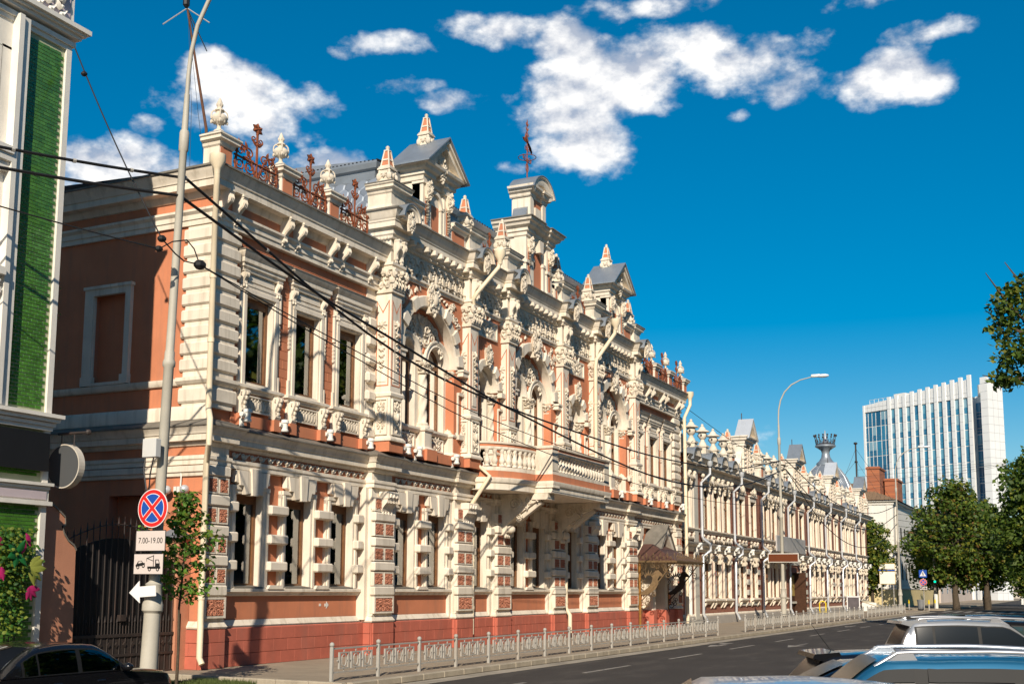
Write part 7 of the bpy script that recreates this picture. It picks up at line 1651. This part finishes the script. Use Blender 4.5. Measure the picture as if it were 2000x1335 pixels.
GLO=bpy.data.materials.new('green signal light'); GLO.use_nodes=True; b=GLO.node_tree.nodes['Principled BSDF']; b.inputs['Base Color'].default_value=(.0,.4,.25,1); b.inputs['Emission Color'].default_value=(.0,1,.55,1); b.inputs['Emission Strength'].default_value=1.2
def signal(name,label,loc,n,lit,rz=RZS):
    S=empty(name,label,'traffic light',loc,None,rz); m=MB().use(BLACKM); m.cbox(-.19,.19,-.02,.2,0,n*.36,.03); m.build('housing',None,S)
    for k in range(n):
        m=MB().use(GLO if k in lit else SK); disc(m,.13,-.03,16,-.02); o_=m.build('lens',None,S,loc=(0,0,.18+k*.36)); m=MB().use(BLACKM); m.arch(0,0,0,[(.14,.0),(.14,.2),(.155,.2),(.155,0)],R(-10),R(190),10); m.build('visor',None,o_)
signal('traffic_light','tall black traffic light on the concrete pole with its green arrow lit',(118.7,-4.1,2.4),4,(1,)) 
signal('pedestrian_signal','small traffic signal with lit green figures left of the pole',(117.5,-3.1,2.4),4,(0,1,3))
B_=empty('blank_billboard','blank white double board on two posts beside the bush','sign',(104,-1.15,0)); m=MB().use(FENM); m.tube([(0,.6,0),(0,.6,4.4)],.05,6); m.tube([(0,-.55,0),(0,-.55,4.4)],.05,6); m.build('post',None,B_)
m=MB().use(mat('board frame',(.5,.33,.05),.5)); m.cbox(-.08,-.02,-.78,.78,2.55,3.85,.01); m.cbox(-.08,-.02,-.78,.78,4.05,4.65,.01); m.build('frame',None,B_); m=MB().use(WHITEP); m.box(-.09,-.08,-.74,.74,2.6,3.8); m.box(-.09,-.08,-.74,.74,4.1,4.6); m.build('panel',None,B_); m=MB().use(SBL); m.box(-.085,-.02,-.74,.85,3.88,4.02); m.build('blue_strip',None,B_)
m=MB().use(BLACKM); m.tube([(104.6,-2.2,0),(104.6,-2.2,5.2)],.09,8); o=m.build('dark_post'); tag(o,'plain dark post standing right of the blank white boards','post')
A_=empty('advertising_stand','white framed A board with a dark blank panel by the railing','sign',(66.9,-3.9,0),None,R(-78)); m=MB().use(SW)
for s in (-1,1): m.box(s*.42-.03,s*.42+.03,-.03,.03,0,1.5)
m.box(-.45,.45,-.03,.03,1.45,1.52); m.box(-.42,.42,-.02,.02,.42,.48); m.build('frame',None,A_); m=MB().use(mat('dark board',(.10,.085,.09),.6,.3,2)); m.box(-.39,.39,-.025,.02,.48,1.45); m.build('panel',None,A_)
m=MB().use(mat('yellow paint',(.75,.55,.02),.5,.05))
m.tube([(0,-.22,0),(0,-.22,1.0),(0,-.1,1.12),(0,.1,1.12),(0,.22,1.0),(0,.22,0)],.045,8); m.box(-.04,.04,-.2,.2,.35,.42); o=m.build('yellow_barrier',loc=(67.6,-1.6,0)); o.rotation_euler=(0,0,R(10)); tag(o,'small yellow hoop barrier outside the wooden entrance of the brick mansion','barrier')
for k,(x,yy,lab) in enumerate(((108,-2.6,'left yellow topped bollard at the far crossing'),(106,-4.75,'yellow topped bollard at the foot of the far sign post'),(116,-4.3,'yellow topped bollard beside the concrete lamp pole'))):
    o=empty('bollard',lab,'bollard',(x,yy,0),'bollards at the far crossing'); m=MB().use(FENM); m.tube([(0,0,0),(0,0,.6)],.08,8); m.build('post',None,o); m=MB().use(mat('yellow paint',(.75,.55,.02))); m.tube([(0,0,.6),(0,0,1.0)],.083,8); m.build('cap',None,o)
m=MB().use(mat('grey bin',(.2,.2,.2),.7)); m.lathe([(.3,0),(.38,.9),(.4,.9),(.4,1.0)],12); o=m.build('litter_bin',loc=(112,-3.3,0)); tag(o,'grey street litter bin between the far bollards','bin')
# entrance canopy of the mansion
cx=RW[1]-.2; cy0,cy1=YW-.7,-1.95; ca,cb=cx-3.1,cx+3.0; zc=3.25
cx0_,cx1_=31.2,35.6
C_=empty('entrance_canopy','iron entrance canopy with griffin brackets on the mansion front','canopy',(0,0,0)); m=MB().use(mat('dark red roof sheet',(.10,.05,.04),.5,.15,2,.05,20))
m.add([(cx0_,cy1,zc),(cx1_,cy1,zc),(cx1_,.1,zc),(cx0_,.1,zc),(cx0_+1.3,-.3,zc+.85),(cx1_-1.3,-.3,zc+.85),(cx0_+1.3,.1,zc+.85),(cx1_-1.3,.1,zc+.85)],[(0,1,5,4),(0,4,6,3),(1,2,7,5),(4,5,7,6)]); m.build('roof',None,C_)
GOLD=mat('weathered gilt iron',(.20,.13,.065),.6,.3,12,.2,50)
m=MB().use(GOLD); pth=[(cx0_,.1),(cx0_,cy1),(cx1_,cy1),(cx1_,.1)]
m.sweep(pth,[(-.03,zc-.06),(.03,zc-.06),(.05,zc+.02),(-.03,zc+.03)])
L=[(cx0_,.1,cx0_,cy1),(cx0_,cy1,cx1_,cy1),(cx1_,cy1,cx1_,.1)]
for ax,ay,bx,by in L:
    n=int(math.hypot(bx-ax,by-ay)/.17)
    for k in range(n):
        t=(k+.5)/n; x,yy=ax+(bx-ax)*t,ay+(by-ay)*t; hh_=.34 if k%2 else .2
        m.tube([(x,yy,zc),(x,yy,zc+hh_)],.011,4); m.blob((x,yy,zc+hh_),.022,.022,.05,5,4)
        dx,dy=(bx-ax)/math.hypot(bx-ax,by-ay),(by-ay)/math.hypot(bx-ax,by-ay)
        for s in (-1,1): m.tube([(x,yy,zc+hh_*.5),(x+s*dx*.06,yy+s*dy*.06,zc+hh_*.75),(x+s*dx*.03,yy+s*dy*.03,zc+hh_*.95)],.008,4)
        m.tube([(x-dx*.08,yy-dy*.08,zc-.06),(x,yy,zc-.2),(x+dx*.08,yy+dy*.08,zc-.06)],.01,4)
m.build('cresting',None,C_)
def griffin(x,mt):
    m=MB().use(mt); q=MB().use(mt)        # drawn in the (y,z) plane, facing out
    P=[(-.08,1.72),(-.3,1.66),(-.6,1.74),(-.9,1.95),(-1.04,2.2),(-1.0,2.42),(-1.1,2.56),(-1.24,2.54),(-1.24,2.64),(-1.04,2.84),(-.88,2.8),(-.78,2.6),(-.74,2.3),(-.5,2.0),(-.3,1.86)]
    m.prism(P,x-.015,x+.015,'x')
    for k in range(9):                    # wing feathers
        a=R(200-k*21); c=(-.58,2.42); q0=(c[0]-.0+.16*cos(a),c[1]+.16*sin(a)); q1=(c[0]+(.46+.04*(k%2))*cos(a+.25),c[1]+.46*sin(a+.25)); w=.05
        n_=(-sin(a),cos(a)); m.prism([(q0[0]-n_[0]*w,q0[1]-n_[1]*w),(q1[0],q1[1]),(q0[0]+n_[0]*w,q0[1]+n_[1]*w)],x-.012,x+.012,'x')
    m.tube([(x,-.1,1.3),(x,-.7,1.9),(x,-1.25,2.55),(x,-1.7,3.15)],.03,6); m.tube([(x,-.02,.95),(x,-.02,3.2)],.02,5)
    for yy,z,r,a,hd in ((-.3,1.15,.2,0,1),(-.15,.9,.14,2,-1),(-1.5,2.6,.17,1,1),(-1.3,3.0,.14,4,-1),(-.3,2.95,.2,0,1),(-.75,3.05,.13,2,1),(-.55,1.45,.13,1,-1),(-.15,1.4,.12,3,1),(-.5,1.25,.15,2,-1),(-.8,1.7,.13,1,1),(-1.0,3.0,.12,0,-1),(-.15,2.3,.16,1,1),(-.2,2.65,.13,3,-1),(-1.35,2.85,.1,2,1)):
        pts=[(x,yy+r*(1-.8*t/14)*cos(a+hd*9*t/14),z+r*(1-.8*t/14)*sin(a+hd*9*t/14)) for t in range(15)]; m.tube(pts,.018,5)
    return m.build('griffin_bracket',None,C_,40)
griffin(cx0_+.1,GOLD); griffin(cx1_-.1,IRON)
m=MB().use(mat('rusty post',(.30,.14,.03),.8,.3,6)); m.tube([(cx0_+.1,-.12,0),(cx0_+.1,-.12,3.2)],.06,8); m.tube([(cx1_-.1,-.12,0),(cx1_-.1,-.12,3.2)],.06,8); m.build('post',None,C_,40)
# antenna mast behind the roof
o=empty('antenna_mast','leaning rusty antenna mast with guy wires on the mansion roof','antenna',(4.2,4.0,12.6)); m=MB().use(mat('rusty mast',(.16,.075,.045),.8,.2,6)); m.tube([(.35,0,-.1),(0,0,3.0),(-1.05,0,6.35)],[.05,.045,.03],8); m.build('mast',None,o); m=MB().use(FENM)
for d in ((-1.05,.0,-1.0),(.75,.3,-.45),(-.1,-1.0,-.75),(1.0,0,-1.0)): m.tube([(-1.05,0,6.35),(-1.05+d[0]*.95,d[1]*.95,6.35+d[2]*.95)],.018,5)
m.use(BLACKM); m.lathe([(.05,6.35),(.1,6.42),(.1,6.6),(.05,6.7),(.03,6.75),(.02,7.6)],8,(-1.1,0,0)); m.build('radials',None,o)
m=MB().use(BLACKM)
for s in (-.45,.5): m.tube([(-1.0,0,6.2),(-.55+s*.3,0,3.4),(-.2+s,0,.6),(s*1.2,0,-.1)],.008,4)
m.build('guy_wire',None,o)
# ---------------------------------------------------------------- overhead cables
CB=mat('black cable',(.012,.012,.013),.6,0)
def cable(label,pts,sag,r,n=24,group=None,extra=None):
    P=[]
    for (a,b),s in zip(zip(pts,pts[1:]),sag):
        a,b=Vector(a),Vector(b)
        for k in range(n):
            t=k/n; p=a.lerp(b,t); p.z-=4*s*t*(1-t); P.append(p)
    P.append(Vector(pts[-1])); m=MB().use(CB); m.tube(P,r,6)
    if extra: extra(m,P)
    o=m.build('overhead_cable'); tag(o,label,'cable',group); return o
def ties(m,P):
    m.use(FENM)
    for k in range(2,len(P)-1,2): d=(P[k+1]-P[k]).normalized()*.03; m.tube([P[k]-d,P[k]+d],.042,6)
def smooth_drop(a,b,K,n=40):
    a,b=Vector(a),Vector(b); ts=[k[0] for k in K]; ds=[k[1] for k in K]; P=[]
    for k in range(n+1):
        t=k/n; i=max(j for j in range(len(ts)-1) if ts[j]<=t+1e-9); u=(t-ts[i])/(ts[i+1]-ts[i]); u2,u3=u*u,u*u*u
        g=lambda j:0 if False else ((ds[min(j+1,len(ds)-1)]-ds[max(j-1,0)])/(ts[min(j+1,len(ts)-1)]-ts[max(j-1,0)]))
        h_=ts[i+1]-ts[i]; d=(2*u3-3*u2+1)*ds[i]+(u3-2*u2+u)*h_*g(i)+(-2*u3+3*u2)*ds[i+1]+(u3-u2)*h_*g(i+1)
        p=a.lerp(b,t); p.z-=d; P.append(p)
    return P
def pcable(label,P,r,group='overhead cables along the street',tie=False,lumps=()):
    m=MB().use(CB); m.tube(P,r,6)
    if tie: ties(m,P)
    m.use(CB)
    for c,q in lumps: m.blob(c,q,q,q*.8,8,5)
    o=m.build('overhead_cable'); tag(o,label,'cable',group); return o
PA=(-4.43,-2.88,10.22); PB=(-4.59,-2.88,9.8); LA=(51.9,-2.6,10.0); LB=(51.86,-2.6,9.41)
pcable('upper thick cable from the tiled building to the second lamp post across the mansion front',[Vector((-10.9,-.3,9.85)).lerp(Vector(PA),k/12)-Vector((0,0,.25*4*(k/12)*(1-k/12)*.4)) for k in range(12)]+smooth_drop(PA,LA,[(0,0),(.12,1.75),(.22,2.4),(.42,2.6),(.57,2.48),(.78,1.76),(1,0)]),.03,tie=True)
pcable('lower thick cable from the tiled building across the mansion balcony',[Vector((-11,-.3,9.45)).lerp(Vector(PB),k/12)-Vector((0,0,.1*4*(k/12)*(1-k/12))) for k in range(12)]+smooth_drop(PB,LB,[(0,0),(.08,.81),(.15,1.27),(.28,2.08),(.56,2.9),(.8,2.0),(1,0)]),.032)
J=Vector((-4.49,-3.4,8.32)); J2=Vector((-5.46,-3.2,8.42)); J3=Vector((-5.39,-3.2,8.64))
for k,(dz,lab) in enumerate(((0,'upper of two thin wires running from the near lamp post past the mansion windows'),(-.28,'lower of two thin wires running from the near lamp post past the mansion windows'))):
    a=J+Vector((0,0,0)); b=Vector((50.2,-2.6,7.6+dz*2.2)); pcable(lab,smooth_drop(a,b,[(0,0),(.08,.45-dz*.3),(.24,1.15-dz*.6),(.5,1.3-dz*.8),(.75,.9-dz*.5),(1,0)]),.013,lumps=((J,.13),) if k==0 else ())
pcable('thin stay wire from the tiled building cornice down to the near lamp post',[Vector((-5.2,-.4,13.2)).lerp(J3,k/10)-Vector((0,0,.5*(k/10)*(1-k/10))) for k in range(11)]+[Vector((-5.1,-3.3,8.4)),Vector((-4.9,-3.35,8.3)),J],.014,lumps=((Vector((-5.25,-.75,12.55)),.07),(J3,.09)))
pcable('thin wire entering from the left edge to a joint beside the near lamp post',[Vector((-11,-.3,9.15)).lerp(J2,k/10)-Vector((0,0,.3*(k/10)*(1-k/10))) for k in range(11)]+[Vector((-5.2,-3.3,8.62)),Vector((-4.9,-3.4,8.72)),Vector((-4.68,-3.4,8.6)),J],.014,lumps=((J2,.08),))
pcable('thin wire from the mansion corner down to the second lamp post',smooth_drop((38.3,-.3,11.6),LB,[(0,0),(.5,.3),(1,0)]),.014)
for k,(z0,z1,s,lab) in enumerate(((10.0,9.6,1.8,'highest dark cable from the second lamp post to the distant one'),(9.4,8.8,2.4,'sagging dark cable from the second lamp post to the distant one'),(9.4,8.0,3.4,'lowest dark cable from the second lamp post to the distant one'))):
    pcable(lab,smooth_drop((51.9,-2.6,z0),(91.2,-4.0,z1),[(0,0),(.25,s*.75),(.5,s),(.75,s*.75),(1,0)]),.028)
for k in range(7): pcable(('highest','second highest','third','middle','fifth','second lowest','lowest')[k]+' of the seven faint cables crossing before the far trees',smooth_drop((91.1,-4,9.4-k*.55),(112+k*6,-20-k*.3,8.6-k*.4),[(0,0),(.5,.45+.1*(k%3)),(1,0)],16),.016,'faint cables over the far crossing')
for k in range(4): pcable(('top','second','third','bottom')[k]+' of four faint wires crossing the sky before the office tower',smooth_drop((116,3.4,15.4-k*.8),(112,-30,16.5+k*.7),[(0,0),(.5,.5),(1,0)],16),.014,'faint cables over the far crossing')
# ---------------------------------------------------------------- parked cars and people
def paint(name,c,metal=.3,rough=.28):
    m=mat(name,c,rough,.03,2,metal=metal,spec=.4,coat=.6); m.node_tree.nodes['Principled BSDF'].inputs['Coat Roughness'].default_value=.04; return m
CGL=mat('dark car window',(.006,.010,.014),.20,0,spec=.25); CGG=mat('green tinted car window',(.03,.05,.045),.03,0,spec=.7); RUB=mat('black rubber trim',(.012,.012,.012),.6,0); CHR=mat('satin roof rail',(.42,.43,.45),.3,0,metal=.6,spec=.5); TYRE=mat('tyre',(.015,.015,.015),.8,0)
def lerp(a,b,t): return a+(b-a)*t
def car(label,loc,head,P,col,L=4.5,W=1.84,H=1.66,zb=1.02,xw0=.95,xr0=.25,xr1=-1.55,xw1=-2.12,hood=.92,deck=None,wins=((-1.72,-1.30),(-1.26,-.30),(-.24,.78)),rails=False,glass=None,spoiler=False,antenna=None,visor=False,tilt=.17,group='cars parked at an angle along the street',name='parked_car'):
    C=empty(name,label,'car',(loc[0],loc[1],-.14),group,head); C.scale=(.87,)*3; X0,X1=-L/2,L/2; gl=glass or CGL
    hw=lambda x:W/2*(1-.13*abs(x/(L/2))**4)
    def zt(x):
        if x>xw0: t=(x-xw0)/(X1-xw0); return lerp(zb-.02,hood-.12,t**1.5)-(.22*max(0,(t-.85)/.15)**2)
        if x<xw1: t=(xw1-x)/(xw1-X0+1e-6); return lerp(zb,(deck or zb)-.03,min(1,t*2))-.18*max(0,(t-.8)/.2)**2
        return zb
    def zr(x):
        if x>=xr0: t=(x-xr0)/(xw0-xr0); return lerp(H-.03,zb,t**1.25)
        if x<=xr1: t=(xr1-x)/(xr1-xw1); return lerp(H-.05,zb,t**1.35)
        m_=(x-(xr0+xr1)/2)/((xr0-xr1)/2); return H-.035*m_*m_-(.015 if x<0 else 0)*abs(m_)
    xs=sorted({X0,X0+.06,X0+.18,*[X0+.3+k*(L-.6)/26 for k in range(27)],X1-.18,X1-.06,X1}); V=[];F=[]
    for x in xs:
        w_=hw(x); z=zt(x); e=.06 if abs(abs(x)-L/2)<.05 else 0
        half=[(w_*.88-e,.22),(w_*.97-e,.34),(w_-e,.60),(w_*.995-e,z-.14),(w_*.97-e,z-.03),(w_*.86-e,z+.015),(w_*.45,z+.035)]
        ring=[(x,y,zz) for y,zz in half]+[(x,0,z+.045)]+[(x,-y,zz) for y,zz in half[::-1]]; V+=ring
    k=15
    for i in range(len(xs)-1):
        for j in range(k-1): F.append((i*k+j,i*k+j+1,(i+1)*k+j+1,(i+1)*k+j))
        F.append((i*k+k-1,i*k,(i+1)*k,(i+1)*k+k-1))
    F+= [tuple(range(k))[::-1],tuple(range((len(xs)-1)*k,len(xs)*k))]
    m=MB().use(P); m.add(V,F); m.build('body',None,C,45,weld=True)
    # greenhouse
    hb=lambda x:hw(x)*.955
    def top(x): return hb(x)*(1-tilt*min(1,max(0,(zr(x)-zb)/(H-zb))))
    ze=lambda x: zb+max(0,(zr(x)-zb))*.90
    gx=[lerp(xw1,xr1,t/6) for t in range(6)]+[lerp(xr1,xr0,t/14) for t in range(14)]+[lerp(xr0,xw0,t/7) for t in range(8)]
    V=[];F=[]
    for x in gx:
        a,b,z0,z1,z2=hb(x),top(x),zb-.01,ze(x),zr(x); half=[(a,z0),(lerp(a,b,.5)+.012,lerp(z0,z1,.5)),(b,z1),(b*.95,lerp(z1,z2,.62)),(b*.80,lerp(z1,z2,.93)),(b*.4,z2+.005)]
        V+= [(x,y,z) for y,z in half]+[(x,0,z2+.012)]+[(x,-y,z) for y,z in half[::-1]]
    k=13
    for i in range(len(gx)-1):
        for j in range(k-1): F.append((i*k+j,(i+1)*k+j,(i+1)*k+j+1,i*k+j+1))
    m=MB().use(P); m.add(V,F); m.build('cabin',None,C,50,weld=True)
    def pt(x,s,t,o): return (x,s*(lerp(hb(x),top(x),t)+.012*(1-abs(2*t-1))+o),lerp(zb-.01,ze(x),t))
    for s in (-1,1):
        tr=MB().use(RUB); xa,xb=wins[0][0]-.05,wins[-1][1]+.06
        for (x0,x1,o,t0,t1) in ((xa,xb,.004,.03,.93),):
            n=16
            for i in range(n):
                p,q=lerp(x0,x1,i/n),lerp(x0,x1,(i+1)/n)
                for ta,tb in ((t0,.5),(.5,t1)): tr.quad(pt(p,s,ta,o),pt(q,s,ta,o),pt(q,s,tb,o),pt(p,s,tb,o))
        tr.build('window_trim',None,C)
        for x0,x1 in wins:
            g=MB().use(gl); n=8
            for i in range(n):
                p,q=lerp(x0,x1,i/n),lerp(x0,x1,(i+1)/n)
                for ta,tb in ((.07,.5),(.5,.88)): g.quad(pt(p,s,ta,.008),pt(q,s,ta,.008),pt(q,s,tb,.008),pt(p,s,tb,.008))
            g.build('side_window',None,C,80,weld=True)
        if visor:
            for x0,x1 in wins[1:]:
                g=MB().use(RUB); n=8
                for i in range(n):
                    p,q=lerp(x0,x1,i/n),lerp(x0,x1,(i+1)/n); g.quad(pt(p,s,.70,.03),pt(q,s,.70,.03),pt(q,s,.93,.012),pt(p,s,.93,.012))
                g.build('wind_deflector',None,C)
        g=MB().use(P); g.blob((xw0-.22,s*(hb(xw0-.2)+.13),zb+.06),.09,.13,.08,10,7); g.use(RUB); g.tube([(xw0-.2,s*hb(xw0-.2)*.98,zb+.0),(xw0-.22,s*(hb(xw0-.2)+.1),zb+.04)],.03,6); g.build('mirror',None,C,50)
        g=MB().use(P); 
        for x in (-.62,.38): g.cbox(x-.1,x+.1,s*hw(x)*.985-.02,s*hw(x)*.985+.03,zb-.17,zb-.135,.01)
        g.build('door_handle',None,C)
        g=MB().use(mat('headlamp glass',(.6,.62,.63),.1,0,spec=.8)); g.blob((X1-.22,s*hw(X1)*.82,.72),.2,.16,.09,8,6); g.build('headlight',None,C,50); g=MB().use(mat('tail lamp red',(.35,.01,.01),.15,0,spec=.7)); g.blob((X0+.12,s*hw(X0)*.88,.86),.1,.13,.14,8,6); g.build('taillight',None,C,50)
        if rails:
            g=MB().use(CHR); n=10; xs_=[lerp(xr1-.1,xr0+.12,i/n) for i in range(n+1)]
            g.tube([(x,s*top(x)*.90,(zr(x)+.0 if 0<i<n else zr(x)-.03)+(.06 if 0<i<n else .0)) for i,x in enumerate(xs_)],.027,8)
            for x in (lerp(xr1,xr0,.08),lerp(xr1,xr0,.92)): g.prism([(x-.16,zr(x)-.03),(x+.16,zr(x)-.03),(x+.10,zr(x)+.07),(x-.10,zr(x)+.07)],min(s*top(x)*.87,s*top(x)*.93),max(s*top(x)*.87,s*top(x)*.93))
            g.build('roof_rail',None,C,50)
        for x in (X0+.82,X1-.86):
            t=MB().use(TYRE); t.lathe([(.2,-.1),(.31,-.11),(.335,-.07),(.335,.07),(.31,.11),(.2,.1)],20,cap=False); me=t.mesh('tyre',smooth=40); me.transform(Matrix.Rotation(PI/2,4,'X')); wv=inst(me,'wheel',C,(x,s*(hw(x)-.1),.335)); r_=MB().use(CHR); r_.lathe([(0,.07),(.06,.09),(.08,.06),(.19,.05),(.205,.1),(.205,-.1)],16); me=r_.mesh('rim',smooth=40); me.transform(Matrix.Rotation(PI/2*(1 if s<0 else -1),4,'X')); inst(me,'rim',wv)
    def glasspane(nm,xa,xb):
        g=MB().use(gl); n=6
        for i in range(n):
            p,q=lerp(xa,xb,lerp(.10,.93,i/n)),lerp(xa,xb,lerp(.10,.93,(i+1)/n))
            for u0,u1 in ((-.86,-.4),(-.4,.0),(.0,.4),(.4,.86)):
                f=lambda x,u:(x,u*top(x)*.92,zr(x)+.034-.012*abs(u))
                g.quad(f(p,u0),f(q,u0),f(q,u1),f(p,u1))
        g.build(nm,None,C,80,weld=True)
    glasspane('windscreen',xr0,xw0); glasspane('rear_window',xr1,xw1)
    if spoiler:
        g=MB().use(P); g.prism([(xr1+.15,H-.08),(xr1+.1,H-.0),(xr1-.28,H-.035),(xr1-.32,H-.10),(xr1-.1,H-.16)],-W*.37,W*.37); g.build('spoiler',None,C,40)
    if antenna=='whip': g=MB().use(RUB); g.tube([(xr1+.12,0,H-.02),(xr1-.2,0,H+.42)],[.012,.004],5); g.blob((xr1+.12,0,H-.02),.05,.03,.03,8,5); g.build('antenna',None,C)
    if antenna=='fin': g=MB().use(RUB); g.prism([(xr1+.32,H-.04),(xr1+.02,H-.04),(xr1-.02,H+.075),(xr1+.04,H+.075)],-.015,.015); g.build('antenna',None,C)
    g=MB().use(SW); g.box(X0-.02,X0+.0,-.26,.26,.55,.66); g.box(X1,X1+.02,-.26,.26,.45,.56); g.build('number_plate',None,C)
    return C
HD_=R(-68); HR_=R(107)
SIL=paint('silver car paint',(.36,.37,.385),.5,.3); BLU=paint('teal blue car paint',(.02,.13,.24),.45,.28); BLK=paint('black car paint',(.008,.008,.010),.2,.22); GRY=paint('pale blue grey car paint',(.42,.47,.55),.5,.3); WHC=paint('white car paint',(.7,.7,.7),.0,.3)
car('silver estate SUV with dark windows parked across the street',(5.6,-16.7),HD_,SIL,1,L=4.6,H=1.74,zb=1.04,xw0=1.15,xr0=.35,xr1=-1.75,xw1=-2.13,wins=((-1.72,-1.36),(-1.30,-.30),(-.22,.92)),rails=True,spoiler=True,antenna='fin')
car('teal blue SUV with silver roof rails and black window deflectors in the right foreground',(-9.7,-17.2),HR_,BLU,1,L=4.35,H=1.74,zb=1.06,xw0=1.2,xr0=.42,xr1=-1.85,xw1=-2.1,wins=((-1.80,-1.05),(-.88,.0),(.14,.98)),rails=True,visor=True)
car('black hatchback with a small spoiler and roof antenna behind the blue SUV',(-4.3,-16.6),HD_,BLK,1,L=4.2,H=1.47,zb=.95,xw0=1.1,xr0=.3,xr1=-1.5,xw1=-2.0,wins=((-1.45,-1.0),(-.95,-.1),(-.02,.85)),spoiler=True,antenna='whip')
car('black coupe with a long sloping roof between the blue SUV and the hatchback',(-7.3,-16.3),HR_,BLK,1,L=4.6,H=1.5,zb=.92,xw0=1.25,xr0=.2,xr1=-1.1,xw1=-2.05,deck=.98,wins=((-1.3,-.85),(-.8,.05),(.12,.95)))
car('pale grey car whose roof just shows at the bottom edge',(-13.3,-16.35),HR_,GRY,1,L=4.3,H=1.68,zb=.95,xw0=1.2,xr0=.3,xr1=-1.4,xw1=-2.0)
car('black SUV with greenish windows just beyond the silver SUV',(7.4,-17.5),HD_,BLK,1,L=4.7,H=1.70,zb=1.03,xw0=1.1,xr0=.3,xr1=-1.75,xw1=-2.2,rails=True,glass=CGG,antenna='fin')
car('black roofed car beyond the other parked SUVs',(12.4,-17.0),HD_,BLK,1,L=4.7,H=1.74,zb=1.05,xw0=1.1,xr0=.3,xr1=-1.7,xw1=-2.2,spoiler=True)
car('white car far off at the right edge under the trees',(44,-18.0),HD_,WHC,1,L=4.4,H=1.62,zb=1.0)
car('shiny black saloon passing in the lower left corner',(-8.9,-4.5),R(0),BLK,1,L=4.75,W=1.82,H=1.44,zb=.93,xw0=1.12,xr0=.32,xr1=-.95,xw1=-1.75,deck=1.0,wins=((-1.3,-1.02),(-.98,-.14),(-.04,.86)),group=None,name='black_saloon',glass=CLEARCAR)
# people far down the pavement: one skinned body each
SKIN=mat('skin',(.45,.27,.18),.6,0); 
def person(label,loc,rz,top,legs,step=.16):
    o=empty('person',label,'person',loc,'people walking far down the street',rz); o.scale=(.87,)*3
    J_=dict(p=(0,0,.95),s=(0,.0,1.2),c=(0,0,1.42),n=(0,0,1.52),h=(0,.03,1.64),h2=(0,.02,1.74),kl=(.09,step*.6,.5),fl=(.1,step*.4,.08),tl=(.1,step*.4+.16,.04),kr=(-.09,-step*.2,.5),fr=(-.1,-step*1.4,.1),tr=(-.1,-step*1.4+.14,.04),sl=(.19,0,1.4),el=(.24,-.06,1.14),wl=(.25,.04,.9),sr=(-.19,0,1.4),er=(-.24,.02,1.14),wr=(-.25,.14,.92),hl=(.1,0,.92),hr=(-.1,0,.92))
    nm=list(J_); E=[('p','s'),('s','c'),('c','n'),('n','h'),('h','h2'),('p','hl'),('hl','kl'),('kl','fl'),('fl','tl'),('p','hr'),('hr','kr'),('kr','fr'),('fr','tr'),('c','sl'),('sl','el'),('el','wl'),('c','sr'),('sr','er'),('er','wr')]
    rad=dict(p=.15,s=.13,c=.15,n=.055,h=.095,h2=.08,kl=.065,fl=.045,tl=.035,kr=.065,fr=.045,tr=.035,sl=.07,el=.045,wl=.033,sr=.07,er=.045,wr=.033,hl=.1,hr=.1)
    me=bpy.data.meshes.new('body'); me.from_pydata([J_[q] for q in nm],[(nm.index(a),nm.index(b)) for a,b in E],[]); b=inst(me,'body',None)
    md=b.modifiers.new('skin','SKIN'); 
    for i,q in enumerate(nm): me.skin_vertices[0].data[i].radius=(rad[q]*(1.15 if q in 'psc' else 1),rad[q]*(.8 if q in 'psc' else 1)); me.skin_vertices[0].data[i].use_root=(i==0)
    sb=b.modifiers.new('sub','SUBSURF'); sb.levels=1; sb.render_levels=1
    dg=bpy.context.evaluated_depsgraph_get(); m2=bpy.data.meshes.new_from_object(b.evaluated_get(dg)); bpy.data.objects.remove(b)
    m2.materials.clear()
    for q in (SKIN,top,legs): m2.materials.append(q)
    for p in m2.polygons:
        z=p.center.z; x=abs(p.center.x); p.material_index=0 if z>1.5 or (x>.2 and z<1.1 and z>.8) else (1 if z>.96 else 2)
    inst(m2,'body',o); h=MB().use(SK); h.blob((0,0,1.71),.105,.115,.1,10,7); h.build('hair',None,o,60); return o
person('person in dark clothes walking beside the tree trunks',(131,-8.2,0),R(80),mat('dark cloth',(.02,.02,.025),.9,0),mat('dark cloth',(.02,.02,.025)))
person('person in a white shirt and dark trousers far down the street',(150,-11.9,0),R(-80),mat('white cloth',(.7,.7,.72),.9,0),mat('dark cloth',(.02,.02,.025)))
person('person in a pale shirt and blue trousers beside the farthest trees',(152,-13.6,0),R(70),mat('pale cloth',(.55,.52,.5),.9,0),mat('blue cloth',(.04,.06,.12),.9,0))
